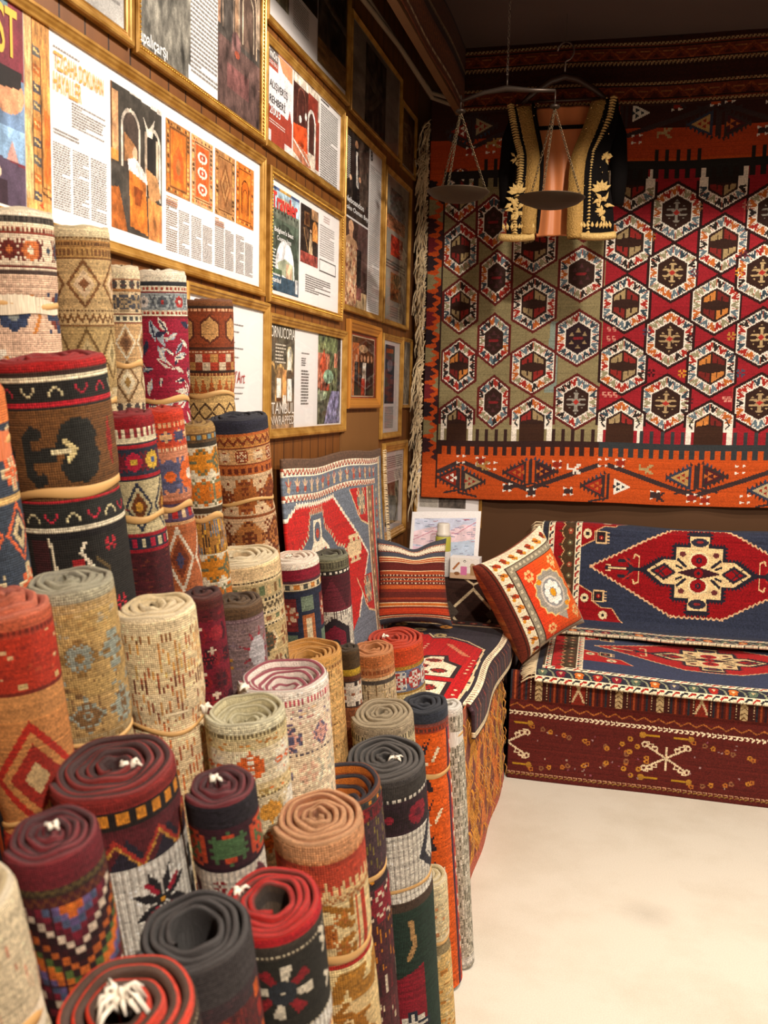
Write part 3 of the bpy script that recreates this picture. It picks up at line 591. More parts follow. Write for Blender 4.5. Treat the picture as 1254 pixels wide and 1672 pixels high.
f.photo(2.775, 2.76, 2.96, 3.06, grey_pic('#6e6650', 12, .25, 3)); f.photo(2.965, 2.85, 3.24, 3.06, grey_pic('#3a2a1e', 8, .3, 5)); f.photo(3.245, 2.72, 3.58, 3.06, grey_pic('#3c342c', 8, .3, 6)); f.photo(3.245, 2.72, 3.58, 2.8, grey_pic('#8a6a44', 6, .15, 6), zz=.0031); f.lines(3.0, 2.75, 3.15, 2.84, 12, '#9a9694', .4, 5, .01)
f = Frame('thin gilt frame with a dark doorway picture between grey margins, near the ceiling', 3.628, 2.668, 4.45, 3.03, .02, .024)
f.photo(3.66, 2.69, 4.42, 3.01, grey_pic('#a29a90', 6, .08, 1)); f.photo(3.85, 2.69, 4.18, 2.99, grey_pic('#4a423c', 8, .3, 4), zz=.0031)
f = Frame('small thin gilt frame with a brown print, closest to the corner below the cables', 4.466, 2.655, 4.775, 2.95, .02, .022)
f.photo(4.49, 2.68, 4.75, 2.93, grey_pic('#77593a', 6, .15, 3))
f = Frame('tall gilt frame with two figures in dark clothes on a page lettered B', 3.568, 1.926, 4.165, 2.63, .03, .026)
f.photo(3.59, 2.288, 3.935, 2.61, gown_top); f.photo(3.59, 1.945, 3.935, 2.28, gown_bottom, zz=.0029); f.text('Neboandon', 3.6, 2.338, 3.86, 2.36, '#f0f0f0', bold=.02); f.text('Joko Osman Bey', 3.6, 2.305, 3.93, 2.328, '#f0f0f0', bold=.02); f.text('B', 3.955, 2.563, 3.985, 2.6, '#2a2a2a', bold=.01); f.lines(3.95, 1.96, 4.13, 2.55, 70, '#a8a4a2', .4, 5, .01); f.lines(3.6, 2.42, 3.66, 2.58, 22, '#d6d2cc', .45, 2, .008)
f = Frame('gilt frame with a grey newspaper page carrying a small red photo', 4.192, 1.926, 4.69, 2.6, .026, .026)
f.photo(4.215, 1.95, 4.665, 2.575, grey_pic('#b3aea2', 5, .05, 3)); f.photo(4.3, 2.41, 4.6, 2.53, grey_pic('#77736e', 10, .2, 3), zz=.0031); f.photo(4.25, 2.35, 4.6, 2.41, grey_pic('#b07a58', 10, .2, 4), zz=.0031); f.photo(4.33, 2.24, 4.56, 2.33, grey_pic('#c8452f', 6, .2, 4), zz=.0031); f.photo(4.34, 2.04, 4.55, 2.165, grey_pic('#8a623c', 9, .3, 4), zz=.0031); f.lines(4.24, 2.18, 4.62, 2.22, 3, '#77736e', .5); f.lines(4.34, 1.965, 4.55, 2.02, 5, '#8a8680', .5)
f = Frame('small wood frame with a red mount around a photo of a group of people', 3.65, 1.552, 4.15, 1.9, .05, .035, paper=plain('red_mount', '#a8402e', .7, noise=.05), gold=plain('polished_wood', '#b0742e', .35, noise=.15, scale=14))
f.photo(3.735, 1.606, 4.07, 1.838, group_pic)
for q in ((3.728, 1.6, 4.078, 1.604), (3.728, 1.84, 4.078, 1.844), (3.728, 1.6, 3.733, 1.844), (4.073, 1.6, 4.078, 1.844)): f.rule(*q, '#e0cfae')
f = Frame('narrow gilt frame with a blue-grey poster above small text', 4.2, 1.412, 4.585, 1.884, .032, .026)
def poster(c, w, h): c.rect(0, 0, w, h, '#3c4652'); c.rect(w * .1, h * .06, w * .85, h * .14, '#b0603a'); c.ell(w * .5, h * .35, w * .3, h * .1, '#6a7886'); c.rect(0, h * .6, w, h, '#39404a'); cloud(c, .15, 8, 2)
f.photo(4.275, 1.572, 4.452, 1.838, poster); f.lines(4.285, 1.46, 4.45, 1.56, 14, '#8a8684', .5, 3, .012)
f = Frame('narrow gilt frame half hidden by the fringe of the hanging kilim', 4.6, 1.55, 4.8, 1.89, .02, .022)
f.photo(4.62, 1.57, 4.78, 1.87, grey_pic('#8a8274', 5, .2, 3))
f = Frame('upright gilt frame with a newspaper cutting, behind the striped cushion', 4.26, .93, 4.73, 1.392, .05, .03)
f.lines(4.33, 1.27, 4.66, 1.33, 6, '#77726f', .4, 3, .02); f.photo(4.34, 1.0, 4.6, 1.2, grey_pic('#6e6e60', 7, .3, 3)); f.lines(4.33, 1.21, 4.66, 1.26, 6, '#8a8684', .4, 4, .012)
# ---- frames on the back wall, behind the kilim
f = Frame('gilt frame with a dark interior photo, peeping out under the hanging kilim', .03, .95, .385, 1.4, .02, .022, 'B')
def door_pic(c, w, h): c.rect(0, 0, w, h, '#3a3634'); c.rect(w * .36, 0, w * .62, h * .7, '#77706a'); c.rect(w * .4, h * .1, w * .58, h * .6, '#4a4442'); c.rect(0, h * .75, w, h, '#5a524c'); cloud(c, .2, 8, 3)
f.photo(.16, 1.045, .3, 1.3, door_pic); f.photo(.06, 1.045, .158, 1.37, grey_pic('#b3ada4', 5, .05, 2))
f = Frame('narrow gilt frame with blue and grey clippings behind the kilim fringe', .012, 1.93, .2, 2.46, .014, .02, 'B')
f.photo(.03, 2.06, .18, 2.2, grey_pic('#3c4658', 6, .3, 3)); f.photo(.03, 1.96, .18, 2.02, grey_pic('#5a7a96', 6, .3, 4)); f.text('IS', .05, 2.03, .09, 2.055, '#55504e'); f.photo(.03, 2.24, .18, 2.44, grey_pic('#a8a296', 5, .08, 2))
# ================================================================== the hanging kilim on the back wall
KW, KH = 2.05, 1.95
k = Cv(KW, KH, .0042, '#b84c1c')
OL, RD, NV, DB, WH, TN = '#857a58', '#8f1f28', '#33343a', '#3a201a', '#e4dccf', '#b9a278'
VC = ['#9c2b22', '#33424c', '#8f8a6c', '#2c2422', '#b5622a', '#5d6f78']
top, bot = .385, 1.655
k.rect(.078, top, .872, bot, OL); k.rect(.872, top, KW, bot, RD)
k.poly([(.862, top), (.875, top), (.885, bot), (.868, bot)], RD)
k.poly([(.62, 1.08), (.66, 1.08), (.66, 1.42), (.6, 1.42)], '#7d8a80')
for x in (.5, .66): k.rect(x, 1.0, x + .003, bot, '#776c4c')
for x in (1.07, 1.47): k.rect(x, top, x + .003, bot, '#a63a34')
def hexpts(x, y, w, h, f=.52): return [(x, y - h), (x + w, y - h * f), (x + w, y + h * f), (x, y + h), (x - w, y + h * f), (x - w, y - h * f)]
def lerp(a, b, t): return (a[0] + (b[0] - a[0]) * t, a[1] + (b[1] - a[1]) * t)
def hexagon(x, y, w, h, st, edge, seed, y0=-9, y1=9):
    g = random.Random(seed); save = k.a.copy() if (y0 > -9 or y1 < 9) else None
    jx = g.uniform(-.004, .004)
    k.poly(hexpts(x, y, w + .012, h + .015), edge)
    O = hexpts(x, y, w, h); I = hexpts(x, y, w * .62, h * .62)
    k.poly(O, WH)
    O2 = hexpts(x, y, w * .93, h * .93); I2 = hexpts(x, y, w * .7, h * .7)
    for s in range(6):
        a, b = O2[s], O2[(s + 1) % 6]; c, d = I2[s], I2[(s + 1) % 6]
        n = 3
        for q in range(n):
            t0, t1 = q / n, (q + 1) / n; tm = (t0 + t1) / 2
            col = g.choice(VC)
            k.line([lerp(a, b, t0 + .05), lerp(c, d, tm), lerp(a, b, t1 - .05)], .0098, col)
            k.line([lerp(a, b, tm), lerp(lerp(a, b, tm), lerp(c, d, tm), .5)], .006, col)
            k.line([lerp(a, b, t1), lerp(c, d, t1)], .0035, '#a0503c')
    k.poly(hexpts(x, y, w * .66, h * .66), WH); k.poly(I, '#33201a' if st != 'e' else '#2b1c20')
    iw, ih = w * .62, h * .62
    if st == 's':
        col = g.choice(['#a58d68', '#8f8a80', '#b39a70'])
        for dx, dy in ((0, -1), (0, 1), (.8, -.42), (.8, .42), (-.8, -.42), (-.8, .42)):
            px, py = x + dx * iw * .62, y + dy * ih * .62
            k.line([(x, y), (px, py)], .013, col); k.poly([(px - .016, py - .012), (px + .016, py - .012), (px, py + .012)] if dy > 0 else [(px - .016, py + .012), (px + .016, py + .012), (px, py - .012)], col)
            k.line([(px - .014, py), (px + .014, py)], .007, '#33201a')
        k.poly([(x - .016, y), (x, y - .013), (x + .016, y), (x, y + .013)], '#a5322a')
    elif st in ('b', 'h', 't'):
        c1, c2 = g.choice([('#9a8560', '#8a2a26'), ('#8a2a26', '#9a8560'), ('#c07a3c', '#6e2420'), ('#a08a62', '#7a2622')])
        for sx, sy, cc in ((-1, -1, c1), (1, -1, c2), (-1, 1, c2), (1, 1, c1)):
            k.poly([(x + sx * .004, y + sy * ih * .85), (x + sx * iw * .86, y + sy * ih * .42), (x + sx * iw * .86, y + sy * ih * .18), (x + sx * .004, y + sy * ih * .3)], cc)
            k.line([(x + sx * iw * .4, y + sy * ih * .2), (x + sx * iw * .4, y + sy * ih * .5)], .006, '#33201a')
        k.rect(x - .003, y - ih * .8, x + .003, y + ih * .8, '#33201a')
    else:
        for dx, dy in ((0, -.5), (0, .5), (.5, -.25), (.5, .25), (-.5, -.25), (-.5, .25)): k.poly([(x + dx * iw - .012, y + dy * ih + .01), (x + dx * iw + .012, y + dy * ih + .01), (x + dx * iw, y + dy * ih - .012)], '#4a2a2c' if st == 'd' else '#8f7a5a')
        k.line([(x - .02, y), (x + .02, y)], .01, '#7a2226')
    if save is not None:
        j0 = int(max(0, y0) / KH * k.ny) if y0 > -9 else 0; j1 = int(min(KH, y1) / KH * k.ny) if y1 < 9 else k.ny
        m = np.ones(k.ny, bool); m[j0:j1] = False; k.a[m] = save[m]
def half(x, y, w, edge, up, seed):
    """a hexagon cut by the dark toothed band, with white stepped feet"""
    h = .128
    if up:
        hexagon(x, y, w, h, 'h', edge, seed, -9, bot - .075)
        k.rect(x - w * .62, bot - .085, x + w * .62, bot, '#3a241a'); 
        for s in (-1, 1): k.rect(min(x + s * w, x + s * w * .62), bot - .1, max(x + s * w, x + s * w * .62), bot - .06, WH); k.rect(min(x + s * w, x + s * w * .76), bot - .06, max(x + s * w, x + s * w * .76), bot, WH); k.line([(x + s * w * .7, bot - .12), (x + s * w * .85, bot - .09), (x + s * w * .72, bot - .075)], .007, '#33302c')
    else:
        hexagon(x, y, w, h, 'h', edge, seed, top + .06, 9)
        k.rect(x - w * .62, top, x + w * .62, top + .075, '#241c18')
        for s in (-1, 1): k.rect(min(x + s * w, x + s * w * .62), top + .035, max(x + s * w, x + s * w * .62), top + .08, WH); k.rect(min(x + s * w, x + s * w * .76), top, max(x + s * w, x + s * w * .76), top + .04, WH)
olive = [(.171, .994, 'b'), (.174, 1.286, 'b'), (.163, .719, 'b'), (.151, .46, 'b'), (.345, .859, 'd'), (.344, 1.162, 'd'), (.352, 1.464, 'd'), (.321, .595, 'd'), (.535, .994, 'b'), (.541, 1.296, 'b'), (.526, .721, 'b'), (.53, .46, 'b'), (.753, .859, 'd'), (.752, 1.162, 'e'), (.756, 1.467, 's'), (.757, .578, 'd')]
for i, (x, y, s) in enumerate(olive):
    w, h = {'d': (.072, .122), 'b': (.1, .126), 's': (.1, .125), 'e': (.1, .125)}[s]
    if x > .7: w = .098
    if x < .3: w = .08
    hexagon(x, y, w, h, s, '#5c1f1c', i)
for i, x in enumerate((.171, .548)): half(x, 1.572, .08 if i == 0 else .098, '#5c1f1c', True, 70 + i)
red = [(.967, .718, 'b'), (.966, 1.001, 'b'), (.968, 1.294, 'b'), (1.171, .855, 's'), (1.175, 1.161, 's'), (1.174, 1.463, 's'), (1.174, .581, 's'), (1.388, .73, 'b'), (1.373, 1.007, 'b'), (1.371, 1.296, 'b'), (1.566, .867, 's'), (1.58, 1.16, 's'), (1.592, 1.46, 's'), (1.593, .596, 's'),
       (1.79, .73, 'b'), (1.78, 1.007, 'b'), (1.78, 1.296, 'b'), (1.98, .867, 's'), (1.985, 1.16, 's'), (1.99, 1.46, 's'), (1.99, .596, 's')]
for i, (x, y, s) in enumerate(red): hexagon(x, y, .104, .128, s, '#2c1716', 30 + i)
for i, x in enumerate((.97, 1.377, 1.785)): half(x, 1.584, .105, '#2c1716', True, 80 + i); half(x - .005, .446, .105, '#2c1716', False, 90 + i)
g = random.Random(5)
for x, y, c in ((1.07, .69, '#a8632e'), (1.27, .56, '#9a6a4a'), (1.48, .56, '#9a6a5a'), (1.47, .86, '#c98a34'), (1.27, .86, '#5a2430'), (1.07, 1.13, '#4a3a4c'), (1.45, 1.15, '#b5803c'), (1.27, 1.15, '#3a1c22'), (1.24, 1.32, '#c98a34'), (1.1, 1.32, '#3a1418'), (1.5, 1.32, '#454a5c'), (1.28, 1.45, '#4a1c22'), (1.48, .78, '#5a2a34'), (1.7, .86, '#a8632e'), (1.68, 1.15, '#5a2430'), (1.67, 1.32, '#c98a34')): k.stamp(x, y, STAR, .0075, [c])
for x, y in ((.895, 1.12), (.92, 1.12), (.895, 1.165), (.92, 1.165), (.89, 1.43), (.915, 1.43), (.94, 1.43), (1.44, 1.44), (1.46, 1.44)): k.stamp(x, y, ESS, .005, ['#c98a7a'])
# dark toothed bands
def teeth(y0, y1, yu, yd, col_l, col_r, period=.047):
    for x0, x1, c in ((.078, .872, col_l), (.872, KW, col_r)):
        k.rect(x0, y0, x1, y1, c); x = x0
        while x < x1:
            k.rect(x, y1 - .002, x + period * .5, yd, c)
            inside = any(abs(x + .012 - q) < .1 for q in (.171, .548, .97, 1.377, 1.785))
            if not inside: k.rect(x + .004, yu, x + period * .44, y0 + .002, c)
            x += period
teeth(bot, bot + .032, bot - .06, bot + .072, '#35211e', '#33373a')
teeth(top - .035, top, top - .085, top + .045, '#241f1e', '#23211f')
# end borders: orange ground, dark vine, toothed triangles
def border(yb, flip, seed):
    g = random.Random(seed); y = lambda t: yb + (t if not flip else .235 - t)
    VN = '#3a2c2c'
    pts = [(.09, y(.105))]; xs = [.198, .54, .9, 1.329, 1.72, 2.1]; lv = [.05, .185, .05, .19, .05, .18]
    pts += [(a, y(b)) for a, b in zip(xs, lv)]
    k.line(pts, .022, VN)
    tri = [(.13, .135, 1, '#8a2a1a'), (.27, .15, -1, '#a08c6a'), (.47, .1, 1, '#8f2a1c'), (.63, .095, -1, '#3c2028'), (.85, .16, 1, '#9a2c1c'), (1.0, .16, -1, WH), (1.25, .105, 1, '#b08a52'), (1.42, .095, -1, '#4a2026'), (1.62, .16, 1, '#b0a07c'), (1.8, .15, -1, '#8a2a1a'), (1.97, .1, 1, '#b08a52')]
    for x, t, d, c in tri:
        if c != WH:
            hh = .058
            for q in range(7):
                u = q / 6; k.poly([(x - d * .05 + d * .11 * u - .008, y(t - hh * u)), (x - d * .05 + d * .11 * u + .008, y(t - hh * u)), (x - d * .055 + d * .11 * u, y(t - hh * u - .02))], g.choice(['#2f3f52', VN]) if q else VN)
                k.poly([(x - d * .05 + d * .11 * u - .008, y(t + hh * u)), (x - d * .05 + d * .11 * u + .008, y(t + hh * u)), (x - d * .055 + d * .11 * u, y(t + hh * u + .02))], VN)
            k.poly([(x - d * .06, y(t)), (x + d * .06, y(t - hh)), (x + d * .06, y(t + hh))], '#33384a' if c[1] == 'b' else VN)
            k.line([(x + d * .078, y(t - hh)), (x + d * .078, y(t + hh))], .012, VN)
            k.line([(x + d * .078, y(t + hh)), (x - d * .01, y(t + hh + .018))], .01, VN)
        k.poly([(x - d * .034, y(t)), (x + d * .046, y(t - .04)), (x + d * .046, y(t + .04))], c)
        for dx, dy in ((0, 0), (.022, -.013), (.022, .013), (.04, 0)): k.poly([(x + d * (dx - .008), y(t + dy)), (x + d * (dx + .01), y(t + dy - .01)), (x + d * (dx + .01), y(t + dy + .01))], {WH: '#2c3036', '#8a2a1a': WH}.get(c, '#8f2c22' if c[1] in 'ab' else '#b5622a'))
    for x, t in ((.2, .04), (.36, .07), (.56, .2), (.74, .19), (.9, .045), (.98, .045), (1.32, .2), (1.38, .21), (1.53, .06), (1.15, .19), (.3, .045), (.44, .175), (.68, .06), (1.56, .2), (1.74, .04)):
        k.rect(x - .02, y(t) - .014, x + .02, y(t) + .014, g.choice([VN, '#8f2c1c', '#b84c1c'])); 
        for dx, dy in ((-.016, -.015), (.016, -.017), (-.016, .017), (.016, .015)): k.poly([(x + dx - .009, y(t) + dy - .006), (x + dx + .009, y(t) + dy), (x + dx - .009, y(t) + dy + .008)], WH)
    for x, t, c in ((.76, .08, WH), (.31, .07, '#a5824a'), (1.1, .07, '#a89062'), (1.16, .2, VN), (1.9, .07, WH)): k.stamp(x, y(t), BIRD[::-1] if flip else BIRD, .0095, [c])
k.rect(0, bot + .05, KW, KH, '#b84c1c'); teeth(bot, bot + .032, bot - .06, bot + .072, '#35211e', '#33373a'); border(1.71, False, 1)
k.rect(0, 0, KW, top - .05, '#a8401c'); teeth(top - .035, top, top - .085, top + .045, '#241f1e', '#23211f'); k.rect(0, 0, KW, .2, '#3a1d17'); border(.06, True, 2)
# left side border of flame shapes
k.rect(0, top - .05, .078, KH - .22, '#b84a1c'); y = top
while y < KH - .22:
    c = ['#2c2024', OL, '#3a2024', '#6a2026'][int(y / .09) % 4]
    k.poly([(0, y), (.045, y + .01), (.03, y + .022), (.06, y + .04), (.028, y + .055), (.045, y + .07), (0, y + .08)], c)
    k.poly([(.078, y + .05), (.05, y + .07), (.062, y + .085), (.04, y + .1), (.078, y + .12)], ['#3a2024', '#2c2024', OL][int(y / .09) % 3]); y += .09
k.rect(.072, top - .05, .079, KH - .05, '#30201c')
kil = empty('hanging_kilim', (.075, 4.8, 1.1), 'large flatwoven kilim hung on the back wall, white hexagons on olive and red', 'kilim')
ks = sheet('woven_cloth', k, lambda U, V: (U, .012 * np.sin(U * 5 + 1) * (.3 + V / KH) + .006 * np.sin(U * 17 + V * 2), KH - V + .015 * U - .004 * np.sin(U * 6)), M['flat'], kil, 21, .05, .004, streak=.03)
fr = MB(); g = random.Random(9)
for q in range(190):
    z0 = g.uniform(.1, 1.86) ; L = g.uniform(.1, .24); x = g.uniform(-.005, .004); w = g.uniform(-.055, .0); ph = g.uniform(0, 6)
    fr.tube([(x, -.008 - .02 * g.random(), z0)] + [(x - .014 - (x - .008 - w) * (1 - math.exp(-t * 3)) * -1 * -1 + .007 * math.sin(t * 7 + ph), -.01 - .025 * abs(math.sin(q)), z0 - L * t) for t in (.15, .35, .55, .78, 1)], [.0028, .0034, .0032, .003, .0032, .0022], 5)
for q in range(70):
    z = .02 + q * .0262; fr.tube([(-.002, -.012, z), (-.022, -.02, z + .008 * math.sin(q)), (-.03 - .008 * math.sin(q * 2.3), -.02, z - .02), (-.026, -.02, z - .05)], .004, 5)
for q in range(9): fr.tube([(-.05 + .02 * math.sin(q * 2), -.03, 1.56 + .012 * q), (-.035 + .03 * math.sin(q), -.05, 1.6 + .01 * q), (.0, -.04, 1.585 + .008 * q), (-.02, -.03, 1.5)], .003, 5)
fr.build('fringe', M['fringe'], kil, True)

# ================================================================== embroidered jacket on a hanger
JX, JY = .75, 4.28
hg = empty('coat_hanger', (JX, JY, 2.86), 'dark wooden coat hanger with a wire hook, holding the embroidered jacket', 'hanger')
bar = [(-.175, -.005, -.012), (-.12, -.002, .035), (-.06, 0, .075), (0, 0, .092), (.06, 0, .075), (.12, -.002, .035), (.175, -.005, -.012)]
M['darkwood'] = plain('dark_wood', '#2c1a12', .4, noise=.2, scale=20)
MB().tube(bar, [.009, .013, .015, .016, .015, .013, .009], 10).tube([(-.15, 0, -.005), (.15, 0, -.005)], .006, 8).build('hanger_bar', M['darkwood'], hg, True)
hk = [(0, 0, .09), (0, 0, .15)] + [(.034 * math.sin(a), 0, .19 - .038 * math.cos(a)) for a in np.linspace(.2, 4.6, 12)]
M['steel'] = plain('steel_wire', '#8a8078', .35, .9, .1)
MB().tube(hk, .0035, 8).build('hook', M['steel'], hg, True)
MB().tube([(0, 0, .339), (.002, 0, .226)], .0018, 6).build('hanging_cord', M['steel'], hg)

jk = empty('embroidered_jacket', (JX, JY, 2.27), 'short dark velvet jacket with thick gold embroidery and peach lining on a hanger', 'jacket')
M['velvet'] = plain('black_velvet', '#0e0b0b', .95, noise=.2, scale=40, spec=.1)
M['lining'] = plain('peach_silk_lining', '#c97a48', .5, noise=.1, scale=5, bump=.4, bdist=.01, sheen=.1)
M['goldwork'] = plain('gold_thread_embroidery', '#a07c40', .55, .35, .6, 170, bump=1., bdist=.006)
M['goldlight'] = plain('bright_gold_thread', '#c9a868', .5, .3, .45, 200, bump=1., bdist=.005)
M['sequin'] = plain('sequins', '#f0d49a', .18, .9, .1)
def band(name, pts, mat, y0, thick, parent, n=14, pleat=0.):
    """panel of cloth lofted between a left and a right outline; pts = [(z, xl, xr, y)]"""
    V = []; F = []; m = len(pts)
    for z, xl, xr, y in pts:
        for q in range(n + 1):
            t = q / n; V.append((xl + (xr - xl) * t, y0 + y - .018 * math.sin(PI * t) + pleat * math.sin(t * 19 + z * 6) * .5, z))
    for i in range(m - 1):
        for q in range(n): a = i * (n + 1) + q; F.append((a, a + n + 1, a + n + 2, a + 1))
    o = obj(name, V, F, mat, parent, True); md = o.modifiers.new('thickness', 'SOLIDIFY'); md.thickness = thick; md.offset = 0
    md = o.modifiers.new('smooth', 'SUBSURF'); md.levels = 1; md.render_levels = 1; return o
band('lining', [(.575, -.12, .135, .03), (.5, -.11, .13, .03), (.35, -.08, .1, .03), (.2, -.075, .085, .03), (.1, -.09, .095, .03), (.03, -.1, .1, .02)], M['lining'], .02, .004, jk, 26, .012)
# left and right fronts: velvet body with flaring hem, then gold borders
LF = [(.57, -.215, -.13, 0), (.5, -.225, -.115, -.01), (.42, -.2, -.095, -.02), (.36, -.185, -.075, -.025), (.28, -.175, -.075, -.03), (.2, -.2, -.08, -.04), (.1, -.215, -.09, -.05), (.02, -.215, -.085, -.055)]
RF = [(.58, .115, .225, 0), (.5, .1, .232, -.01), (.42, .07, .213, -.02), (.36, .044, .198, -.025), (.28, .037, .193, -.03), (.2, .038, .213, -.04), (.1, .04, .232, -.05), (.0, .04, .236, -.055)]
band('velvet_front', LF, M['velvet'], 0, .01, jk); band('velvet_front', RF, M['velvet'], 0, .01, jk)
for s, prof in ((-1, LF), (1, RF)):
    pts = []
    for z, a, b, y in prof:
        xi = b if s < 0 else a; pts.append((z, min(xi, xi + s * .072), max(xi, xi + s * .072), y - .008))
    band('gold_border', pts, M['goldwork'], 0, .012, jk, 10)
    m = MB(); g = random.Random(3 + s)
    for (z, a, b, y), (z2, a2, b2, y2) in zip(prof[:-1], prof[1:]):
        for q in range(7):
            t = q / 7; zz = z + (z2 - z) * t; xi = (b + (b2 - b) * t) if s < 0 else (a + (a2 - a) * t); yy = y + (y2 - y) * t
            m.tube([(xi + s * .076, yy - .016, zz), (xi + s * .09, yy - .02, zz + .004), (xi + s * .104, yy - .014, zz - .001)], [.004, .0052, .003], 6)
            if q % 2 == 0: m.ball((xi + s * .062, yy - .02, zz), .0035, 6, 4)
    m.build('braid_loops', M['goldlight'], jk, True)
    m = MB(); sq = MB()
    def leaf(cx, cz, y, ang, L, wd):
        dx, dz = math.cos(ang), math.sin(ang); px, pz = -dz, dx
        m.add([(cx, y, cz), (cx + dx * L * .45 + px * wd, y - .006, cz + dz * L * .45 + pz * wd), (cx + dx * L, y - .002, cz + dz * L), (cx + dx * L * .45 - px * wd, y - .006, cz + dz * L * .45 - pz * wd), (cx + dx * L * .5, y - .012, cz + dz * L * .5)], [(0, 1, 4), (1, 2, 4), (2, 3, 4), (3, 0, 4)])
    bx = s * .185
    for q in range(11): leaf(bx + g.uniform(-.006, .006), .345 + g.uniform(-.014, .014), -.035, q * 2.4, g.uniform(.016, .03), .006)
    for q in range(17): leaf(bx - s * .005 + g.uniform(-.012, .012), .13 + g.uniform(-.03, .04), -.066, q * 2.4, g.uniform(.022, .046), g.uniform(.006, .01))
    for q in range(6): leaf(bx - s * .012, .2, -.06, .5 + q * .5, .045, .011)
    for q in range(9): leaf(s * (.1 + .015 * q), .045, -.07, PI / 2 + .25 * math.sin(q), .032, .007)
    m.tube([(s * (.095 + .145 * t), -.062 - .012 * math.sin(PI * t), .02 - .008 * math.sin(PI * t)) for t in np.linspace(0, 1, 10)], .016, 8)
    m.build('gold_embroidery', M['goldlight'], jk, True)
    for q in range(26):
        t = g.random(); z = .57 - .52 * t; sq.ball((s * g.uniform(.1, .2), -.035 - .04 * t, z), g.uniform(.0018, .0032), 6, 4)
    tag(sq.build('sequins', M['sequin'], jk, True), kind='stuff')
# sleeves hang behind the fronts
for s in (-1, 1):
    m = MB(); m.tube([(s * .19, .05, .55), (s * .225, .075, .45), (s * .24, .09, .3), (s * .235, .09, .17)], [.035, .04, .036, .03], 14); m.build('sleeve', M['velvet'], jk, True)
band('lapel_edge', [(.58, -.135, -.118, -.012), (.45, -.115, -.095, -.02), (.36, -.078, -.066, -.035), (.2, -.08, -.07, -.05), (.02, -.085, -.076, -.066)], M['velvet'], 0, .008, jk, 4)
MB().box((-.125, .002, .47), (.125, .01, .485)).build('inner_strap', M['velvet'], jk)

# ================================================================== balance scales
bx, by, bz = .60, 3.6, 2.69
M['iron'] = plain('dark_iron', '#3a3029', .45, .7, .2, 30)
M['brass'] = plain('aged_brass_pan', '#3c2f20', .6, .4, .25, 16)
M['chainiron'] = plain('chain_iron', '#6a5a44', .4, .7, .2, 60)
sc = empty('balance_scale', (bx, by, bz), 'iron balance scale with two hanging pans in front of the jacket', 'scale')
MB().tube([(-.165, 0, -.02), (-.08, 0, .006), (0, 0, .016), (.08, 0, .006), (.172, 0, .0)], [.006, .008, .011, .008, .006], 8).tube([(0, 0, .016), (0, 0, .06)], .004).build('beam', M['iron'], sc, True)
def chain(m, a, b, r=.0042, sp=.011):
    a, b = Vector(a), Vector(b); n = max(2, int((b - a).length / sp)); d = (b - a).normalized(); u = d.orthogonal().normalized(); v = d.cross(u)
    for i in range(n):
        c = a + (b - a) * ((i + .5) / n); w = u if i % 2 else v
        m.tube([c + d * .0075 * math.cos(t) + w * r * math.sin(t) for t in np.linspace(0, 2 * PI, 9)], .0013, 4, False)
m = MB(); chain(m, (0, 0, .06), (0, 0, .51)); m.build('chain', M['steel'], sc, True)
for px, drop, rr in ((.172, .37, .118), (-.165, .32, .112)):
    p = MB(); zt = -drop + (.0 if px > 0 else -.02)
    p.lathe([(.001, -.034), (rr * .5, -.03), (rr * .85, -.015), (rr, .0), (rr + .003, .003), (rr - .002, .003), (rr * .83, -.011), (rr * .5, -.025), (.001, -.028)], 40, (px, 0, zt)); pan = p.build('pan', M['brass'], sc, True)
    MB().ball((px, 0, -.055), .012, 10, 8, (1.6, 1.6, .7)).tube([(px, 0, 0), (px, 0, -.05)], .003, 6).build('pan_hanger', M['iron'], pan, True)
    m = MB()
    for q in range(3):
        a = 2 * PI * q / 3 + .35; chain(m, (px, 0, -.06), (px + rr * .95 * math.cos(a), rr * .95 * math.sin(a), zt + .002))
    m.build('chain', M['chainiron'], pan, True)
# ================================================================== seating along the back wall
def zig(c, x0, x1, y, amp, per, wd, col):
    n = max(2, int((x1 - x0) / per * 2)); c.line([(x0 + (x1 - x0) * q / n, y + (amp if q % 2 else -amp)) for q in range(n + 1)], wd, col)
def zigv(c, y0, y1, x, amp, per, wd, col):
    n = max(2, int((y1 - y0) / per * 2)); c.line([(x + (amp if q % 2 else -amp), y0 + (y1 - y0) * q / n) for q in range(n + 1)], wd, col)
def guard(c, x0, y0, x1, y1, seed=0):
    """cream guard stripe with a red and dark wave"""
    c.rect(x0, y0, x1, y1, '#e9dcbc'); w = min(x1 - x0, y1 - y0)
    if x1 - x0 > y1 - y0:
        m = (y0 + y1) / 2; n = int((x1 - x0) / .03)
        for q in range(n):
            x = x0 + (q + .5) * (x1 - x0) / n; cc = ['#a8281f', '#2a2a30'][q % 2]
            c.line([(x - .012, m + w * .26), (x, m - w * .22), (x + .012, m - w * .22)], .007, cc)
    else:
        m = (x0 + x1) / 2; n = int((y1 - y0) / .03)
        for q in range(n):
            y = y0 + (q + .5) * (y1 - y0) / n; cc = ['#a8281f', '#2a2a30'][q % 2]
            c.line([(m + w * .26, y - .012), (m - w * .22, y), (m - w * .22, y + .012)], .007, cc)
def flower(c, x, y, r, cols):
    for q in range(8):
        a = q * PI / 4; c.ell(x + r * .62 * math.cos(a), y + r * .62 * math.sin(a), r * .34, r * .34, cols[0])
    c.ell(x, y, r * .34, r * .34, cols[1])
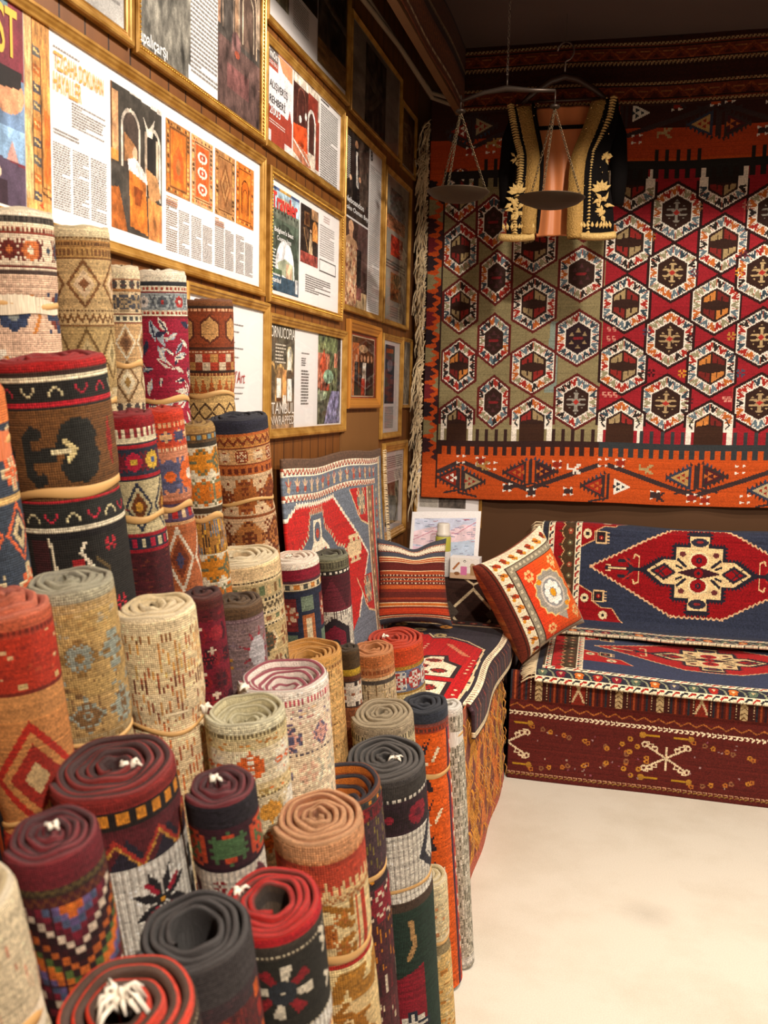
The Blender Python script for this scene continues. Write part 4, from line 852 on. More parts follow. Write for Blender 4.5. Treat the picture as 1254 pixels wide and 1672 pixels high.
def medallion_rug(L, W, cv, lowb, red='#a3161c', blue='#343a50', cell=.004, brown='#4a3622'):
    c = Cv(L, W, cell, '#2e2f3a'); g = random.Random(4)
    # flowered outer border
    for x in np.arange(.03, L, .075):
        for y in (.045, W - .045): flower(c, x, y, .022, (g.choice(['#a82a22', '#c86a2a', '#5a6a58', '#8a2030', '#4a4a5a']), '#d9c090'))
        for y in (.045, W - .045): c.line([(x + .024, y - .02), (x + .04, y), (x + .05, y + .02)], .008, '#8f9074')
    guard(c, 0, 0, L, .022); guard(c, 0, W - .022, L, W); c.rect(0, 0, .006, W, '#e9dcbc'); c.rect(L - .006, 0, L, W, '#e9dcbc')
    y0, y1 = .075, W - .075
    guard(c, .03, y0, L - .03, y0 + .028); guard(c, .03, y1 - .028, L - .03, y1)
    y0 += .028; y1 -= .028
    for s in (0, 1):
        X = lambda t: t if s == 0 else L - t
        R_ = lambda a, b, col: c.rect(min(X(a), X(b)), y0, max(X(a), X(b)), y1, col)
        R_(.03, .17, brown)
        a, b = sorted((X(.035), X(.062))); guard(c, a, y0 - .028, b, y1 + .028)
        R_(.064, .082, red)
        yy = y0
        while yy < y1:
            c.poly([(X(.08), yy), (X(.1), yy + .008), (X(.1), yy + .018), (X(.112), yy + .03), (X(.1), yy + .042), (X(.1), yy + .052), (X(.08), yy + .06)], red); c.line([(X(.1), yy + .005), (X(.114), yy + .03), (X(.1), yy + .055)], .004, '#d9a070'); yy += .06
        for yy in np.arange(y0 + .03, y1, .052): flower(c, X(.14), yy, .013, (g.choice(['#8a6a4a', '#9a4a34', '#5e5a40']), '#d8c090'))
        a, b = sorted((X(.165), X(.19))); guard(c, a, y0, b, y1)
    c.rect(.19, y0, L - .19, y1, blue)
    cx = L / 2
    # lozenge field
    hl, hh = cx - .24, .205; fl = .115
    P_ = [(cx - hl, cv), (cx - fl, cv - hh), (cx + fl, cv - hh), (cx + hl, cv), (cx + fl, cv + hh), (cx - fl, cv + hh)]
    c.poly(P_, red)
    for k in range(6):
        a, b = P_[k], P_[(k + 1) % 6]; n = max(4, int(math.dist(a, b) / .012)); q = []
        for t in range(n + 1):
            p = lerp(a, b, t / n); q.append((p[0], p[1] + (.004 if t % 2 else -.004)))
        c.line(q, .007, '#e0b48a')
    # medallion
    def saw(pts, d, col):
        for k in range(len(pts)):
            a, b = pts[k], pts[(k + 1) % len(pts)]; n = max(1, int(math.dist(a, b) / .014)); nx, ny = (b[1] - a[1]), -(b[0] - a[0]); l = math.hypot(nx, ny) + 1e-9
            for t in range(n):
                p, q = lerp(a, b, t / n), lerp(a, b, (t + 1) / n); m = lerp(p, q, .5); c.poly([p, q, (m[0] + nx / l * d, m[1] + ny / l * d)], col)
    def sc_(pts, k): return [(cx + x * k, cv + y * k) for x, y in pts]
    half_ = [(-.235, 0), (-.16, -.055), (-.105, -.055), (-.105, -.115), (-.04, -.115), (-.045, -.172), (.045, -.172), (.04, -.115), (.105, -.115), (.105, -.055), (.16, -.055), (.235, 0)]
    full = half_ + [(x, -y) for x, y in half_[::-1][1:-1]]
    o = sc_(full, 1.1); c.poly(o, '#23222e'); saw(o, .014, '#23222e'); c.poly(sc_(full, 1.0), '#e6c894')
    for s in (-1, 1):
        c.poly([(cx + s * .22, cv), (cx + s * .155, cv - .04), (cx + s * .1, cv), (cx + s * .155, cv + .04)], '#2c2630'); c.poly([(cx + s * .2, cv), (cx + s * .155, cv - .026), (cx + s * .115, cv), (cx + s * .155, cv + .026)], red)
        for q in (-1, 1): c.line([(cx + s * .2, cv - q * .03), (cx + s * .14, cv + q * .03)], .008, '#2c2630')
        c.ell(cx, cv + s * .142, .04, .022, '#2e2c3a'); c.ell(cx, cv + s * .142, .014, .008, '#8a2a2a')
        c.ell(cx, cv + s * .06, .045, .036, '#efdcb0'); c.ell(cx, cv + s * .058, .036, .03, red); flower(c, cx, cv + s * .058, .014, ('#23222e', red))
        for q in (-1, 1): c.ell(cx + q * .075, cv + s * .085, .014, .012, '#6a3030'); c.line([(cx + q * .06, cv + s * .03), (cx + q * .095, cv + s * .06)], .013, '#23222e'); c.line([(cx + q * .075, cv + s * .02), (cx + q * .1, cv + s * .03)], .01, '#23222e')
    c.poly([(cx - .1, cv), (cx, cv - .028), (cx + .1, cv), (cx, cv + .028)], '#3a1c24'); flower(c, cx, cv, .022, (red, '#23222e'))
    # pendants at both ends of the medallion
    for s in (-1, 1):
        X = lambda t: cx + s * t
        c.line([(X(.25), cv), (X(.42), cv)], .014, '#23222e'); c.line([(X(.33), cv), (X(.41), cv)], .006, '#e6c894')
        for q in (-1, 1):
            c.line([(X(.3), cv), (X(.32), cv + q * .04), (X(.36), cv + q * .035)], .016, '#2a2830'); c.line([(X(.27), cv + q * .01), (X(.27), cv + q * .06), (X(.29), cv + q * .068), (X(.295), cv + q * .05)], .007, '#e0bc8a'); c.line([(X(.4), cv + q * .012), (X(.42), cv + q * .014)], .006, '#e6c894'); c.line([(X(.3), cv + q * .02), (X(.34), cv + q * .05)], .009, '#b02a24')
    # corner brackets
    for s in (-1, 1):
        for q in (-1, 1):
            X = lambda t: (t if s < 0 else L - t); Y = lambda t: cv + q * t
            c.poly([(X(.19), Y(.09)), (X(.255), Y(.125)), (X(.255), Y(.16)), (X(.3), Y(.19)), (X(.35), Y(.19)), (X(.4), Y(.26)), (X(.19), Y(.26))], red); c.line([(X(.19), Y(.09)), (X(.255), Y(.125)), (X(.255), Y(.16)), (X(.3), Y(.19)), (X(.35), Y(.19)), (X(.4), Y(.26))], .005, '#d9a878')
            c.poly([(X(.258), Y(.11)), (X(.31), Y(.11)), (X(.31), Y(.165)), (X(.258), Y(.165))], '#2e2426'); c.loop([(X(.262), Y(.112)), (X(.308), Y(.112)), (X(.308), Y(.162)), (X(.262), Y(.162))], .006, '#e0bc8a')
            for t in range(4): c.rect(min(X(.31), X(.325)), Y(.115 + .014 * t) - .003, max(X(.31), X(.325)), Y(.115 + .014 * t) + .003, '#e0bc8a')
            flower(c, X(.22), Y(.15), .022, ('#e6d2a6', '#2a2024')); flower(c, X(.31), Y(.225), .022, ('#e6d2a6', '#2a2024')); flower(c, X(.285), Y(.137), .01, ('#a3161c', '#e0bc8a'))
    return c

SX0, SX1, SF = .655, 2.3, 3.985
sofa = empty('divan_sofa', (SX0, SF, 0), 'long low divan by the back wall, covered in maroon embroidered kilim', 'sofa')
def S(p): return (p[0] - SX0, p[1] - SF, p[2])
M['maroon'] = plain('maroon_wool_cover', '#4e1c18', .95, noise=.2, scale=60, bump=.3, sheen=.2)
MB().box(S((SX0 + .004, SF + .012, 0)), S((SX1, 4.83, .43)), .01).build('base', M['maroon'], sofa)
MB().box(S((SX0 + .03, SF + .03, .425)), S((SX1 - .01, 4.72, .475)), .03).build('seat_cushion', M['maroon'], sofa, True)
v, fc = [], []
bk = [(4.69, .45), (4.735, .95), (4.755, .985), (4.79, .985), (4.81, .96), (4.815, .45)]
for x in (.72, 2.28): v += [S((x, y, z)) for y, z in bk]
n = len(bk); fc = [(i, (i + 1) % n, n + (i + 1) % n, n + i) for i in range(n)] + [tuple(range(n))[::-1], tuple(range(n, 2 * n))]
obj('backrest', v, fc, M['maroon'], sofa)
fl = Cv(SX1 - SX0, .47, .0042, '#5a1f1a'); L = SX1 - SX0; g = random.Random(2)
# striped strip under the seat edge
fl.rect(0, 0, L, .125, '#5a2219'); x = .0
while x < L:
    for q in range(5): fl.rect(x + .016 * q, 0, x + .016 * q + .008, .12, ['#2c2c34', '#a04a28', '#3a2024', '#8a3420', '#2c3038'][q])
    x += .085; fl.rect(x, 0, x + .075, .12, '#46201c')
    if int(x * 5) % 2: fl.rect(x + .008, 0, x + .062, .12, '#8a2f22'); fl.line([(x + .012, .005), (x + .058, .11)], .009, '#d9c096'); fl.line([(x + .058, .005), (x + .012, .11)], .009, '#d9c096')
    else:
        fl.rect(x + .02, 0, x + .05, .12, '#c9b184')
        for q in range(7): fl.line([(x + .022, .02 * q), (x + .035, .02 * q - .012), (x + .048, .02 * q)], .004, '#6a4a2c')
    for q in (.003, .07): 
        for t in range(10): fl.rect(x + q - .002, .012 * t, x + q + .002, .012 * t + .006, '#d9c096')
    x += .078
def slant(x): return .02 * x
for q in range(30): xx = q * .058; fl.line([(xx, .155 + slant(xx)), (xx + .03, .138 + slant(xx)), (xx + .058, .155 + slant(xx))], .005, '#a8632e')
xx = 0
while xx < L: fl.line([(xx, .172 + slant(xx)), (xx + .014, .176 + slant(xx))], .006, '#ecd9b8'); fl.line([(xx + .004, .186 + slant(xx)), (xx + .014, .18 + slant(xx))], .006, '#ecd9b8'); xx += .021
xx = 0
while xx < L: fl.line([(xx, .437), (xx + .013, .441)], .005, '#b98a6a'); fl.line([(xx, .45), (xx + .013, .446)], .005, '#8a6a34'); xx += .02
for ux in (-.005, .645, 1.295):
    cc = '#dcc7a4'; cy = .312
    fl.line([(ux, cy - .045), (ux, cy + .05)], .007, cc); fl.ell(ux, cy, .008, .008, '#a8632e')
    for sx in (-1, 1):
        for sy in (-1, 1):
            e = (ux + sx * .085, cy + sy * .05); fl.line([(ux, cy), e], .008, cc); fl.ell(e[0], e[1], .013, .013, cc); fl.ell(e[0], e[1], .006, .006, '#5a1f1a')
            for t in (.45, .65, .85): p = lerp((ux, cy), e, t); fl.line([p, (p[0] - sx * .004, p[1] + sy * .02), (p[0] + sx * .01, p[1] + sy * .021)], .006, cc)
    for yy in (.222, .403):
        for sx in (-1, 1): fl.line([(ux + sx * .03, yy), (ux + sx * .095, yy)], .006, '#b08420'); fl.ell(ux + sx * .095, yy, .013, .013, '#a8782c')
for base in (.0, .65, 1.3):
    for q in range(12):
        a = q / 11
        for yy in (.235 + .085 * a, .42 - .085 * a): fl.ell(base + .1 + .45 * a + .02 * math.sin(q * 3), yy, .0105, .0105, ['#a8642a', '#8a5a3c', '#b5782c'][q % 3]); fl.ell(base + .1 + .45 * a + .02 * math.sin(q * 3), yy, .004, .004, '#5a1f1a')
    for dx, dy in ((.5, .245), (.53, .275), (.5, .3), (.47, .27), (.51, .4), (.54, .37), (.48, .375)): fl.ell(base + dx, dy, .011, .011, '#b07a2c'); fl.ell(base + dx, dy, .004, .004, '#5a1f1a')
    for q in range(22): fl.ell(base + g.uniform(.08, .56), g.uniform(.22, .42), .004, .004, g.choice(['#9a7a7a', '#8a4a5a', '#a08a7a']))
sheet('kilim_cover', fl, lambda U, V: (U, .0 - .004 * np.sin(U * 8) * V * 2 + .02 * np.exp(-V / .015), .47 - V * 1.0), M['flat'], sofa, 5, .07, .006)

# rug over the backrest
mb = medallion_rug(1.47, .96, .5, True, red='#8f1118', blue='#31374a')
bx0, byy, bz0 = .70, 4.66, .42
rg = empty('backrest_rug', (bx0, byy, .5), 'red lozenge rug with blue ground hung upright over the divan backrest', 'rug', 'pair of matching medallion rugs on the divan')
def back_fn(U, V):
    # path over the top: behind (v<.20), over the bolster, then down the front face
    s = np.array([0, .2, .225, .30, .325, .74, .8, .96]); yy = np.array([4.838, 4.838, 4.83, 4.735, 4.70, 4.645, 4.6, 4.46]); zz = np.array([.8, .99, 1.008, 1.012, .995, .575, .545, .54])
    y = np.interp(V, s, yy); z = np.interp(V, s, zz)
    y = y - .008 * np.sin(U * 9 + 2) * (V > .35) - .004 * np.sin(U * 23)
    return U, y - byy, z - .5 + .006 * np.sin(U * 7) * (V < .35)
sheet('rug_pile', mb, back_fn, M['pile'], rg, 31, .09, .012)
m = MB(); g = random.Random(1)
for q in range(46):
    vv = .3 + .5 * q / 45; X, Y, Z = back_fn(np.array(0.), np.array(vv)); m.tube([(0, float(Y) - .004, float(Z)), (-.03, float(Y) - .012 + g.uniform(-.006, .006), float(Z) + g.uniform(-.01, .004)), (-.045 - .01 * g.random(), float(Y) - .01, float(Z) - .02)], .0032, 5)
m.build('fringe', M['fringe'], rg, True)
# rug on the seat
ms = medallion_rug(1.46, .90, .4, True, red='#b01c1e', blue='#37405c')
rg2 = empty('seat_rug', (.74, 3.95, .49), 'red lozenge rug with cream-edged flower border lying flat on the divan seat', 'rug', 'pair of matching medallion rugs on the divan')
def seat_fn(U, V):
    s = np.array([0, .08, .16, .8, .86, .9]); yy = np.array([4.70, 4.64, 4.57, 3.99, 3.945, 3.925]); zz = np.array([.565, .53, .512, .5, .488, .452])
    y = np.interp(V, s, yy); z = np.interp(V, s, zz)
    z = z + .012 * np.sin(U * 5.2 + .8) * np.sin(np.clip(V / .9, 0, 1) * PI) + .03 * np.exp(-((U - .2) / .07) ** 2 - ((V - .05) / .07) ** 2)
    return U - .0 + .02 * (V / .9), y - 3.95 - .01 * np.sin(U * 4), z - .49 - .018 * U * (V / .9)
sheet('rug_pile', ms, seat_fn, M['pile'], rg2, 32, .09, .014)
m = MB()
for q in range(44):
    vv = .3 + .58 * q / 43; X, Y, Z = [float(np.asarray(t)) for t in seat_fn(np.array(0.), np.array(vv))]
    m.tube([(X, Y, Z - .004), (X - .025, Y - .004, Z - .012 + g.uniform(-.004, .004)), (X - .048 - .012 * g.random(), Y - .012, Z - .03)], .0034, 5)
m.build('fringe', M['fringe'], rg2, True)

# ================================================================== bench along the left wall
BX, BY = .61, 3.24
bench = empty('bench', (0, BY, 0), 'box bench along the frame wall, its front covered in orange and yellow shaggy kilim', 'bench')
MB().box((.012, 0, 0), (BX, 4.27 - BY, .59), .015).build('seat_box', plain('brown_bench_cover', '#4a2a1a', .9, noise=.2, scale=40), bench, True)
MB().box((BX - .055, -.5, 0), (BX, .0, .585), .01).build('front_board', bpy.data.materials['brown_bench_cover'], bench, True)
oc = Cv(3.965 - BY + .5, .62, .005, '#7a3520'); g = random.Random(6)
for q in range(900): x, y = g.uniform(0, oc.w), g.uniform(0, .62); oc.line([(x, y), (x + g.uniform(-.012, .012), y + g.uniform(.01, .04))], .006, g.choice(['#6a2a1c', '#8a4a2a', '#5a2a24', '#9a5a34', '#7a3a2c', '#b08a3c']))
for x0, cc, wd in ((.05, '#d9741e', .05), (.42, '#c9861f', .06), (.24, '#d98a24', .035), (.6, '#d9741e', .05), (.78, '#d98a24', .04), (.95, '#d9741e', .055), (1.12, '#c2962e', .05)):
    for s in (1, -1): oc.line([(x0 - .1 * s, .05), (x0 + .12 * s, .3), (x0 - .08 * s, .58)], wd, cc)
for q in range(330): x, y = g.uniform(0, oc.w), g.uniform(0, .62); oc.line([(x, y), (x + g.uniform(-.01, .01), y + g.uniform(.01, .05))], .005, g.choice(['#d9801e', '#e0a030', '#c8702a', '#b5551e', '#a8462a', '#c9a048']))
oc.rect(0, .56, oc.w, .62, '#b5573a'); oc.rect(0, 0, oc.w, .05, '#9a4a28')
sheet('kilim_cover', oc, lambda U, V: (BX + .004 + .035 * (V / .6) + .006 * np.sin(U * 14) * V, U - .5, .605 - V), M['pile'], bench, 8, .12, .004)
m = MB()
for q in range(260):
    y, z = g.uniform(0, oc.w) - .5, g.uniform(.06, .58); x = BX + .01 + .035 * (1 - z / .6); m.tube([(x, y, z), (x + .008, y + g.uniform(-.01, .01), z - .012), (x + .006, y + g.uniform(-.02, .02), z - .04)], [.002, .002, .001], 4)
tag(m.build('shag', plain('yellow_wool_tufts', '#c9862a', .95, noise=.35, scale=9, sheen=.3), bench, True), kind='stuff')

br = Cv(1.2, .70, .0042, '#2c2830'); RD2 = '#b80e14'
_b0 = br; br = Cv(1.0, .70, .0042, '#2c2830')
br.rect(0, 0, 1.0, .5, '#302a34')
br.poly([(0, .12), (.55, .14), (.62, .2), (.7, .2), (.72, .27), (.66, .3), (.68, .36), (.62, .44), (.5, .53), (0, .55)], RD2)
for q in range(9): flower(br, .72 + .07 * (q % 4), .12 + .1 * (q // 3), .03, (['#d08a34', '#c9502a', '#b09a6a'][q % 3], '#3a2020'))
br.poly([(.02, .2), (.16, .24), (.22, .3), (.34, .34), (.36, .42), (.26, .44), (.2, .5), (.02, .5)], '#2e2024'); br.poly([(.03, .22), (.15, .26), (.2, .32), (.32, .36), (.33, .41), (.24, .42), (.18, .48), (.03, .48)], '#efe0c0')
for x, y in ((.08, .3), (.15, .36), (.25, .385), (.1, .43), (.06, .37)): br.stamp(x, y, sym(int(x * 100), 7, .5), .009, ['#a31c1c', '#4a2a20'])
br.stamp(.42, .2, sym(5, 9), .012, ['#e6d2b0', '#3a2a24']); br.stamp(.2, .17, sym(6, 9), .011, ['#e6d2b0', '#6a2a24'])
for q in range(9): br.line([(.36 + .025 * q, .5 - .012 * q), (.38 + .025 * q, .47 - .012 * q)], .007, '#e0a878')
for q in range(5): br.ell(.4 + .04 * q, .3, .008, .008, '#e9c9a0'); br.ell(.1 + .05 * q, .525, .008, .006, '#e9c9a0')
br.line([(0, .555), (.5, .537), (.64, .45), (.7, .37), (.68, .3), (.74, .27)], .007, '#e0c49a')
br.rect(0, .565, 1, .7, '#38242a'); br.rect(0, .57, 1, .592, '#ead9b8'); br.rect(0, .68, 1, .694, '#e0cda8')
for q in range(40): br.line([(q * .025, .587), (q * .025 + .012, .575)], .005, '#6a3028'); br.line([(q * .05, .6), (q * .05 + .02, .67)], .007, ['#8a3a34', '#56404a', '#a86a4a'][q % 3])
br.rect(.93, 0, 1, .7, '#3a2420'); br.rect(.9, 0, .915, .6, '#d9c098')
for q in range(12): flower(br, .955, .04 + .055 * q, .018, ('#9a3028', '#d0b080'))
for q in range(12): flower(br, .04 + .08 * q, .06, .02, (['#a8342a', '#6a6a50'][q % 2], '#d0b080'))
n_ = _b0.nx - br.nx; _b0.a[:, n_:] = br.a; _b0.a[:, :n_] = br.a[:, :n_][:, ::-1]; br = _b0
rb = empty('bench_rug', (.03, 3.14, .6), 'bright red rug with a cream motif lying on the bench by the rolled rugs', 'rug')
def bench_fn(U, V):
    s = np.array([0, .54, .59, .62, .70]); xx = np.array([0, .545, .59, .602, .606]); zz = np.array([.0, .008, .0, -.02, -.105])
    x = np.interp(V, s, xx); z = np.interp(V, s, zz)
    return x + .008 * np.sin(U * 9) * (V > .55), -.1 + U, z + .012 * np.sin(U * 6) * np.sin(V * 5) - .02 * (U / 1.2) ** 4
sheet('rug_pile', br, bench_fn, M['pile'], rb, 12, .1, .012, flip=True)

# rug hung against the left wall behind the bench
wr = Cv(1.27, .92, .0045, '#6a7482'); g = random.Random(8)
wr.rect(0, 0, 1.27, .03, '#5e4636')
def zband(y0, y1, x1):
    wr.rect(0, y0, x1, y1, '#eee0c8'); zig(wr, 0, x1, (y0 + y1) / 2, .008, .035, .007, '#a8503a')
    for q in range(int(x1 / .035)): wr.ell(q * .035 + .01, (y0 + y1) / 2 + .008, .005, .004, '#4a5468')
zband(.03, .058, 1.23); zband(.118, .142, 1.13)
for q in range(15): x = .04 + q * .076; wr.line([(x, .07), (x, .108)], .012, g.choice(['#c9b08a', '#b0604a', '#d0b89a'])); wr.line([(x - .02, .075), (x, .095), (x + .02, .075)], .009, g.choice(['#c9a890', '#a85a48', '#b58a70'])); wr.ell(x, .1, .014, .01, g.choice(['#b0503c', '#d0b48c']))
RW = '#bb1c18'
oct_ = [(.0, .2), (.1, .155), (.55, .155), (.93, .42), (.72, .64), (.55, .72), (.0, .72)]
wr.poly(oct_, RW); q_ = oct_[:5]
for a, b in zip(q_[:-1], q_[1:]):
    n = int(math.dist(a, b) / .014); wr.line([(lerp(a, b, t / n)[0], lerp(a, b, t / n)[1] + (.004 if t % 2 else -.004)) for t in range(n + 1)], .012, '#efe2cc')
md = [(.24, .19), (.4, .19), (.42, .25), (.5, .29), (.56, .34), (.64, .36), (.64, .5), (.5, .56), (.1, .56), (.0, .48), (.0, .36), (.1, .31), (.2, .27)]
wr.poly(md, '#5a6472'); 
for k_ in range(len(md)):
    a, b = md[k_ - 1], md[k_]; n = max(1, int(math.dist(a, b) / .022))
    for t in range(n): p = lerp(a, b, (t + .5) / n); wr.line([p, (p[0] + (p[0] - .32) * .06, p[1] + (p[1] - .4) * .08)], .009, '#c9b894')
md2 = [(.27, .21), (.37, .21), (.38, .28), (.46, .32), (.5, .37), (.58, .4), (.56, .48), (.4, .52), (.2, .52), (.08, .45), (.12, .36), (.2, .33), (.26, .29)]
wr.poly(md2, '#efe2c8'); wr.ell(.32, .255, .04, .035, '#5a6472'); wr.ell(.32, .26, .022, .018, '#b0402e')
for x, y in ((.24, .36), (.32, .4), (.4, .36), (.18, .43), (.46, .43), (.32, .47)): wr.stamp(x, y, sym(int(x * 77), 7, .5), .011, ['#b8342a', '#6a7078'])
for x in (.72, .78): wr.stamp(x, .38, sym(3, 9, .5), .012, ['#d9c096', '#8a7a5a'])
for y0, y1 in ((.15, .3), (.5, .66)):
    wr.poly([(.74, y0), (.96, y0), (.96, y1), (.86, y1 - .02), (.82, y1 - .05), (.8, y0 + .07)], RW); wr.line([(.74, y0), (.8, y0 + .07), (.82, y1 - .05), (.86, y1 - .02), (.96, y1)], .007, '#d9bc90'); wr.stamp(.88, (y0 + y1) / 2 - .02, sym(9, 9, .5), .012, ['#d0b890', '#7a7a70'])
wr.rect(.965, .145, .98, .92, '#d9c4a0'); wr.rect(.98, .145, 1.06, .92, '#8a6a50'); wr.rect(1.06, .145, 1.09, .92, '#c02c24'); wr.rect(1.09, .145, 1.1, .92, '#e0cca8'); wr.rect(1.1, .145, 1.2, .92, '#727a84'); wr.rect(1.2, .03, 1.235, .92, '#c9b692')
for q in range(16): flower(wr, 1.02, .17 + q * .048, .018, (g.choice(['#b5603c', '#6a6a58', '#c9a070']), '#e0cda8')); flower(wr, 1.15, .17 + q * .05, .02, (g.choice(['#a85040', '#c9a880', '#8a8a80']), '#e0cda8'))
hr = empty('wall_rug', (.018, 2.86, .48), 'red and slate-blue rug hung low on the frame wall behind the rolled rugs', 'rug')
sheet('rug_pile', wr, lambda U, V: (.018 + .10 * (V / .92) ** 1.5 + .008 * np.sin(U * 8 + V * 2), U, .92 - V - .012 * np.sin(U * 4.2) ** 2 - .012 * U), M['pile'], hr, 14, .1, .01)
m = MB()
for q in range(120):
    z = .9 - q * .0073; m.tube([(.022 + .10 * ((.92 - z) / .92) ** 1.5, 1.268, z - .015), (.03 + .10 * ((.92 - z) / .92) ** 1.5, 1.29, z - .015 + g.uniform(-.004, .004)), (.028 + .10 * ((.92 - z) / .92) ** 1.5, 1.31 + g.uniform(-.008, .004), z - .028)], .0026, 4)
m.build('fringe', M['fringe'], hr, True)

# ================================================================== cushions
def pillow(name, label, C4, puff, front, back, cpos, group=None, pinch=.06, dent=0., back_puff=1.2):
    """C4 = TL, TR, BR, BL corners in the world; front and back canvases"""
    TL, TR, BR, BL = [Vector(p) for p in C4]
    base = (BL + BR) / 2; n = ((BL - TL).cross(TR - TL)).normalized()
    root = empty(name, base, label, 'cushion', group)
    def fn(sign):
        def f(U, V):
            a = U / front.w; b = V / front.h
            A, B = 2 * a - 1, 2 * b - 1
            # pulled-in edges between the four corners
            aa = a + pinch * (-A) * (1 - B * B) * np.abs(A) ** 2 * -1 * -1; bb = b + pinch * (-B) * (1 - A * A) * np.abs(B) ** 2
            bb = bb + dent * np.exp(-((A - .05) / .35) ** 2) * np.exp(-((b) / .25) ** 2)
            w = [(1 - aa) * (1 - bb), aa * (1 - bb), aa * bb, (1 - aa) * bb]
            h = (puff if sign > 0 else puff * back_puff) * np.maximum(0, (1 - A ** 4) * (1 - B ** 4)) ** .55 * (1 + .03 * np.sin(7 * a + 3 * b))
            out = []
            for k in range(3):
                out.append(w[0] * TL[k] + w[1] * TR[k] + w[2] * BR[k] + w[3] * BL[k] + sign * n[k] * h - base[k])
            return out
        return f
    sheet('front_panel', front, fn(1), M['flat'] if cpos else M['pile'], root, 41, .07)
    sheet('back_panel', back, fn(-1), M['flat'], root, 42, .07, flip=True)
    return root, fn
st = Cv(.36, .40, .0032, '#6a2a22'); y = 0
def strip(h, col):
    global y
    st.rect(0, y, .36, y + h, col); y += h
strip(.026, '#454852'); strip(.004, '#a8522c'); strip(.03, '#e0d3ba'); strip(.004, '#7a3a2a'); strip(.024, '#454852')
for h, col in ((.004, '#e0c49a'), (.008, '#a84a24'), (.003, '#e0c49a'), (.006, '#a84a24'), (.003, '#e0c49a'), (.038, '#5c2420'), (.003, '#e0c49a'), (.012, '#a34a26')): strip(h, col)
for dots in (0, 1, 0):
    strip(.003, '#8f3a24'); yy = y; strip(.011, '#5a2a24' if dots == 0 else '#4a2826'); strip(.003, '#a8502a')
    for x in np.arange(.008, .36, .018):
        if dots: st.stamp(x, yy + .0055, EXX, .0021, ['#ead8b4'])
        else: st.poly([(x - .005, yy + .002), (x + .005, yy + .002), (x, yy + .009)], '#ead8b4')
for h, col in ((.016, '#b0562a'), (.003, '#e0c49a'), (.012, '#7a2c20'), (.026, '#5c2620'), (.008, '#8f3a22'), (.014, '#5e2622'), (.003, '#e9d3a8'), (.012, '#b5662a'), (.003, '#e9d3a8'), (.01, '#7a3020'), (.03, '#b53f22'), (.005, '#4a2826'), (.003, '#e0c49a'), (.006, '#8a3a24'), (.003, '#e0c49a'), (.03, '#40424c')): strip(h, col)
for x in np.arange(0, .36, .014): st.line([(x, .034), (x + .007, .031)], .003, '#3a302c'); st.line([(x, .057), (x + .007, .06)], .003, '#3a302c')
stb = Cv(.36, .40, .008, '#8a6a4a')
pillow('striped_cushion', 'kilim cushion with horizontal rust, cream and slate stripes, standing on the bench', [(.055, 3.985, 1.0), (.345, 4.08, 1.002), (.40, 3.99, .635), (.08, 3.90, .63)], .06, st, stb, True, dent=.07)

oq = Cv(.44, .50, .0036, '#d8401e')
gg = Cv(.44, .50, .0036, '#d8401e'); W_, H_ = .44, .5
for j in range(oq.ny): oq.a[j] = srgb('#d43a1c') + (srgb('#e2691f') - srgb('#d43a1c')) * np.clip((np.arange(oq.nx) / oq.nx - .3) * 1.4, 0, 1)[:, None]
oq.rect(0, 0, .44, .062, '#e2d5b8'); oq.rect(0, 0, .105, .5, '#e2d5b8'); oq.rect(0, 0, .045, .5, '#6e2c1c'); oq.rect(.03, 0, .037, .5, '#3a1c14')
oq.rect(.105, .062, .44, .1, '#8f8672'); oq.rect(.105, .062, .148, .5, '#8f8672'); oq.rect(.105, .465, .44, .5, '#a59a86'); oq.rect(.415, .062, .44, .5, '#a59a86')
for a, b in (((.105, .062), (.44, .062)), ((.105, .062), (.105, .5)), ((.148, .1), (.415, .1)), ((.148, .1), (.148, .465)), ((.148, .465), (.415, .465)), ((.045, 0), (.045, .5))): oq.line([a, b], .005, '#4a3226')
for q in range(9):
    yy = .035 + q * .054; cc = ['#a83c1c', '#c97a28', '#8f2f1a'][q % 3]
    oq.ell(.078, yy, .016, .011, cc); oq.ell(.066, yy + .014, .01, .008, '#c98a2c'); oq.line([(.06, yy - .012), (.095, yy + .012)], .006, '#5a2c1c'); oq.ell(.092, yy + .006, .009, .009, cc)
for q in range(6):
    xx = .13 + q * .054; cc = ['#a83c1c', '#c97a28', '#8f2f1a'][q % 3]; oq.ell(xx, .03, .013, .016, cc); oq.line([(xx - .016, .02), (xx + .016, .045)], .006, '#5a2c1c'); oq.ell(xx + .012, .044, .009, .009, '#c98a2c')
for q in range(12): oq.ell(.127, .09 + q * .035, .008, .008, '#c4b89c'); oq.ell(.14 + q * .026, .08, .007, .007, '#c4b89c')
mc = (.285, .27)
o_ = [(mc[0] + (.092 + .012 * (q % 2)) * math.cos(q * PI / 14) * 1.0, mc[1] + (.105 + .013 * (q % 2)) * math.sin(q * PI / 14)) for q in range(28)]
oq.poly(o_, '#e6c07a'); oq.poly([(mc[0] + (x - mc[0]) * .93, mc[1] + (z - mc[1]) * .93) for x, z in o_], '#9a948a'); oq.poly([(mc[0] - .03, mc[1] + .1), (mc[0] + .03, mc[1] + .1), (mc[0] + .02, mc[1] + .15)], '#a59d90')
oq.ell(mc[0], mc[1], .066, .076, '#c9beb0'); oq.ell(mc[0], mc[1], .056, .066, '#8a8a8c')
for q in range(8): a = q * PI / 4 + .2; oq.ell(mc[0] + .034 * math.cos(a), mc[1] + .04 * math.sin(a), .015, .018, '#f2ece2')
oq.ell(*mc, .015, .02, '#e09a20')
for x, z in ((mc[0] - .05, mc[1] - .07), (mc[0] + .05, mc[1] + .075)): oq.ell(x, z, .015, .012, '#dc9024')
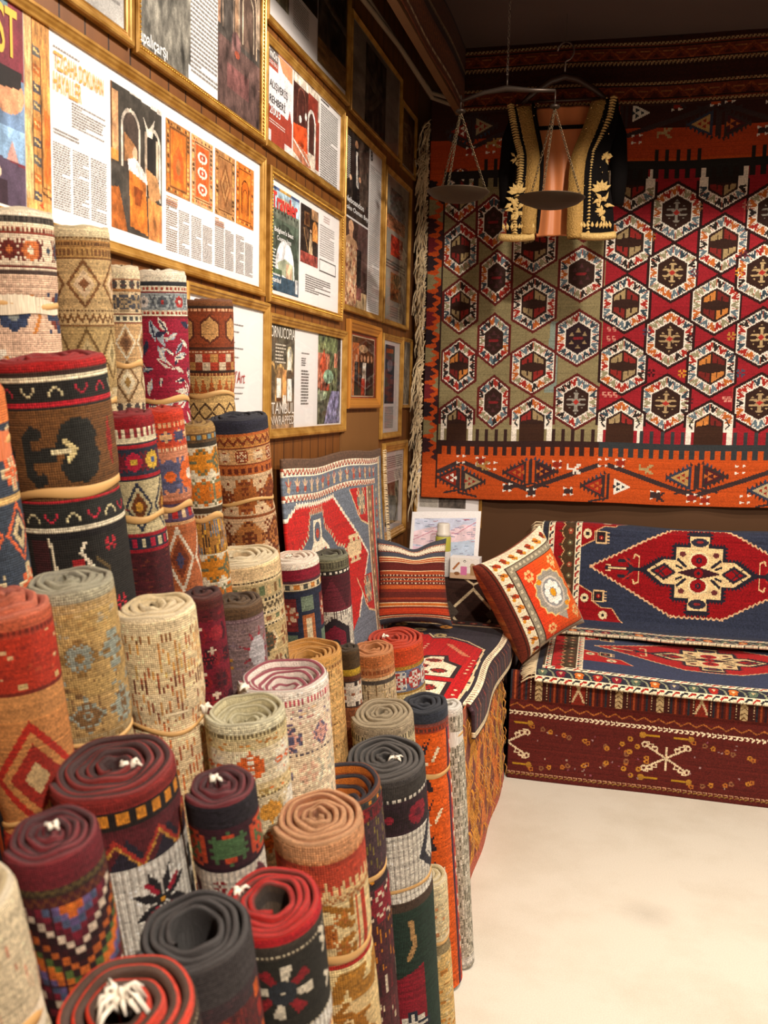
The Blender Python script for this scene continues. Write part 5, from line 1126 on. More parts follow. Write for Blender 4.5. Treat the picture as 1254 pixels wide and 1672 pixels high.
for x, z in ((.2, .15), (.36, .14), (.2, .42), (.375, .4)):
    for q in range(6): a = q * PI / 3; oq.ell(x + .02 * math.cos(a), z + .02 * math.sin(a), .009, .009, '#eab878')
    oq.line([(x, z), (x, z + .04)], .005, '#eab878')
ob = Cv(.44, .5, .006, '#b5602c')
for q in range(12): ob.rect(0, q * .042, .44, q * .042 + .018, ['#9a4a24', '#c2783a', '#a8582a'][q % 3])
pillow('flower_cushion', 'orange cushion with a white flower medallion and cream border, tilted against the divan end', [(.484, 3.92, .914), (.735, 4.17, 1.07), (.941, 4.24, .64), (.70, 3.98, .502)], .085, oq, ob, False, pinch=.05, back_puff=1.6)

# ================================================================== corner table and the things on it
tb = empty('corner_table', (.02, 4.31, 0), 'low corner table under a dark patterned cloth between bench and divan', 'table')
MB().box((0, .01, 0), (.61, .53, .775), .01).build('table_body', M['maroon'], tb, True)
tcv = Cv(.62, .5, .0042, '#33201a'); zigs = ['#cdb894', '#8a4a2c']
for q in range(4):
    for s in (0, 1): tcv.line([(q * .22 - .02, .02 + s * .24), (q * .22 + .09, .13 + s * .24), (q * .22 + .2, .02 + s * .24)], .012, '#cdb894'); tcv.line([(q * .22 - .02, .24 + s * .24), (q * .22 + .09, .13 + s * .24), (q * .22 + .2, .24 + s * .24)], .012, '#cdb894'); tcv.poly([(q * .22 + .04, .13 + s * .24), (q * .22 + .09, .08 + s * .24), (q * .22 + .14, .13 + s * .24), (q * .22 + .09, .18 + s * .24)], '#4a4038')
sheet('cloth', tcv, lambda U, V: (U - .003, np.interp(V, [0, .2, .24, .5], [.21, .008, -.01, -.03]) - .008 * np.sin(U * 18) * (V > .2), np.interp(V, [0, .2, .24, .5], [.783, .783, .765, .5])), M['flat'], tb, 16, .07, .005)
mp = empty('map_card', (.09, 4.48, .785), 'white card with a pale printed map leaning at the back of the corner table', 'card', None)
cv_ = Cv(.335, .255, .0026, '#f4f1f2'); mcv = Cv(.30, .2, .0026, '#cfd6ee'); map_pic(mcv, .30, .2)
x0 = int(.017 / .0026); y0 = int(.032 / .0026); cv_.a[y0:y0 + mcv.ny, x0:x0 + mcv.nx] = mcv.a[:cv_.ny - y0, :cv_.nx - x0]
sheet('printed_card', cv_, lambda U, V: (U, .06 - .06 * (V / .255), .268 - V + .02 * U / .335), M['print'], mp, 3, .02, .004, streak=0)
MB().add([(.06, .065, .2), (.28, .065, .2), (.28, .15, .003), (.06, .15, .003), (.06, .067, .2), (.28, .067, .2), (.28, .154, .003), (.06, .154, .003)], [(0, 1, 2, 3), (4, 7, 6, 5), (0, 4, 5, 1), (3, 2, 6, 7), (0, 3, 7, 4), (1, 5, 6, 2)]).build('easel_back', M['paper'], mp)
bt = empty('pump_bottle', (.283, 4.34, .786), 'tall clear bottle with a green-yellow band and frosted cap on the corner table', 'bottle')
mt, nt, b = newmat('clear_plastic'); b.inputs['Base Color'].default_value = hexa('#f2efea'); b.inputs['Roughness'].default_value = .15; b.inputs['Transmission Weight'].default_value = .35; b.inputs['IOR'].default_value = 1.3
MB().lathe([(.001, 0), (.033, 0), (.036, .004), (.036, .115), (.0355, .118)], 32).build('bottle_body', mt, bt, True)
MB().lathe([(.0355, .118), (.036, .12), (.036, .182), (.0335, .186)], 32).build('label_band', plain('green_label', '#b3b04a', .4, noise=.05), bt, True)
MB().lathe([(.0335, .186), (.033, .2), (.029, .204), (.029, .24), (.026, .246), (.001, .247)], 32).build('cap', plain('frosted_cap', '#d9d4ca', .35, noise=.04), bt, True)
m = MB()
for q in range(6):
    z = .02 + q * .014
    m.add([(.0366 * math.sin(a), -.0366 * math.cos(a), z + dz) for a in np.linspace(-.9, .9 - .1 * (q % 3), 8) for dz in (0, .005)], [(2 * t, 2 * t + 2, 2 * t + 3, 2 * t + 1) for t in range(7)])
m.build('printed_text', ink('#b5b2ae'), bt)
bx_ = empty('small_box', (.325, 4.30, .786), 'small white box printed with a pink cup and biscuits, beside the bottle', 'box')
def tea(c, w, h):
    c.rect(0, 0, w, h, '#efe9e2'); c.rect(0, h * .72, w, h, '#c9a888'); c.rect(w * .36, h * .42, w * .58, h * .82, '#d678a8'); c.ell(w * .78, h * .4, w * .09, h * .16, '#b59a7a'); c.rect(w * .7, h * .42, w * .86, h * .82, '#a8845c'); c.line([(w * .12, h * .55), (w * .3, h * .25)], .009, '#a8683a'); c.ell(w * .24, h * .76, w * .1, h * .08, '#8a5a34'); c.ell(w * .5, h * .16, .006, .006, '#4a4442'); c.ell(w * .5, h * .16, .0035, .0035, '#efe9e2')
MB().box((0, .002, 0), (.135, .07, .098), .001).build('carton', M['paper'], bx_)
cc_ = Cv(.133, .096, .0022, '#efe9e2'); tea(cc_, .133, .096)
sheet('printed_front', cc_, lambda U, V: (.001 + U, 0 * U, .097 - V), M['print'], bx_, 2, .03, streak=0)
# ================================================================== the rolled rugs
EYE = Vector((1.08, 0, 1.6))
TUFT_MAT = M['thread']
class Roll:
    """pattern helper: heights are given in steps of s.k metres, drawn from the rim downwards"""
    def __init__(s, r, k, hv, bg, cell):
        s.c = Cv(2 * PI * r, hv, cell, bg); s.k = k; s.y = 0; s.w = 2 * PI * r; s.m = s.w / 2
    def band(s, kind, h, bg, *a):
        h = h * s.k; c = s.c; w = s.w; y0, y1 = s.y, s.y + h; k = s.k; ym = (y0 + y1) / 2
        c.rect(-1, y0, w + 1, y1, bg)
        if kind == 'd':                                        # row of dashes: fg, period, size
            fg, p = a[0], a[1] * k; x = s.m % p
            while x < w: c.rect(x - p * .28, y0 + h * .2, x + p * .28, y1 - h * .2, fg if isinstance(fg, str) else fg[int(x / p) % len(fg)]); x += p
        elif kind == 'z':                                      # zigzag
            fg, p = a[0], a[1] * k; zig(c, 0, w, ym, h * .32, p, max(c.w / c.nx * 1.2, h * .2), fg)
        elif kind == 't':                                      # rising triangles
            fg, p = a[0], a[1] * k; x = s.m % p - p
            while x < w + p: c.poly([(x - p * .5, y1), (x, y0 + h * .05), (x + p * .5, y1)], fg); x += p
        elif kind == 'c':                                      # comb
            fg, p = a[0], a[1] * k; x = 0
            while x < w: c.rect(x, y0, x + p * .5, ym + h * .2, fg); x += p
        elif kind == 'f':                                      # flowers and leaves
            cols, p = a[0], a[1] * k; x = s.m % p - p; i = 0
            while x < w + p:
                flower(c, x, ym, h * .36, (cols[i % len(cols)], cols[(i + 1) % len(cols)])); c.line([(x + p * .36, y0 + h * .15), (x + p * .5, ym), (x + p * .36, y1 - h * .15)], max(.004, h * .08), cols[-1]); c.line([(x + p * .64, y0 + h * .15), (x + p * .5, ym), (x + p * .64, y1 - h * .15)], max(.004, h * .08), cols[-1]); x += p; i += 1
        elif kind == 'm':                                      # symmetric ornaments
            cols, p, sd = a[0], a[1] * k, a[2]; n = a[3] if len(a) > 3 else 11; x = s.m % p - p; i = 0
            while x < w + p: c.stamp(x, ym, sym(sd + i % 2, n), h * .9 / n, [cols[i % len(cols)], cols[(i + 1) % len(cols)]]); x += p; i += 1
        elif kind == 'v':                                      # alternating carets
            cols, p = a[0], a[1] * k; x = s.m % p - p; i = 0
            while x < w + p: c.stamp(x, ym, ARROW if i % 2 else VEE, h * .5 / 4, [cols[i % len(cols)]]); x += p; i += 1
        elif kind == 'x':
            fg, p = a[0], a[1] * k; x = s.m % p - p
            while x < w + p: c.line([(x - h * .35, y0 + h * .1), (x + h * .35, y1 - h * .1)], h * .1, fg); c.line([(x + h * .35, y0 + h * .1), (x - h * .35, y1 - h * .1)], h * .1, fg); x += p
        elif kind == 'r':                                      # rhombs
            cols, p = a[0], a[1] * k; x = s.m % p - p; i = 0
            while x < w + p:
                for q, cc in ((.5, cols[0]), (.4, bg), (.3, cols[1 % len(cols)]), (.14, cols[-1])): c.poly([(x, ym - h * q), (x + p * q * .96, ym), (x, ym + h * q), (x - p * q * .96, ym)], cc)
                x += p
        elif kind == 'e':                                      # hexagons
            cols, p = a[0], a[1] * k; x = s.m % p - p
            while x < w + p: c.poly(hexpts(x, ym, p * .36, h * .42), cols[1 % len(cols)]); c.poly(hexpts(x, ym, p * .3, h * .34), cols[0]); x += p
        elif kind == 'n':                                      # columns of worn dashes
            cols, dn = a[0], a[1]; g = random.Random(int(y0 * 999) + 5); p = max(c.w / c.nx * 2, a[2] * k if len(a) > 2 else 0); x = 0
            while x < w:
                y = y0
                while y < y1:
                    L = g.uniform(.006, .02)
                    if g.random() < dn: c.rect(x, y, x + p * .5, min(y1, y + L), g.choice(cols))
                    y += L
                x += p
        elif kind == 'p':                                      # mottled worn pile
            cols, dn, sz = a[0], a[1], a[2] * k; g = random.Random(int(y0 * 777) + 3)
            for q in range(int(dn * w * h / sz / sz)): x, y = g.uniform(0, w), g.uniform(y0, y1); c.rect(x, y, x + sz * g.uniform(.3, 1.6), min(y1, y + sz * g.uniform(.2, .7)), g.choice(cols))
        elif kind == 'k':                                      # stepped mosaic
            cols, q = a[0], a[1] * k; nx = max(2, int(w / q)); ny = max(1, int(h / q))
            for j in range(ny):
                for i in range(nx): c.rect(i * w / nx, y0 + j * h / ny, (i + .96) * w / nx, y0 + (j + .96) * h / ny, cols[(abs(i - nx // 2) + j) % len(cols)])
        elif kind == 'q':                                      # scattered ornaments
            cols, dn, sd = a[0], a[1], a[2]; g = random.Random(sd); n = max(3, int(dn)); dy = w / n
            for j in range(max(1, int(h / dy) + 1)):
                for i in range(n):
                    x = (i + .5 + .5 * (j % 2)) * w / n % w; y = y0 + (j + .5) * dy
                    if y + dy * .3 > y1: continue
                    cs = [g.choice(cols), g.choice(cols)]; t = g.random()
                    if t < .5: c.stamp(x, y, sym(g.randrange(999), g.choice((9, 11, 13))), dy * .9 / 12, cs)
                    elif t < .75: flower(c, x, y, dy * .3, cs)
                    else: c.stamp(x, y, STAR, dy * .12, cs)
                    c.line([(x + dy * .35, y - dy * .3), (x + dy * .5, y), (x + dy * .35, y + dy * .3)], .006, g.choice(cols))
        s.y = y1; return s

def coil(name, parent, L, R, pitch, th, rin, theta0, sgn, spec, seed):
    """the wound end of the rug: one strip spiralling inwards, rounded on top"""
    rim, pile, inner = spec['rim'], spec['pile'], spec.get('inner') or [spec['pile']] * 3
    g = random.Random(seed); turns = max(1.6, (R - rin) / pitch); n = int(turns * 44); dz = spec.get('tz', 0.); dep = spec.get('deep', .16)
    arc = [(th * x, th * z) for x, z in ((.49, -.3), (.42, -.09), (.16, 0), (-.16, 0), (-.42, -.09), (-.49, -.3))]
    prof = [(th * .47, -dep), (th * .47, -th * 1.3)] + arc + [(-th * .47, -th * 1.6), (-th * .47, -th * 3.4), (-th * .47, -dep)]
    ncol = [rim, rim, rim, rim, rim if spec.get('wide') else pile, pile, pile, inner[0], inner[1], inner[2]]
    ph = [g.uniform(0, 6) for _ in range(4)]; V = []; F = []; m = len(prof); wob = spec.get('wob', .03) * .7; sq = spec.get('sq', 0.)
    for i in range(n + 1):
        t = i / n; th_ = turns * 2 * PI * t; ang = theta0 + sgn * th_
        f = min(1, th_ / (2 * PI)) if th_ > 2 * PI else 0
        f = min(1, max(0, (th_ - 4.5) / 4))
        r = R - th / 2 - pitch * th_ / (2 * PI); r *= 1 + wob * f * (math.sin(2 * ang + ph[0]) + .6 * math.sin(3 * ang + ph[1]))
        z = dz * f * t + .003 * f * math.sin(ang * 1.7 + ph[2]) + .0015 * math.sin(5 * ang + ph[3])
        r = max(r, .004)
        for (a, b) in prof: V.append(((r + a) * math.cos(ang), (r + a) * math.sin(ang), L + b + z))
    for i in range(n):
        for k in range(m - 1):
            q = (i * m + k, i * m + k + 1, (i + 1) * m + k + 1, (i + 1) * m + k); F.append(q if sgn < 0 else q[::-1])
    F.append(tuple(n * m + k for k in range(m))); F.append(tuple(range(m)))
    cols = np.array([lin(srgb(c)) for c in ncol]); C = np.tile(cols, (n, 1)); C = np.concatenate([C, cols[:1], cols[:1]])
    rg_ = np.random.default_rng(seed); C = C * (1 + rg_.normal(0, .07, (len(C), 1)))
    me = bpy.data.meshes.new(name); me.from_pydata(V, [], F); me.update(); me.polygons.foreach_set('use_smooth', [True] * len(F))
    uv = np.zeros((len(me.loops), 2)); li = np.empty(len(me.loops), np.int32); me.loops.foreach_get('vertex_index', li)
    uv[:, 0] = li // m * 1.3; uv[:, 1] = li % m * 1.6
    setcol(me, np.clip(C, .003, 1), uv); me.materials.append(M['edge'])
    o = bpy.data.objects.new(name, me); COL.objects.link(o); o.parent = parent; return o

def rolled_rug(pos, r, wpx, fs, spec, seed):
    a = Vector((*spec['lean'], 1)).normalized()
    p = Vector(pos); k = 2 * r / wpx / fs; r = r + spec.get('th', .012) * .22
    zf = r * math.sqrt(1 - a.z ** 2) + .004; L = (p.z - zf) / a.z; foot = p - a * L
    q = a.to_track_quat('Z', 'Y')
    root = empty('rolled_rug', foot, spec['label'], 'rolled rug', 'rolled rugs standing along the frame wall', q)
    toe = q.inverted() @ (EYE - p); phi = math.atan2(toe.y, toe.x) + spec.get('turn', 0.)
    th = spec.get('th', .012); pitch = spec.get('pitch', th * 1.12); rin = spec.get('rin', .2) * r
    cell = spec.get('cell', .0042) * (.8 if spec['row'] in 'ABC' else .92); hv = L - .02 if spec['row'] in 'CDG' else min(L - .02, spec.get('hv', 420) * k * 1.6 + .1)
    b = Roll(r, k, hv, spec['bg'], cell)
    for bd in spec['bands']: b.band(*bd)
    if spec.get('draw'): spec['draw'](b)
    rep = [q_ for q_ in spec['bands'][2:] if q_[1] > 8] or spec['bands']
    for n_ in range(60):
        if b.y >= hv: break
        b.band(*rep[n_ % len(rep)])
        if n_ % 2 and b.y < hv: b.band('s', 6, spec['bg'])
    w = 2 * PI * r; cl = hv / b.c.ny; seam = spec.get('seam', .72) * 2 * PI; sgn = spec.get('sgn', 1)
    g = random.Random(seed); p1, p2 = g.uniform(0, 6), g.uniform(0, 6)
    z0 = L - th * .45; hf = hv - 5 * cl; bump = spec.get('bulge', .012)
    bandz = [z0 - t * k for t in spec.get('tie', [])]
    def rad(A, Z):
        """radius of the outer wrap: one turn of the spiral, slightly uneven, drawn in under the bands"""
        sg = np.mod((A - phi - PI + seam) * sgn, 2 * PI) / (2 * PI)
        R_ = r - pitch * .9 * sg
        R_ = R_ * (1 + bump * np.sin(2 * A + p1) * np.sin(Z * 7 + p2) + .006 * np.sin(3 * A + Z * 11))
        for bz in bandz: R_ = R_ - .004 * np.exp(-((Z - bz) / .02) ** 2)
        return R_
    def fn(U, V):
        A = phi + (U / w - .5) * 2 * PI
        Z = np.where(V <= hf, z0 - V, z0 - hf - (V - hf) / (hv - hf) * (z0 - hf))
        R_ = rad(A, Z)
        lip = np.clip(1 - V / (th * .5), 0, 1) ** 2 * th * .22
        return (R_ - lip) * np.cos(A), (R_ - lip) * np.sin(A), Z
    sheet('rug_body', b.c, fn, M[spec.get('mat', 'knot')], root, seed, spec.get('amp', .08), streak=spec.get('streak', .05))
    coil('coiled_end', root, L, r - .001, pitch, th, rin, phi + PI - seam, sgn, spec, seed)
    for bz in bandz:
        m = MB(); n = 56; hb = .0065 * spec.get('bw', 1.); ti = spec.get('tilt', .12)
        V = []; F = []
        for i in range(n):
            A = phi + 2 * PI * i / n; z = bz + ti * r * math.sin(A - phi + 1.2) + .004 * math.sin(3 * A + seed); R_ = float(rad(np.array(A), np.array(z))); tw = .75 + .35 * math.sin(A * 1.5 + seed) ** 2
            for dr, dzz in ((.0002, -hb), (.0018, -hb * .85), (.0022, 0), (.0018, hb * .85), (.0002, hb)): V.append(((R_ + dr) * math.cos(A), (R_ + dr) * math.sin(A), z + dzz * tw))
        for i in range(n):
            for j in range(4): F.append((i * 5 + j, ((i + 1) % n) * 5 + j, ((i + 1) % n) * 5 + j + 1, i * 5 + j + 1))
        obj('rubber_band', V, F, M['band'], root, True)
    if spec.get('tuft'):
        kind, tx, ty = spec['tuft']; m = MB(); x, y = tx * r, ty * r
        d = Vector((math.cos(phi), math.sin(phi), 0)); e = Vector((-d.y, d.x, 0)); o_ = e * x + d * (-y)
        for q_ in range(16 if kind == 'big' else 7):
            h = (.016 if kind == 'big' else .005) * g.uniform(.5, 1.2); v = (e * g.uniform(-1, 1) + d * g.uniform(-.6, 1)) * (.02 if kind == 'big' else .011) * r / .07
            m.tube([o_ + Vector((0, 0, L - .008)) + v * .2, o_ + Vector((0, 0, L + h)) + v * .45, o_ + Vector((0, 0, L + h * 1.1)) + v * .9, o_ + Vector((0, 0, L + .001)) + v * 1.3], [.002, .0026, .0024, .0012], 6)
        m.build('thread_tuft', M['thread'], root, True)
    return root

# ---- drawn patterns
def d_black_hooks(b):
    c, k, m = b.c, b.k, b.m; y = b.y
    c.rect(0, y, b.w, y + 150 * k, '#6a4626')
    D = '#262623'
    def P_(*q): return [(m + x * k, y + z * k) for x, z in q]
    c.poly(P_((0, 25), (25, 12), (50, 20), (62, 45), (55, 60), (66, 80), (55, 110), (35, 125), (5, 120), (-10, 95), (0, 75), (-14, 60)), D)
    c.poly(P_((-70, 40), (-50, 20), (-30, 35), (-40, 50), (-52, 45), (-55, 65), (-14, 58), (-14, 85), (-55, 85), (-48, 105), (-36, 100), (-32, 118), (-52, 128), (-70, 105)), D)
    c.line(P_((-18, 68), (14, 68)), 7 * k, '#e0d2a8'); c.line(P_((4, 50), (20, 66), (6, 84)), 8 * k, '#d9c68e')
    c.poly(P_((84, 60), (96, 20), (104, 60), (96, 110)), '#8a2420'); c.poly(P_((-110, 30), (-90, 70), (-110, 120)), D)
    b.y = y + 150 * k
    for h, col in ((5, '#a8202a'), (8, D)): b.band('s', h, col)
    b.band('v', 34, D, ['#b0283a', '#c9bd94'], 36); b.band('s', 6, '#ded3b8'); b.band('s', 12, '#1e1b1c'); y = b.y
    c.rect(0, y, b.w, b.c.h, '#23211f'); c.rect(m - 82 * k, y, m - 48 * k, b.c.h, '#3a1a1c'); c.line(P2(m, y, k, (-46, 0), (-40, 60), (-30, 120)), 5 * k, '#d9cdb0')
    for x, z in ((-2, 50), (-2, 84)): c.rect(m + (x - 11) * k, y + (z - 12) * k, m + (x + 11) * k, y + (z + 12) * k, '#9a2024')
    c.poly(P2(m, y, k, (-30, 66), (-10, 54), (12, 66), (-10, 80)), '#7a5f34'); c.poly(P2(m, y, k, (-22, 60), (-16, 50), (-16, 82), (-26, 72)), '#d9c68e'); c.rect(m + 2 * k, y + 56 * k, m + 24 * k, y + 78 * k, '#3a3020')
    c.line(P2(m, y, k, (14, 10), (4, 26), (14, 42), (24, 58), (14, 76), (24, 96)), 6 * k, '#e6d8c0'); c.stamp(m + 62 * k, y + 22 * k, STAR, 5 * k, ['#a82430']); c.stamp(m + 70 * k, y + 130 * k, STAR, 5 * k, ['#a82430']); c.line(P2(m, y, k, (30, 40), (50, 60), (54, 120)), 5 * k, '#5a4a30')
    b.y = b.c.h
def P2(m, y, k, *q): return [(m + a * k, y + z * k) for a, z in q]
def whitecols(b, h, bg='#e2ddd2', gap='#b3aca2'):
    """white knots in columns"""
    c = b.c; y = b.y; c.rect(0, y, b.w, y + h * b.k, bg); x = 0; cw = c.w / c.nx
    for i in range(0, c.nx, 3): c.rect(i * cw, y, (i + 1) * cw, y + h * b.k, gap)
    b.y = y + h * b.k; return y
def d_star(b):
    c, k, m = b.c, b.k, b.m; b.band('d', 26, '#221a18', '#d98a2c', 24); y = b.y; b.band('s', 62, '#5a2026')
    for i in range(-9, 10):
        x = m + i * 62 * k; c.poly([(x - 31 * k, y + 62 * k), (x, y + 18 * k), (x + 31 * k, y + 62 * k)], '#2a2430')
    zig(c, 0, b.w, y + 38 * k, 20 * k, 62 * k, 6 * k, '#a8342a'); zig(c, 0, b.w, y + 44 * k, 20 * k, 62 * k, 3 * k, '#c08a3c')
    y = whitecols(b, 150); D = '#201c20'
    for x0 in (-150, 36, 222):
        for q in range(8):
            a = q * PI / 4 + PI / 8; e = (x0 + 46 * math.cos(a), 62 + 52 * math.sin(a)); l = (x0 + 24 * math.cos(a - .3), 62 + 27 * math.sin(a - .3)); r_ = (x0 + 24 * math.cos(a + .3), 62 + 27 * math.sin(a + .3)); c.poly(P2(m, y, k, (x0, 62), l, e, r_), D)
        for q in range(4): a = q * PI / 2 + PI / 4 + .15; c.line(P2(m, y, k, (x0 + 14 * math.cos(a), 62 + 16 * math.sin(a)), (x0 + 34 * math.cos(a), 62 + 38 * math.sin(a))), 8 * k, '#9a1c30')
        c.ell(m + x0 * k, y + 62 * k, 4 * k, 4 * k, '#d9962c')
    for x0 in (-57, 130):
        for z in (20, 66, 112): c.poly(P2(m, y, k, (x0 - 26, z), (x0 - 4, z + 16), (x0 - 12, z + 16), (x0 + 14, z + 34), (x0 - 12, z + 30), (x0 - 12, z + 46), (x0 - 34, z + 36)), D)
    b.band('s', 14, '#6a4a2c'); b.band('q', 200, '#5a2a24', ['#c9b48c', '#8a2a24', '#2a2430'], 6, 5)
def d_mosaic(b):
    c, k, m = b.c, b.k, b.m; b.band('z', 18, '#4a1c20', '#6a3a24', 16)
    b.band('k', 150, '#3a1820', ['#d8742a', '#c9652a', '#6a5a8a', '#4f5a78', '#7a1f30', '#5a1a28', '#d9c6b0', '#2a1418', '#3a1418', '#c0622a', '#2e1a1a', '#566a34'], 11)
    b.band('k', 110, '#2a1418', ['#2a1418', '#a8541f', '#3a161c', '#d0bda4', '#241216', '#6a1c28'], 14); b.band('p', 120, '#2a1618', ['#3a1a20', '#4a2020', '#8a3a20'], .4, 10)
    y = b.y - 280 * k
    for x in (74, -130): c.poly(P2(m, y, k, (x, 10), (x + 16, 0), (x + 30, 90), (x + 6, 130), (x + 2, 60)), '#5a3a22'); c.poly(P2(m, y, k, (x + 14, 0), (x + 40, 0), (x + 44, 180), (x + 20, 180), (x + 26, 90)), '#d0bda4'); c.poly(P2(m, y, k, (x + 24, 130), (x + 36, 110), (x + 44, 150), (x + 30, 180)), '#8a3a3c')
def d_redflower(b):
    c, k, m = b.c, b.k, b.m; b.band('s', 14, '#3a332c'); b.band('d', 6, '#3a332c', '#cfc2a4', 7); y = b.y; b.band('s', 120, '#26241f')
    for x0 in (0, 190, -190):
        for q in range(8):
            a = q * PI / 4 + .2; cc = '#8a1c24' if q % 2 else '#d9cfba'; c.poly(P2(m, y, k, (x0 + 16 * math.cos(a - .3), 56 + 16 * math.sin(a - .3)), (x0 + 46 * math.cos(a - .2), 56 + 44 * math.sin(a - .2)), (x0 + 46 * math.cos(a + .2), 56 + 44 * math.sin(a + .2)), (x0 + 16 * math.cos(a + .3), 56 + 16 * math.sin(a + .3))), cc)
        c.ell(m + x0 * k, y + 56 * k, 20 * k, 20 * k, '#2a2e34'); c.ell(m + x0 * k, y + 56 * k, 3 * k, 3 * k, '#d9cfba')
    for x0 in (72, -95):
        for z in (-4, 12, 70): c.line(P2(m, y, k, (x0, z), (x0 + 14, z + 12), (x0 + 4, z + 22)), 7 * k, '#d9cfba')
    b.band('d', 6, '#26241f', '#cfc2a4', 7); y = whitecols(b, 60)
    for x0 in range(-300, 330, 100): c.poly(P2(m, y, k, (x0, 5), (x0 + 40, 20), (x0 + 55, 50), (x0 + 20, 40)), '#2a2622'); c.stamp(m + (x0 - 20) * k, y + 40 * k, STAR, 5 * k, ['#8a1c24'])
    b.band('s', 8, '#6a2026'); b.band('m', 60, '#26241f', ['#d9cfba', '#8a1c24'], 70, 3)
def d_scroll(b):
    c, k, m = b.c, b.k, b.m; b.band('s', 26, '#b8432c'); b.band('t', 26, '#b8432c', '#d9b682', 12); b.band('z', 10, '#d9b682', '#a86a3a', 14); y = b.y; b.band('s', 104, '#d8c08e')
    Mu = '#a06a24'
    for x0 in (-10, 150, -170):
        c.rect(m + (x0 - 62) * k, y, m + (x0 - 30) * k, y + 104 * k, Mu)
        for s_ in (0, 1):
            Z = lambda z: z if not s_ else 100 - z
            c.line(P2(m, y, k, (x0 - 28, Z(8)), (x0 + 10, Z(6)), (x0 + 34, Z(18)), (x0 + 26, Z(34)), (x0 + 40, Z(40))), 12 * k, Mu); c.line(P2(m, y, k, (x0 + 44, Z(4)), (x0 + 44, Z(26))), 7 * k, Mu)
        c.stamp(m + (x0 + 2) * k, y + 52 * k, sym(5, 9), 4 * k, ['#b0672a', '#8a4a1c'])
        for z in (26, 76): c.stamp(m + (x0 + 26) * k, y + z * k, STAR, 4 * k, ['#b0672a'])
        c.rect(m + (x0 + 50) * k, y, m + (x0 + 56) * k, y + 104 * k, '#c4512c'); c.rect(m + (x0 + 62) * k, y, m + (x0 + 72) * k, y + 104 * k, '#b0361f')
    b.band('s', 8, '#a5281f'); b.band('s', 5, '#e0c890'); y = b.y; b.band('s', 52, '#a8752c')
    for x0 in range(-330, 340, 64): c.poly(P2(m, y, k, (x0, 0), (x0 + 16, 0), (x0 + 2, 26), (x0 - 14, 26)), '#e0c890'); c.poly(P2(m, y, k, (x0 + 14, 52), (x0 + 30, 52), (x0 + 24, 30)), '#e0c890')
    y = b.y; b.band('s', 130, '#dcc08a')
    for x0 in (0, 170, -170):
        c.ell(m + x0 * k, y + 60 * k, 44 * k, 46 * k, '#a06a24')
        for q in range(6): a = q * PI / 3; flower(c, m + (x0 + 24 * math.cos(a)) * k, y + (60 + 26 * math.sin(a)) * k, 10 * k, ('#dcc08a', '#a06a24'))
        for q in range(8): a = q * PI / 4; c.line(P2(m, y, k, (x0 + 42 * math.cos(a), 60 + 44 * math.sin(a)), (x0 + 58 * math.cos(a + .2), 60 + 60 * math.sin(a + .2))), 9 * k, '#a06a24')
def d_kilimroll(b):
    c, k, m = b.c, b.k, b.m; b.band('d', 10, '#8a3420', '#4a2a24', 6); y = b.y; H = b.c.h - y; c.rect(0, y, b.w, b.c.h, '#c8541a')
    n = int(H / k / 95) + 1; D = '#2a2228'
    for x0 in (-22, 110, -150):
        for q in range(n):
            z = q * 100 + 8
            for t in range(5): c.poly(P2(m, y, k, (x0 - 22 + t * 8, z + 70 - t * 10), (x0 - 14 + t * 8, z + 70 - t * 10), (x0 - 4 + t * 8, z + 22 - t * 6)), D); c.poly(P2(m, y, k, (x0 + 22 - t * 3, z + 86 - t * 6), (x0 + 30 - t * 3, z + 86 - t * 6), (x0 + 20 - t * 3, z + 60 - t * 8)), D)
            c.poly(P2(m, y, k, (x0 - 24, z + 74), (x0 + 26, z + 60), (x0 + 20, z + 84), (x0 - 20, z + 94)), D)
            for dx, dz in ((-8, 78), (8, 76), (20, 40)): c.ell(m + (x0 + dx) * k, y + (z + dz) * k, 2.4 * k, 2.4 * k, '#e0cdb0')
            c.line(P2(m, y, k, (x0 + 30, z + 36), (x0 + 40, z + 18)), 5 * k, '#dcc8a8')
    c.rect(m - 46 * k, y + 4 * k, m - 24 * k, y + 24 * k, '#dcc090'); c.poly(P2(m, y, k, (-42, 4), (-36, 16), (-32, 6)), '#8a4a1c'); c.poly(P2(m, y, k, (-32, 4), (-26, 18), (-24, 4)), '#8a4a1c')
    for x0, cc in ((36, '#2a2030'), (41, '#8a2430')): c.rect(m + x0 * k, y, m + (x0 + 5) * k, b.c.h, cc)
    for q in range(int(H / k / 22)): c.poly(P2(m, y, k, (46, q * 22), (56, q * 22 + 6), (50, q * 22 + 16)), '#e0d2ba' if q % 3 else '#8a2430')
    b.y = b.c.h
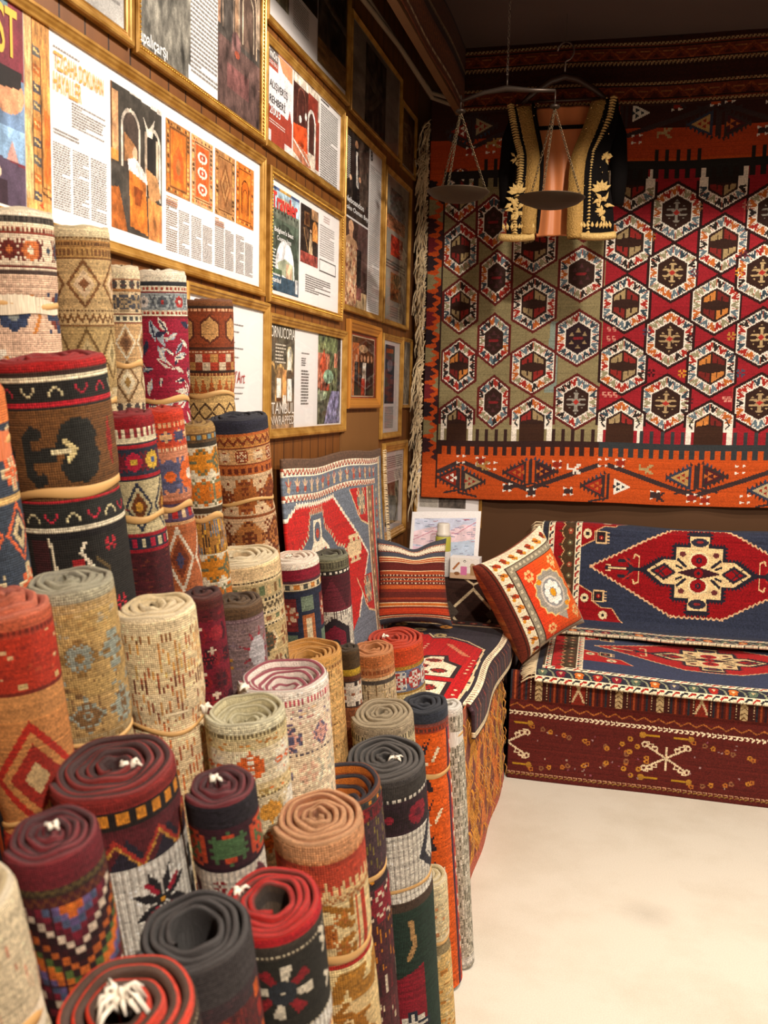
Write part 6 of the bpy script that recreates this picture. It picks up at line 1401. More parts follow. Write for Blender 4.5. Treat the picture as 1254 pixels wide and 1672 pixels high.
def d_charcoal_white(b):
    c, k, m = b.c, b.k, b.m; b.band('s', 16, '#3c3836'); b.band('d', 8, '#35302e', '#d9d2c6', 8); b.band('f', 50, '#33222a', ['#8a2030', '#5a1a28', '#2a1c20'], 44); y = whitecols(b, 108)
    for x0 in (50, -130, 200): c.line(P2(m, y, k, (x0 + 22, 4), (x0, 46), (x0 + 26, 76)), 16 * k, '#33323c'); c.line(P2(m, y, k, (x0 + 22, 12), (x0 + 8, 46), (x0 + 22, 66)), 4 * k, '#d9d2c6')
    for x0 in (-40, 140, -220): c.poly(P2(m, y, k, (x0 - 36, 30), (x0 + 4, 36), (x0 - 8, 52), (x0 + 8, 66), (x0 - 12, 72), (x0 - 30, 96)), '#6a1c2a')
    b.band('s', 14, '#4a3a30'); y = b.y; c.rect(0, y, b.w, b.c.h, '#24382f')
    c.rect(m - 30 * k, y, m - 24 * k, b.c.h, '#7a2028')
    for z in range(0, 400, 16):
        for x in (-60, -50, -40): c.rect(m + x * k, y + z * k, m + (x + 5) * k, y + (z + 11) * k, '#d9d2c6')
        c.poly(P2(m, y, k, (-90, z), (-64, z + 8), (-90, z + 16)), '#2a2426')
    c.poly(P2(m, y, k, (-22, 120), (36, 96), (36, 300), (-22, 300)), '#8a1c2c'); c.line(P2(m, y, k, (20, 20), (24, 60), (14, 80)), 8 * k, '#b08a5a'); c.stamp(m + 14 * k, y + 200 * k, sym(8, 11), 5 * k, ['#d9d2c6', '#2a3040'])
    b.y = b.c.h

T_ = 'rolled rug'
S_ = {}
S_['A1'] = dict(pos=(0.107, 1.383, 1.879), r=0.073, lean=(0, -0.08), w=150, bg='#dcb89c', rim='#e0d2b8', pile='#cdbb9c', tie=[152], hv=230, label='pale pink rolled rug with dark rim stripe and flower border, leftmost against the wall',
    bands=[('s', 6, '#e6d8c0'), ('d', 13, '#38322e', '#5a524a', 9), ('s', 5, '#e6d3b4'), ('d', 8, '#e0c8a8', '#7a3626', 8), ('s', 4, '#7a3224'), ('f', 46, '#e6d0b4', ['#c9703c', '#e6d0b4', '#3f4a58', '#6a2a22'], 36), ('s', 5, '#6a2a22'), ('s', 4, '#e6d0b4'), ('s', 5, '#4a3a34'), ('s', 14, '#dcb89c'), ('q', 190, '#dcb89c', ['#7a3a2c', '#35405a', '#c9803a', '#e9dcc8', '#8a8f8a', '#a03a34'], 5, 4)])
S_['A2'] = dict(pos=(0.120, 1.578, 1.887), r=0.052, lean=(0, -0.08), w=95, bg='#c2a372', rim='#dccba4', pile='#c9b384', tie=[280], hv=300, cell=.0036, label='tan rolled rug with a brown diamond lattice, second from the left against the wall',
    bands=[('s', 12, '#dccba4'), ('d', 6, '#c2a372', '#7a5430', 4), ('d', 12, '#a87c48', '#6e4a2a', 5), ('d', 14, '#b08850', '#7a5230', 4), ('s', 3, '#7a5230'), ('r', 78, '#c4a574', ['#7a5230', '#d8bc98', '#8a5a3a'], 62), ('d', 6, '#c9ac7c', '#6a4628', 6), ('z', 18, '#c9ac7c', '#6e4c2c', 12), ('s', 4, '#7a5430'), ('r', 90, '#b89c68', ['#6e5430', '#c9b384', '#8a7a54'], 50), ('q', 100, '#b89c68', ['#7a5c34', '#d6c298', '#8a8a68'], 5, 8)])
S_['A3'] = dict(pos=(0.120, 1.723, 1.839), r=0.035, lean=(0, -0.08), w=60, bg='#d2b68c', rim='#e2d2b0', pile='#cdb890', tie=[158], hv=230, cell=.0034, label='slim cream rolled rug with dark stars, left of the red and white wall roll',
    bands=[('s', 16, '#e0cfac'), ('s', 3, '#a87a5a'), ('m', 14, '#dcc8a4', ['#6a3a34', '#4a4644'], 16, 4, 7), ('s', 4, '#a8784a'), ('m', 34, '#d8c09a', ['#4a4a50', '#a08a6a'], 24, 12, 9), ('s', 3, '#7a4a34'), ('d', 12, '#e0d2b0', '#4a4a48', 12), ('s', 3, '#8a4a34'), ('r', 60, '#cfa878', ['#e6dac0', '#8a6244', '#6a4a34'], 40), ('r', 70, '#d2b68c', ['#7a5a3a', '#e2d4b4', '#a8844a'], 50)])
S_['A4'] = dict(pos=(0.117, 1.889, 1.851), r=0.054, lean=(0, -0.08), w=84, bg='#9c2038', rim='#ece2cc', pile='#dccfb4', tie=[206], hv=260, cell=.0036, label='red and white rolled rug with leafy navy scrolls and cream rim by the wall',
    bands=[('s', 14, '#ece2cc'), ('s', 6, '#2f3238'), ('d', 9, '#e6d8c0', '#a04a3a', 8), ('s', 3, '#8a2a2a'), ('f', 27, '#9aa2a4', ['#b03a38', '#d8d0c8', '#5a6068'], 32), ('d', 9, '#e6d6bc', '#a84a3a', 8), ('s', 3, '#7a2028')],
    draw=lambda b: leaves(b, 190, '#a0203a', ['#e6dccb', '#2c3048', '#aebac4', '#e6dccb']))
def leaves(b, h, bg, cols):
    c, k, m = b.c, b.k, b.m; y = b.y; b.band('s', h, bg); g = random.Random(4)
    for q in range(150):
        x, z = g.uniform(0, b.w), y + g.uniform(4, h - 4) * k; a = g.uniform(0, PI); L = g.uniform(8, 20) * k; d = (math.cos(a), math.sin(a)); n = (-d[1], d[0]); cc = g.choice(cols); wd = L * .35
        c.poly([(x - d[0] * L, z - d[1] * L), (x + n[0] * wd, z + n[1] * wd), (x + d[0] * L, z + d[1] * L), (x - n[0] * wd, z - n[1] * wd)], cc); c.line([(x - d[0] * L * .6, z - d[1] * L * .6), (x + d[0] * L * .6, z + d[1] * L * .6)], .004, g.choice(cols + [bg]))
    for q in range(7): flower(c, g.uniform(0, b.w), y + g.uniform(10, h - 10) * k, 8 * k, (g.choice(cols), g.choice(['#a0203a', '#2c3048'])))
S_['A5'] = dict(pos=(.093, 2.181, 1.822), r=.060, lean=(0, -0.08), w=82, bg='#c9a468', rim='#7a4a2a', pile='#6a4226', tie=[152], hv=420, cell=.004, label='brown rolled rug with tan hexagons and orange teeth, beside the letter frame',
    bands=[('s', 6, '#6e4426'), ('s', 4, '#3a2a20'), ('d', 6, '#8a4424', '#e0a880', 8), ('e', 56, '#8a4022', ['#c2925a', '#5a2a1a'], 44), ('s', 5, '#4a2a1c'), ('d', 6, '#9a4a2a', '#e6b894', 8), ('k', 26, '#8a4022', ['#b08048', '#a83a26', '#c9b498', '#8a3a22'], 13), ('s', 4, '#3a2418'), ('d', 6, '#c08a50', '#7a3a20', 6), ('t', 28, '#c9a468', '#b5602c', 14), ('s', 14, '#c9a468'), ('x', 30, '#c9a468', '#4a3420', 24), ('q', 60, '#c9a468', ['#5a3a20', '#a84a2a'], 5, 6)])
S_['B0'] = dict(pos=(0.211, 1.118, 1.602), r=0.061, lean=(-0.05, -0.15), w=150, bg='#3a4250', rim='#c86a3a', pile='#8a4a2c', tie=[96], hv=330, label='slate and coral rolled rug cut off at the left edge beside the black one',
    bands=[('s', 60, '#d8783e'), ('m', 36, '#37404e', ['#d9c39a', '#c8602c'], 50, 3), ('s', 8, '#cdb890'), ('m', 80, '#37404e', ['#d9663a', '#cdb890'], 90, 8), ('s', 10, '#c9a468'), ('r', 110, '#39424f', ['#d9663a', '#cdb68a', '#2a2a30'], 80)])
S_['B1'] = dict(th=.0105, pos=(0.231, 1.305, 1.650), r=0.082, lean=(-0.05, -0.15), w=178, bg='#23211f', rim='#a81c1c', pile='#8a1618', tie=[222], hv=400, bw=1.3, cell=.0046, label='thick black rolled rug with a red rim, brown band and dark hooked ornament',
    bands=[('s', 14, '#a81e1e'), ('s', 8, '#3a2a24'), ('s', 7, '#d9cdae'), ('v', 34, '#272523', ['#b0283a', '#b0283a', '#c9bd94', '#c9bd94'], 44), ('s', 5, '#b0202c'), ('s', 5, '#272523'), ('s', 3, '#b0202c')], draw=d_black_hooks)
S_['B2'] = dict(pos=(0.260, 1.484, 1.566), r=0.045, lean=(-0.05, -0.15), w=88, bg='#4a1a1e', rim='#8a161c', pile='#7a1418', tie=[178], hv=320, cell=.0038, label='crimson-rimmed rolled rug with cream comb band and navy flowers, beside the black one',
    bands=[('s', 18, '#8a161e'), ('c', 24, '#dccfae', '#8a2a30', 13), ('s', 5, '#2a2a34'), ('s', 5, '#a01c28'), ('f', 46, '#2c3040', ['#b0203a', '#d0a83c', '#3f5a8a', '#6a1c28'], 38), ('s', 5, '#a01c28'), ('s', 4, '#20222c'), ('r', 92, '#bfb088', ['#2c3040', '#6a3a1c', '#c08a34'], 56), ('s', 5, '#9a1c28'), ('d', 24, '#252a38', ['#b0203a', '#cdbf9a'], 16), ('s', 5, '#9a1c28'), ('p', 140, '#4a1a20', ['#5a2024', '#3a161c', '#6a3024'], .5, 8)])
S_['B3'] = dict(pos=(.264, 1.603, 1.573), r=.039, lean=(-0.05, -0.15), w=70, bg='#c07a54', rim='#c8371f', pile='#b0301c', tie=[165], hv=290, cell=.0038, label='orange-red rolled rug with lilac and orange flowers, behind the crimson-rimmed one',
    bands=[('s', 14, '#c43a22'), ('d', 14, '#c23e24', '#e0a878', 9), ('m', 28, '#c4442a', ['#4a4a68', '#e0b080'], 26, 6, 9), ('d', 10, '#c85a38', '#e6c09a', 7), ('f', 82, '#c98464', ['#d9662c', '#e6d6c4', '#6a6484', '#5a5a78'], 44), ('s', 6, '#8a4a34'), ('d', 32, '#5a4660', ['#b02a2a', '#d9b890'], 18), ('s', 6, '#c9986a'), ('r', 120, '#b06238', ['#e0d0b8', '#7a3a24', '#4a4460'], 60)])
S_['B4'] = dict(pos=(.282, 1.711, 1.544), r=.0353, lean=(-0.05, -0.15), w=60, bg='#ddd0b2', rim='#a8854a', pile='#7a5a34', tie=[158], hv=220, cell=.0036, label='slim cream rolled rug with large orange leaves, in front of the navy-rimmed one',
    bands=[('s', 10, '#a88450'), ('d', 14, '#5a4630', ['#6a8a9a', '#b5863c'], 10), ('s', 8, '#3a332a'), ('m', 52, '#e0d4b8', ['#d08424', '#6a6a4c'], 34, 14, 9), ('m', 52, '#e0d4b8', ['#c9701f', '#7a7a58'], 34, 21, 9), ('s', 10, '#4a3a2a'), ('d', 12, '#ddd0b2', '#8a5a34', 8), ('n', 60, '#b07a38', ['#3a2c24', '#5a7a90', '#d9a83c'], .7, 5)])
S_['B5'] = dict(th=.009, pos=(.200, 2.104, 1.5505), r=.071, lean=(-0.05, -0.15), w=100, bg='#cda882', rim='#2c2c3a', pile='#22222e', tie=[142], hv=210, cell=.004, bw=.7, label='tan rolled rug with rust ornament and navy pile rim under the letter frame',
    bands=[('s', 20, '#2c2c3a'), ('s', 5, '#b5602c'), ('z', 18, '#c0803f', '#7a3418', 16), ('s', 4, '#7a3418'), ('m', 24, '#c99a68', ['#8a3a1c', '#e0c09a'], 30, 5, 9), ('s', 4, '#8a3f1c'), ('d', 16, '#b5622c', '#6a2a14', 12), ('s', 4, '#dcb890'), ('m', 66, '#cfae88', ['#7a3a1c', '#a8602c'], 56, 9, 13), ('s', 4, '#8a4a24'), ('m', 70, '#cda882', ['#6e3418', '#b0703a'], 60, 33, 13)])
S_['C0'] = dict(pos=(0.343, 1.035, 1.334), r=0.052, lean=(-0.05, -0.15), w=135, bg='#b52f1e', rim='#c96a4c', pile='#a8503a', tz=.02, tie=[335], hv=380, cell=.003, bw=.5, label='faded red rolled rug with tan bands and coral end, at the left edge',
    bands=[('s', 16, '#b8583a'), ('d', 12, '#a83a26', '#7a2a1c', 9), ('p', 70, '#b8351f', ['#9a2a1c', '#c24a2c', '#d9b080'], .3, 9), ('d', 16, '#b8351f', ['#d9b67a', '#b8351f', '#b8351f'], 22), ('s', 6, '#7a2a1c'), ('s', 40, '#c98a50'), ('r', 190, '#c08048', ['#b02a1c', '#9a2a1e', '#c9a878'], 150), ('p', 60, '#b02a1c', ['#8a201a', '#c0452c'], .4, 9)])
S_['C1'] = dict(th=.0095, pos=(0.348, 1.158, 1.344), r=0.063, lean=(-0.05, -0.15), w=150, bg='#b59766', rim='#a9a48c', pile='#8f8a78', wide=1, tie=[250], hv=330, bw=.6, label='worn beige rolled rug with blue-grey patches and a grey-green rim',
    bands=[('s', 16, '#a9a288'), ('d', 12, '#bb9d6c', '#a88a58', 6), ('p', 40, '#b9995f', ['#a8854f', '#c4a878', '#a89a7c'], .6, 10), ('m', 64, '#b3935c', ['#8a6a3c', '#8f9588'], 60, 14, 11), ('p', 30, '#b9995f', ['#8f9488', '#a8854f', '#7a5c3a'], .5, 10), ('m', 64, '#b0905c', ['#7a5c3a', '#8f9588'], 66, 23, 11), ('p', 100, '#a8926a', ['#8a8f84', '#9a7c4c', '#b9a070'], .7, 12), ('p', 80, '#97855c', ['#7d8076', '#a8905c'], .6, 12)])
S_['C2'] = dict(pos=(0.391, 1.327, 1.278), r=0.063, lean=(-0.05, -0.15), w=134, bg='#e8cda0', rim='#ecd9b4', pile='#dcc598', tie=[172], hv=320, bw=.6, tilt=-.15, label='large cream rolled rug with fine rust dashes beside the worn beige one',
    bands=[('s', 22, '#ead4aa'), ('n', 14, '#e8d0a2', ['#8a5a34', '#a8743c'], .5, 4), ('n', 56, '#e9d0a2', ['#dba050', '#b5653c', '#e0b468', '#c98a4a'], .45, 5), ('n', 24, '#e6cc9e', ['#6a2e20', '#a04a2c'], .5, 5), ('n', 50, '#ead2a8', ['#d9a05c', '#c9804a', '#8a4a34'], .35, 5), ('n', 90, '#e8cda2', ['#c9703c', '#d99a5c', '#a05434'], .4, 5), ('n', 100, '#e6c89a', ['#c9703c', '#b5502c', '#e0b880'], .5, 5)])
S_['C3'] = dict(pos=(.3715, 1.533, 1.257), r=.0394, lean=(-0.05, -0.15), w=74, bg='#6e1822', rim='#5a2a22', pile='#3f1c1a', hv=250, cell=.0036, label='dark crimson rolled rug with small white crosses, squeezed beside the large cream one',
    bands=[('s', 16, '#54221e'), ('p', 20, '#5a1a20', ['#3a1418', '#7a1c24'], .5, 6)], draw=lambda b: crosses(b))
def crosses(b):
    b.band('q', 300, '#74182a', ['#3a1420', '#8a1c24', '#5a1420', '#9a2430'], 6, 9)
    for q in range(8):
        for x in (-12, 60, -80): b.c.stamp(b.m + (x + 20 * (q % 2)) * b.k, (46 + q * 36) * b.k, np.array([[0, 1, 0], [1, 1, 1], [0, 1, 0]]), 4.5 * b.k, ['#e0c8b0'])
S_['C4'] = dict(th=.0085, pos=(.377, 1.677, 1.215), r=.0513, lean=(-0.05, -0.15), w=88, bg='#8a7272', rim='#6e543a', pile='#4e3a28', rin=.1, tie=[190], hv=210, cell=.0038, label='mauve rolled rug with a jagged pale star and an olive-brown end',
    bands=[('s', 18, '#5e4630'), ('d', 6, '#7a6064', '#a08488', 6)], draw=lambda b: jag(b))
def jag(b):
    c, k, m = b.c, b.k, b.m; y = b.y; b.band('p', 260, '#88706f', ['#957c7c', '#7a6468', '#8a7480'], .5, 5)
    for x0 in (30, -120):
        for z in (50, 170):
            for q in range(9): a = q * 2 * PI / 9; c.poly(P2(m, y, k, (x0 + 12 * math.cos(a - .3), z + 14 * math.sin(a - .3)), (x0 + 34 * math.cos(a), z + 44 * math.sin(a)), (x0 + 12 * math.cos(a + .3), z + 14 * math.sin(a + .3))), '#9a3440')
            c.ell(m + x0 * k, y + z * k, 17 * k, 26 * k, '#b9b4b8')
    for x0, z in ((-26, 62), (-40, 180), (80, 100)): c.stamp(m + x0 * k, y + z * k, STAR, 5 * k, ['#c0883c'])
S_['C5'] = dict(pos=(.3016, 1.882, 1.264), r=.0837, lean=(-0.05, -0.15), w=130, bg='#c9b184', rim='#e2d2b0', pile='#cdb890', rin=.3, th=.0105, wide=1, hv=260, inner=['#d0b48a', '#b8925c', '#a87a48'], tuft=('small', -.95, .1), label='fat beige rolled rug with open cream spiral end, before the wall rug',
    bands=[('s', 22, '#e0c294'), ('d', 7, '#cdb68c', '#4a4030', 7), ('d', 24, '#b5a074', ['#5e6a48', '#c9a878', '#7a5a34'], 14), ('d', 6, '#d2bc92', '#2e2a24', 8), ('z', 14, '#cdb68a', '#5a4a34', 10), ('d', 6, '#d8c49c', '#33302a', 7), ('d', 14, '#cdb486', ['#8a5a3a', '#6a7050'], 18), ('d', 5, '#d8c49c', '#2e2a24', 7), ('q', 170, '#bfa676', ['#6a6444', '#8a5a3a', '#4a4434', '#dcc8a0'], 8, 15)])
S_['C6'] = dict(pos=(0.205, 2.496, 1.159), r=0.071, lean=(-0.05, -0.15), w=84, bg='#cfbd98', rim='#ecdfce', pile='#d9c0ac', wide=1, rin=.3, inner=['#d9b8a4', '#c29a88', '#a86a5c'], tuft=('small', -.2, -.1), hv=170, cell=.0044, label='navy and green flowered rolled rug with a burgundy band and pale spiral end',
    bands=[('s', 7, '#ecdcca'), ('s', 18, '#8a1c30'), ('s', 4, '#4a3038'), ('d', 12, '#dccaa4', ['#4a4a44', '#c9823c'], 14), ('s', 3, '#2c3040')], draw=lambda b: boxes(b))
def boxes(b):
    c, k, m = b.c, b.k, b.m; y = b.y; b.band('s', 150, '#2a3044')
    for x0 in (-14, 60, -100, 130):
        c.rect(m + (x0 - 18) * k, y + 8 * k, m + (x0 + 12) * k, y + 60 * k, '#7a2a2c'); c.stamp(m + (x0 - 3) * k, y + 34 * k, sym(12, 9), 3.4 * k, ['#dcc0a0', '#b04a34']); c.rect(m + (x0 + 18) * k, y + 6 * k, m + (x0 + 40) * k, y + 30 * k, '#7a8a74')
        c.rect(m + (x0 - 20) * k, y + 66 * k, m + (x0 + 10) * k, y + 88 * k, '#6f826c'); c.rect(m + (x0 + 18) * k, y + 36 * k, m + (x0 + 40) * k, y + 150 * k, '#b5683a'); c.rect(m + (x0 + 24) * k, y + 42 * k, m + (x0 + 34) * k, y + 150 * k, '#d8c6a2'); c.line(P2(m, y, k, (x0 - 18, 92), (x0 + 12, 130)), 6 * k, '#8a9a84')
S_['C7'] = dict(pos=(0.259, 2.647, 1.148), r=0.059, lean=(-0.05, -0.15), w=66, bg='#5a1e28', rim='#7a7a62', pile='#4a4436', rin=.3, hv=170, cell=.0044, label='maroon rolled rug with a white striped band and grey-green end beside the wall rug',
    bands=[('d', 16, '#6e6a52', '#4a4638', 5), ('d', 8, '#2a2420', '#e6dccb', 9), ('t', 56, '#4e1a24', '#6a2430', 52), ('n', 16, '#e0d6c6', ['#6a5a54'], .6, 4)], draw=lambda b: hexdark(b))
def hexdark(b):
    c, k, m = b.c, b.k, b.m; y = b.y; b.band('n', 90, '#dcd2c2', ['#8a8078'], .5, 5)
    for x0 in (0, 90, -90): c.poly(hexpts(m + x0 * k, y + 36 * k, 28 * k, 42 * k), '#2c2228'); c.poly(hexpts(m + x0 * k, y + 36 * k, 19 * k, 30 * k), '#7a1c30'); c.ell(m + x0 * k, y + 36 * k, 7 * k, 8 * k, '#2c2228')
S_['D1'] = dict(pos=(.377, 2.103, 1.010), r=.083, lean=(-0.05, -0.13), w=116, bg='#d6a767', rim='#d2994f', pile='#b9823e', wide=1, rin=.3, tz=-.02, th=.008, pitch=.0105, inner=['#c08a44', '#a8742f', '#8a5c24'], hv=240, tuft=('small', -.95, .1), label='honey-coloured rolled rug with faint brown lines and a sunken spiral end',
    bands=[('s', 10, '#d29c54'), ('d', 10, '#d0a060', '#8a5a30', 7), ('n', 80, '#d8ab6c', ['#a87a44', '#c08a4c', '#8a6238'], .3, 6), ('d', 5, '#d2a262', '#7a4e2c', 6), ('n', 30, '#d6a767', ['#b0844c'], .3, 6), ('d', 5, '#d2a262', '#7a4e2c', 6), ('n', 120, '#d8ab6c', ['#c2904f', '#b5854a'], .4, 6)])
S_['D1b'] = dict(pos=(0.395, 2.385, 0.949), r=0.034, lean=(-0.05, -0.13), w=42, bg='#7a4428', rim='#4a3820', pile='#3a2c1c', hv=140, cell=.004, label='thin dark brown rolled rug with a yellow stripe, between the honey and tan ones',
    bands=[('s', 26, '#4e3a22'), ('s', 10, '#c09a2c'), ('s', 10, '#6a3a24'), ('m', 40, '#3a2c28', ['#e0d2c0', '#a86a4a'], 20, 3, 7), ('p', 60, '#8a5030', ['#7a4028', '#9a6038'], .5, 5)])
S_['D2'] = dict(pos=(0.441, 2.472, 0.928), r=0.060, lean=(-0.05, -0.16), w=72, bg='#cdb48c', rim='#c98452', pile='#b06a3c', wide=1, rin=.34, th=.009, pitch=.0115, inner=['#b9743f', '#a5622f', '#8a4c24'], hv=140, cell=.0044, label='small tan rolled rug with an orange-brown end, beside the red-orange one',
    bands=[('s', 18, '#c0713e'), ('d', 14, '#c88250', '#a85a30', 6), ('s', 6, '#d8b488'), ('s', 5, '#5a5048'), ('n', 90, '#cdb690', ['#9a7a54', '#b59a6c', '#7a6248'], .45, 4)])
S_['D3'] = dict(pos=(0.400, 2.897, 0.852), r=0.094, lean=(-0.05, -0.16), w=97, bg='#dfc792', rim='#c9401f', pile='#a82e14', wide=1, rin=.14, wob=.06, th=.0105, pitch=.0135, tuft=('small', -.35, .1), hv=120, cell=.0046, label='cream rolled rug with red-orange spiral end and slate flower band by the bench',
    bands=[('s', 28, '#c8461f'), ('d', 5, '#b8862f', '#8a6a2c', 6), ('m', 34, '#66708a', ['#b03a34', '#dcd6cc'], 30, 4, 9), ('s', 4, '#a8803c'), ('n', 80, '#e0c994', ['#d6bc84', '#cdb27a'], .5, 5)])
S_['D4'] = dict(pos=(0.511, 1.573, 1.111), r=0.081, lean=(-0.05, -0.13), w=150, bg='#e2ccb2', rim='#f0e6dc', pile='#a04a58', rin=.26, tz=-.03, th=.0085, pitch=.0115, inner=['#efe2d8', '#8a1f34', '#e4d2c6'], deep=.12, tuft=('small', -.75, -.55), hv=230, label='wide cream rolled rug with a burgundy-striped spiral end',
    bands=[('s', 12, '#efe4d8'), ('c', 16, '#e6d4c0', '#b04a58', 6), ('p', 24, '#e4d0ba', ['#c98a84', '#6a5a78', '#e0bc94'], .3, 6), ('m', 44, '#e2ccb2', ['#5a5670', '#c9968a'], 56, 8, 13), ('d', 6, '#dcc6a8', '#4a4454', 9), ('q', 130, '#e2ccae', ['#cfa890', '#6a6478', '#d9925c', '#b5ae9a'], 8, 21), ('p', 60, '#dcc8ac', ['#c9a080', '#d8b890'], .4, 8)], amp=.1)
S_['D5'] = dict(pos=(0.526, 1.361, 1.117), r=0.064, lean=(-0.05, -0.13), w=134, bg='#d8c89c', rim='#d6d0b0', pile='#b5ac86', wide=1, rin=.3, tz=-.025, th=.0075, pitch=.0095, inner=['#c9c09a', '#b3a67c', '#9a8c60'], deep=.1, tuft=('small', -.95, .2), hv=240, cell=.0036, label='sage-rimmed cream rolled rug with orange worn ornament and hollow end',
    bands=[('s', 12, '#d6cfae'), ('d', 10, '#c9b98a', '#5e5238', 6), ('p', 14, '#d8c494', ['#c9863c', '#b5a878'], .4, 6), ('m', 56, '#e2d2b0', ['#d8652a', '#e9dcc4'], 60, 17, 13), ('p', 16, '#d6c090', ['#d8702c', '#a88c50'], .5, 6), ('d', 6, '#d0bc88', '#6a5a3c', 7), ('q', 120, '#ddcca6', ['#d99a3c', '#efe6d2', '#b5a070', '#d8702c'], 8, 31)], amp=.1)
S_['D6'] = dict(th=.0105, pos=(0.548, 2.168, 0.856), r=0.076, lean=(-0.04, -0.22), w=104, bg='#cdbd94', rim='#a8987c', pile='#8f7f64', wide=1, rin=.16, wob=.05, hv=120, cell=.0046, label='taupe-ended rolled rug with cream and olive stripes, left of the navy-rimmed one',
    bands=[('s', 16, '#a3937a'), ('c', 16, '#b5a684', '#4a4236', 6), ('s', 4, '#c9b890'), ('k', 40, '#cdbd94', ['#d8caa6', '#6a7050', '#e0d4b8', '#a8843c', '#5a5a44'], 13), ('n', 40, '#cdbd94', ['#8a7a50', '#e0d4b4'], .5, 6)])
S_['D7'] = dict(pos=(0.613, 2.337, 0.836), r=0.064, lean=(-0.05, -0.17), w=82, bg='#c8541a', rim='#2c303a', pile='#22242e', wide=1, rin=.3, tie=[104], hv=520, cell=.0048, bw=1.2, mat='flat', label='orange kilim roll with black comb figures and a navy end, beside the floor',
    bands=[('s', 16, '#2c303a'), ('s', 5, '#6a3a34')], draw=d_kilimroll)
S_['D8'] = dict(pos=(0.657, 2.450, 0.801), r=0.040, lean=(-0.05, -0.16), w=50, bg='#b3ab98', rim='#e6e2da', pile='#c9c2b4', wide=1, rin=.3, tie=[46], hv=420, cell=.0044, bw=.6, label='grey and white flecked rolled rug, last of the row next to the bench front',
    bands=[('s', 8, '#e2dcd2'), ('n', 420, '#b9b2a0', ['#e2dccf', '#8a8474', '#6a6656', '#d6cfc0'], .75, 4)])
S_['E1'] = dict(th=.0105, pos=(0.487, 1.030, 1.146), r=0.077, lean=(-0.04, -0.22), w=204, bg='#5a2a24', rim='#8a2420', pile='#3c1414', rin=.22, wob=.05, tuft=('small', .25, -.2), hv=300, cell=.0034, label='broad dark red rolled rug with orange dashes, zigzag and a black star on white',
    bands=[('s', 16, '#7a2420')], draw=d_star)
S_['E2'] = dict(th=.0085, pos=(0.615, 1.063, 1.123), r=0.045, lean=(-0.03, -0.25), w=120, bg='#33181f', rim='#7a2c34', pile='#4a1a22', rin=.2, tuft=('small', -.1, .2), hv=230, cell=.0028, label='plum rolled rug with a black fluffy rim and small diamond flowers',
    bands=[('p', 34, '#26222a', ['#2e2a32', '#1e1a20'], .6, 6), ('m', 62, '#381a24', ['#c0492a', '#4a6a44'], 62, 5, 9), ('s', 6, '#2a1420')], draw=lambda b: archrow(b))
def archrow(b):
    c, k, m = b.c, b.k, b.m; y = whitecols(b, 90, '#ded4c4')
    for x0 in (42, -70, 150): c.poly(P2(m, y, k, (x0 - 22, 80), (x0 - 18, 24), (x0, 4), (x0 + 18, 24), (x0 + 22, 80)), '#5a2a34'); c.poly(P2(m, y, k, (x0 - 9, 80), (x0 - 6, 36), (x0 + 6, 36), (x0 + 9, 80)), '#8aa09a')
    for x0 in (-20, 90): c.stamp(m + x0 * k, y + 22 * k, STAR, 4 * k, ['#8a1c24']); c.poly(P2(m, y, k, (x0 - 30, 84), (x0 - 14, 50), (x0 + 6, 60), (x0 + 4, 84)), '#2a2226')
S_['E3'] = dict(th=.0108, pos=(0.620, 1.896, 0.853), r=0.089, lean=(-0.03, -0.25), w=138, bg='#24382f', rim='#57524f', pile='#33302f', wide=1, rin=.16, wob=.06, tie=[178], hv=420, bw=.8, tuft=('small', .25, -.1), label='charcoal-ended rolled rug with white columns and navy arrows above a green panel',
    bands=[('s', 8, '#454140')], draw=d_charcoal_white)
S_['E4'] = dict(pos=(0.580, 1.729, 0.859), r=0.077, lean=(-0.03, -0.25), w=130, bg='#43262c', rim='#7a3f1c', pile='#26202a', rin=.3, tz=-.05, inner=['#c8701f', '#a8501c', '#5a2a1c'], deep=.1, tie=[128], hv=400, bw=.9, label='plum rolled rug with an orange and black hollow rim, behind the peach one',
    bands=[('d', 10, '#3a3a34', ['#c87a20', '#2a2a30'], 9), ('f', 22, '#7a1f26', ['#9a2a2c', '#5a161c', '#3a2226'], 24), ('n', 84, '#463239', ['#5a3a40', '#7a6a34', '#3a2a30'], .5, 5), ('p', 16, '#4a2c34', ['#c87a1c', '#d89a2c', '#463239'], .5, 9), ('s', 8, '#2a2024'), ('m', 60, '#46262c', ['#8a1c2c', '#cdb9a4'], 40, 8, 9), ('n', 80, '#4a2026', ['#6a2a2c', '#c87a1c', '#33181c'], .5, 5), ('d', 50, '#4a1c22', ['#d9c9b4', '#6a2028', '#33181c'], 13), ('n', 150, '#54262a', ['#6a2a2e', '#3a1a1e', '#c9b89c'], .4, 6)])
S_['E5'] = dict(th=.0095, pos=(0.681, 1.255, 1.009), r=0.066, lean=(-0.03, -0.25), w=152, bg='#dcc08a', rim='#d29c70', pile='#a86a44', wide=1, rin=.14, tie=[192], hv=340, bw=1.2, label='peach-ended rolled rug with mustard scrolls and red flame band',
    bands=[('s', 22, '#cf9468'), ('d', 8, '#c98a5c', '#a8683f', 5)], draw=d_scroll)
S_['E6'] = dict(th=.0068, pos=(0.558, 0.790, 1.175), r=0.046, lean=(-0.03, -0.25), w=155, bg='#2a1618', rim='#8a2a32', pile='#4a141c', rin=.1, hv=290, cell=.0026, label='maroon rolled rug with a bright stepped mosaic of orange, blue and cream squares',
    bands=[('s', 38, '#6a1f28'), ('z', 12, '#3a2a20', '#5a4a2c', 12)], draw=d_mosaic, tuft=('small', .05, .1))
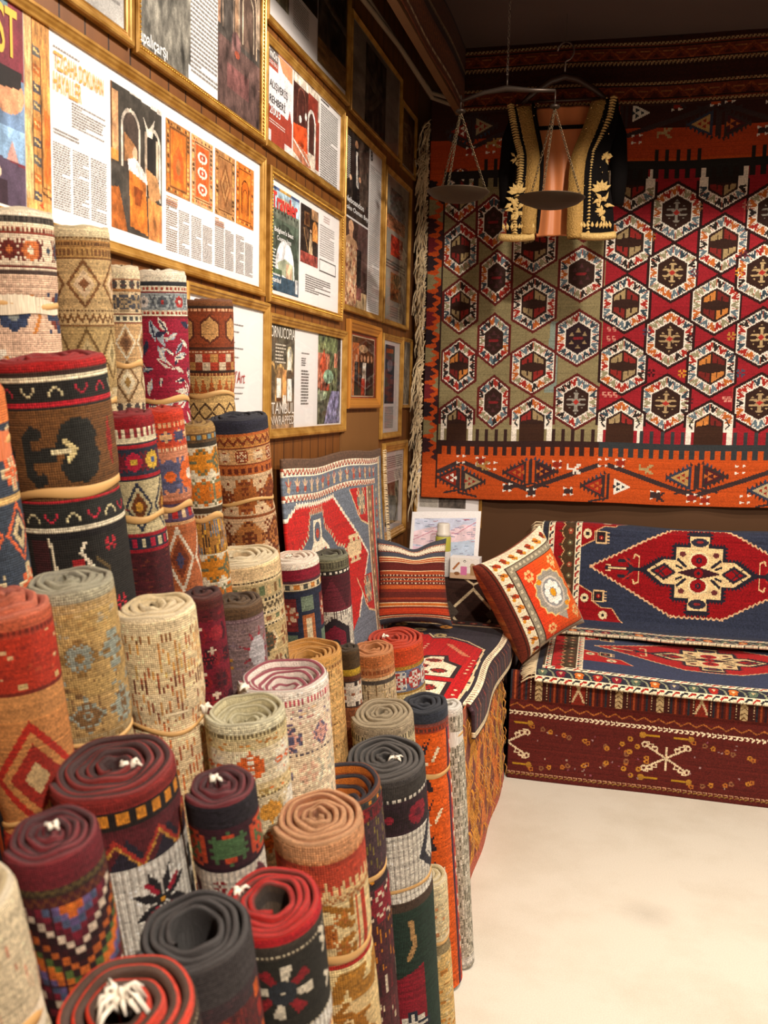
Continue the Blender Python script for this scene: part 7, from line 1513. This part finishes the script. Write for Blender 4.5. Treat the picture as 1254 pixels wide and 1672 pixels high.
S_['F0'] = dict(pos=(0.546, 0.677, 1.173), r=0.045, lean=(-0.03, -0.26), w=170, bg='#dac7a4', rim='#e2d4b8', pile='#c9b790', tie=[215], hv=300, cell=.0028, bw=1.2, label='pale cream rolled rug with faint rust marks, at the bottom left edge',
    bands=[('s', 60, '#ddccaa'), ('n', 260, '#dac8a6', ['#c9866a', '#d9b896', '#cdb894', '#d8c6a2'], .2, 5)])
S_['F1'] = dict(th=.008, wide=1, pos=(0.701, 1.011, 1.013), r=0.061, lean=(-0.03, -0.26), w=170, bg='#26241f', rim='#c8231c', pile='#8a2a20', rin=.38, inner=['#4a3628', '#3a2a20', '#5a4634'], tie=[222], hv=260, cell=.0031, tuft=('small', -.55, .35), label='black rolled rug with a bright red ringed end and white and red flowers',
    bands=[('s', 14, '#b01c24')], draw=d_redflower)
S_['F2'] = dict(th=.0072, pos=(0.664, 0.882, 1.042), r=0.061, lean=(-0.03, -0.26), w=190, bg='#3f1c20', rim='#4a4545', pile='#2c2828', wide=1, rin=.46, wob=.04, hv=220, cell=.003, label='charcoal rolled rug with a wide open spiral end, at the front',
    bands=[('s', 62, '#3d3839'), ('p', 26, '#3a2c30', ['#4a3236', '#33282c'], .5, 6)], draw=lambda b: squares(b))
def squares(b):
    c, k, m = b.c, b.k, b.m; y = b.y; b.band('n', 220, '#54201f', ['#6a2024', '#3a181c', '#7a2a24'], .5, 6)
    for q in range(9):
        for x0 in (-60, 10, 80, -130): c.rect(m + (x0 + q * 4) * k, y + (10 + q * 40 - x0 * .25) * k, m + (x0 + q * 4 + 15) * k, y + (34 + q * 40 - x0 * .25) * k, '#c8581c' if (q + x0 // 10) % 3 else '#a8281f')
S_['F3'] = dict(pos=(0.659, 0.744, 1.043), r=0.069, lean=(-0.03, -0.26), w=245, bg='#3a2420', rim='#e23a18', pile='#54382a', rin=.3, th=.011, pitch=.013, inner=['#4a3224', '#3a2a20', '#33241c'], tuft=('big', .0, .05), hv=120, cell=.003, label='nearest rolled rug, its end ringed orange-red and brown with a white yarn tuft',
    bands=[('s', 12, '#4a3224'), ('d', 10, '#3a2a22', '#cdbd9c', 8), ('q', 200, '#33241f', ['#cdbd9c', '#8a2a20', '#c8541c'], 6, 3)])
S_['G1'] = dict(pos=(0.673, 2.158, 0.474), r=0.047, lean=(-0.05, -0.17), w=62, bg='#dcc79c', rim='#e6d6b4', pile='#cdb98c', hv=300, cell=.0044, tie=[88], bw=.6, label='short cream rolled rug low on the floor between the charcoal and orange ones',
    bands=[('s', 30, '#e0cea6'), ('p', 60, '#dcc79c', ['#cfb888', '#c98a5c', '#e6d8b8'], .5, 7), ('s', 12, '#8a7a5a'), ('p', 200, '#dcb878', ['#c9863c', '#e0c898'], .5, 8)])
for i, (key, sp) in enumerate(S_.items()):
    sp['row'] = key[0]
    rolled_rug(sp['pos'], sp['r'], sp['w'], {'A': 1.0, 'B': 1.03, 'C': .93, 'D': .9}.get(key[0], .8), sp, 100 + i)
# ================================================================== light and camera
def spot(loc, to, energy, size, blend, col, radius=.06):
    l = bpy.data.lights.new('ceiling_spot', 'SPOT'); l.energy = energy; l.spot_size = math.radians(size); l.spot_blend = blend; l.color = col; l.shadow_soft_size = radius
    o = bpy.data.objects.new('ceiling_spot', l); COL.objects.link(o); o.location = loc
    o.rotation_euler = (Vector(to) - Vector(loc)).to_track_quat('-Z', 'Y').to_euler(); return o
WARM = (1.0, .875, .735)
spot((2.1, -.5, 3.15), (2.1, -.5, 0), 510, 156, .12, WARM, .07)
spot((1.45, 2.45, 3.19), (1.45, 2.45, 0), 330, 151, .1, WARM, .06)
spot((2.2, 3.2, 3.19), (2.2, 3.2, 0), 165, 140, .2, WARM, .06)
w = bpy.data.worlds.new('world'); SC.world = w; w.use_nodes = True
w.node_tree.nodes['Background'].inputs[0].default_value = (.9, .75, .6, 1); w.node_tree.nodes['Background'].inputs[1].default_value = .02

cam = bpy.data.cameras.new('camera'); co = bpy.data.objects.new('camera', cam); COL.objects.link(co)
cam.sensor_fit = 'VERTICAL'; cam.sensor_height = 36; cam.lens = 36 * 1578 / 1672
R = Matrix(((0.969437, -0.050957, 0.239990), (0.244258, 0.108695, -0.963599), (0.023016, 0.992768, 0.117819)))
co.matrix_world = Matrix.Translation((1.08, 0, 1.6)) @ R.to_4x4()
cam.dof.use_dof = True; cam.dof.focus_distance = 3.2; cam.dof.aperture_fstop = 7.1
cam.clip_start = .05
SC.camera = co
vs = SC.view_settings
vs.view_transform = 'Standard'; vs.look = 'None'; vs.gamma = 1; vs.exposure = 0.0; vs.use_curve_mapping = False
SC.cycles.max_bounces = 6; SC.cycles.transparent_max_bounces = 8
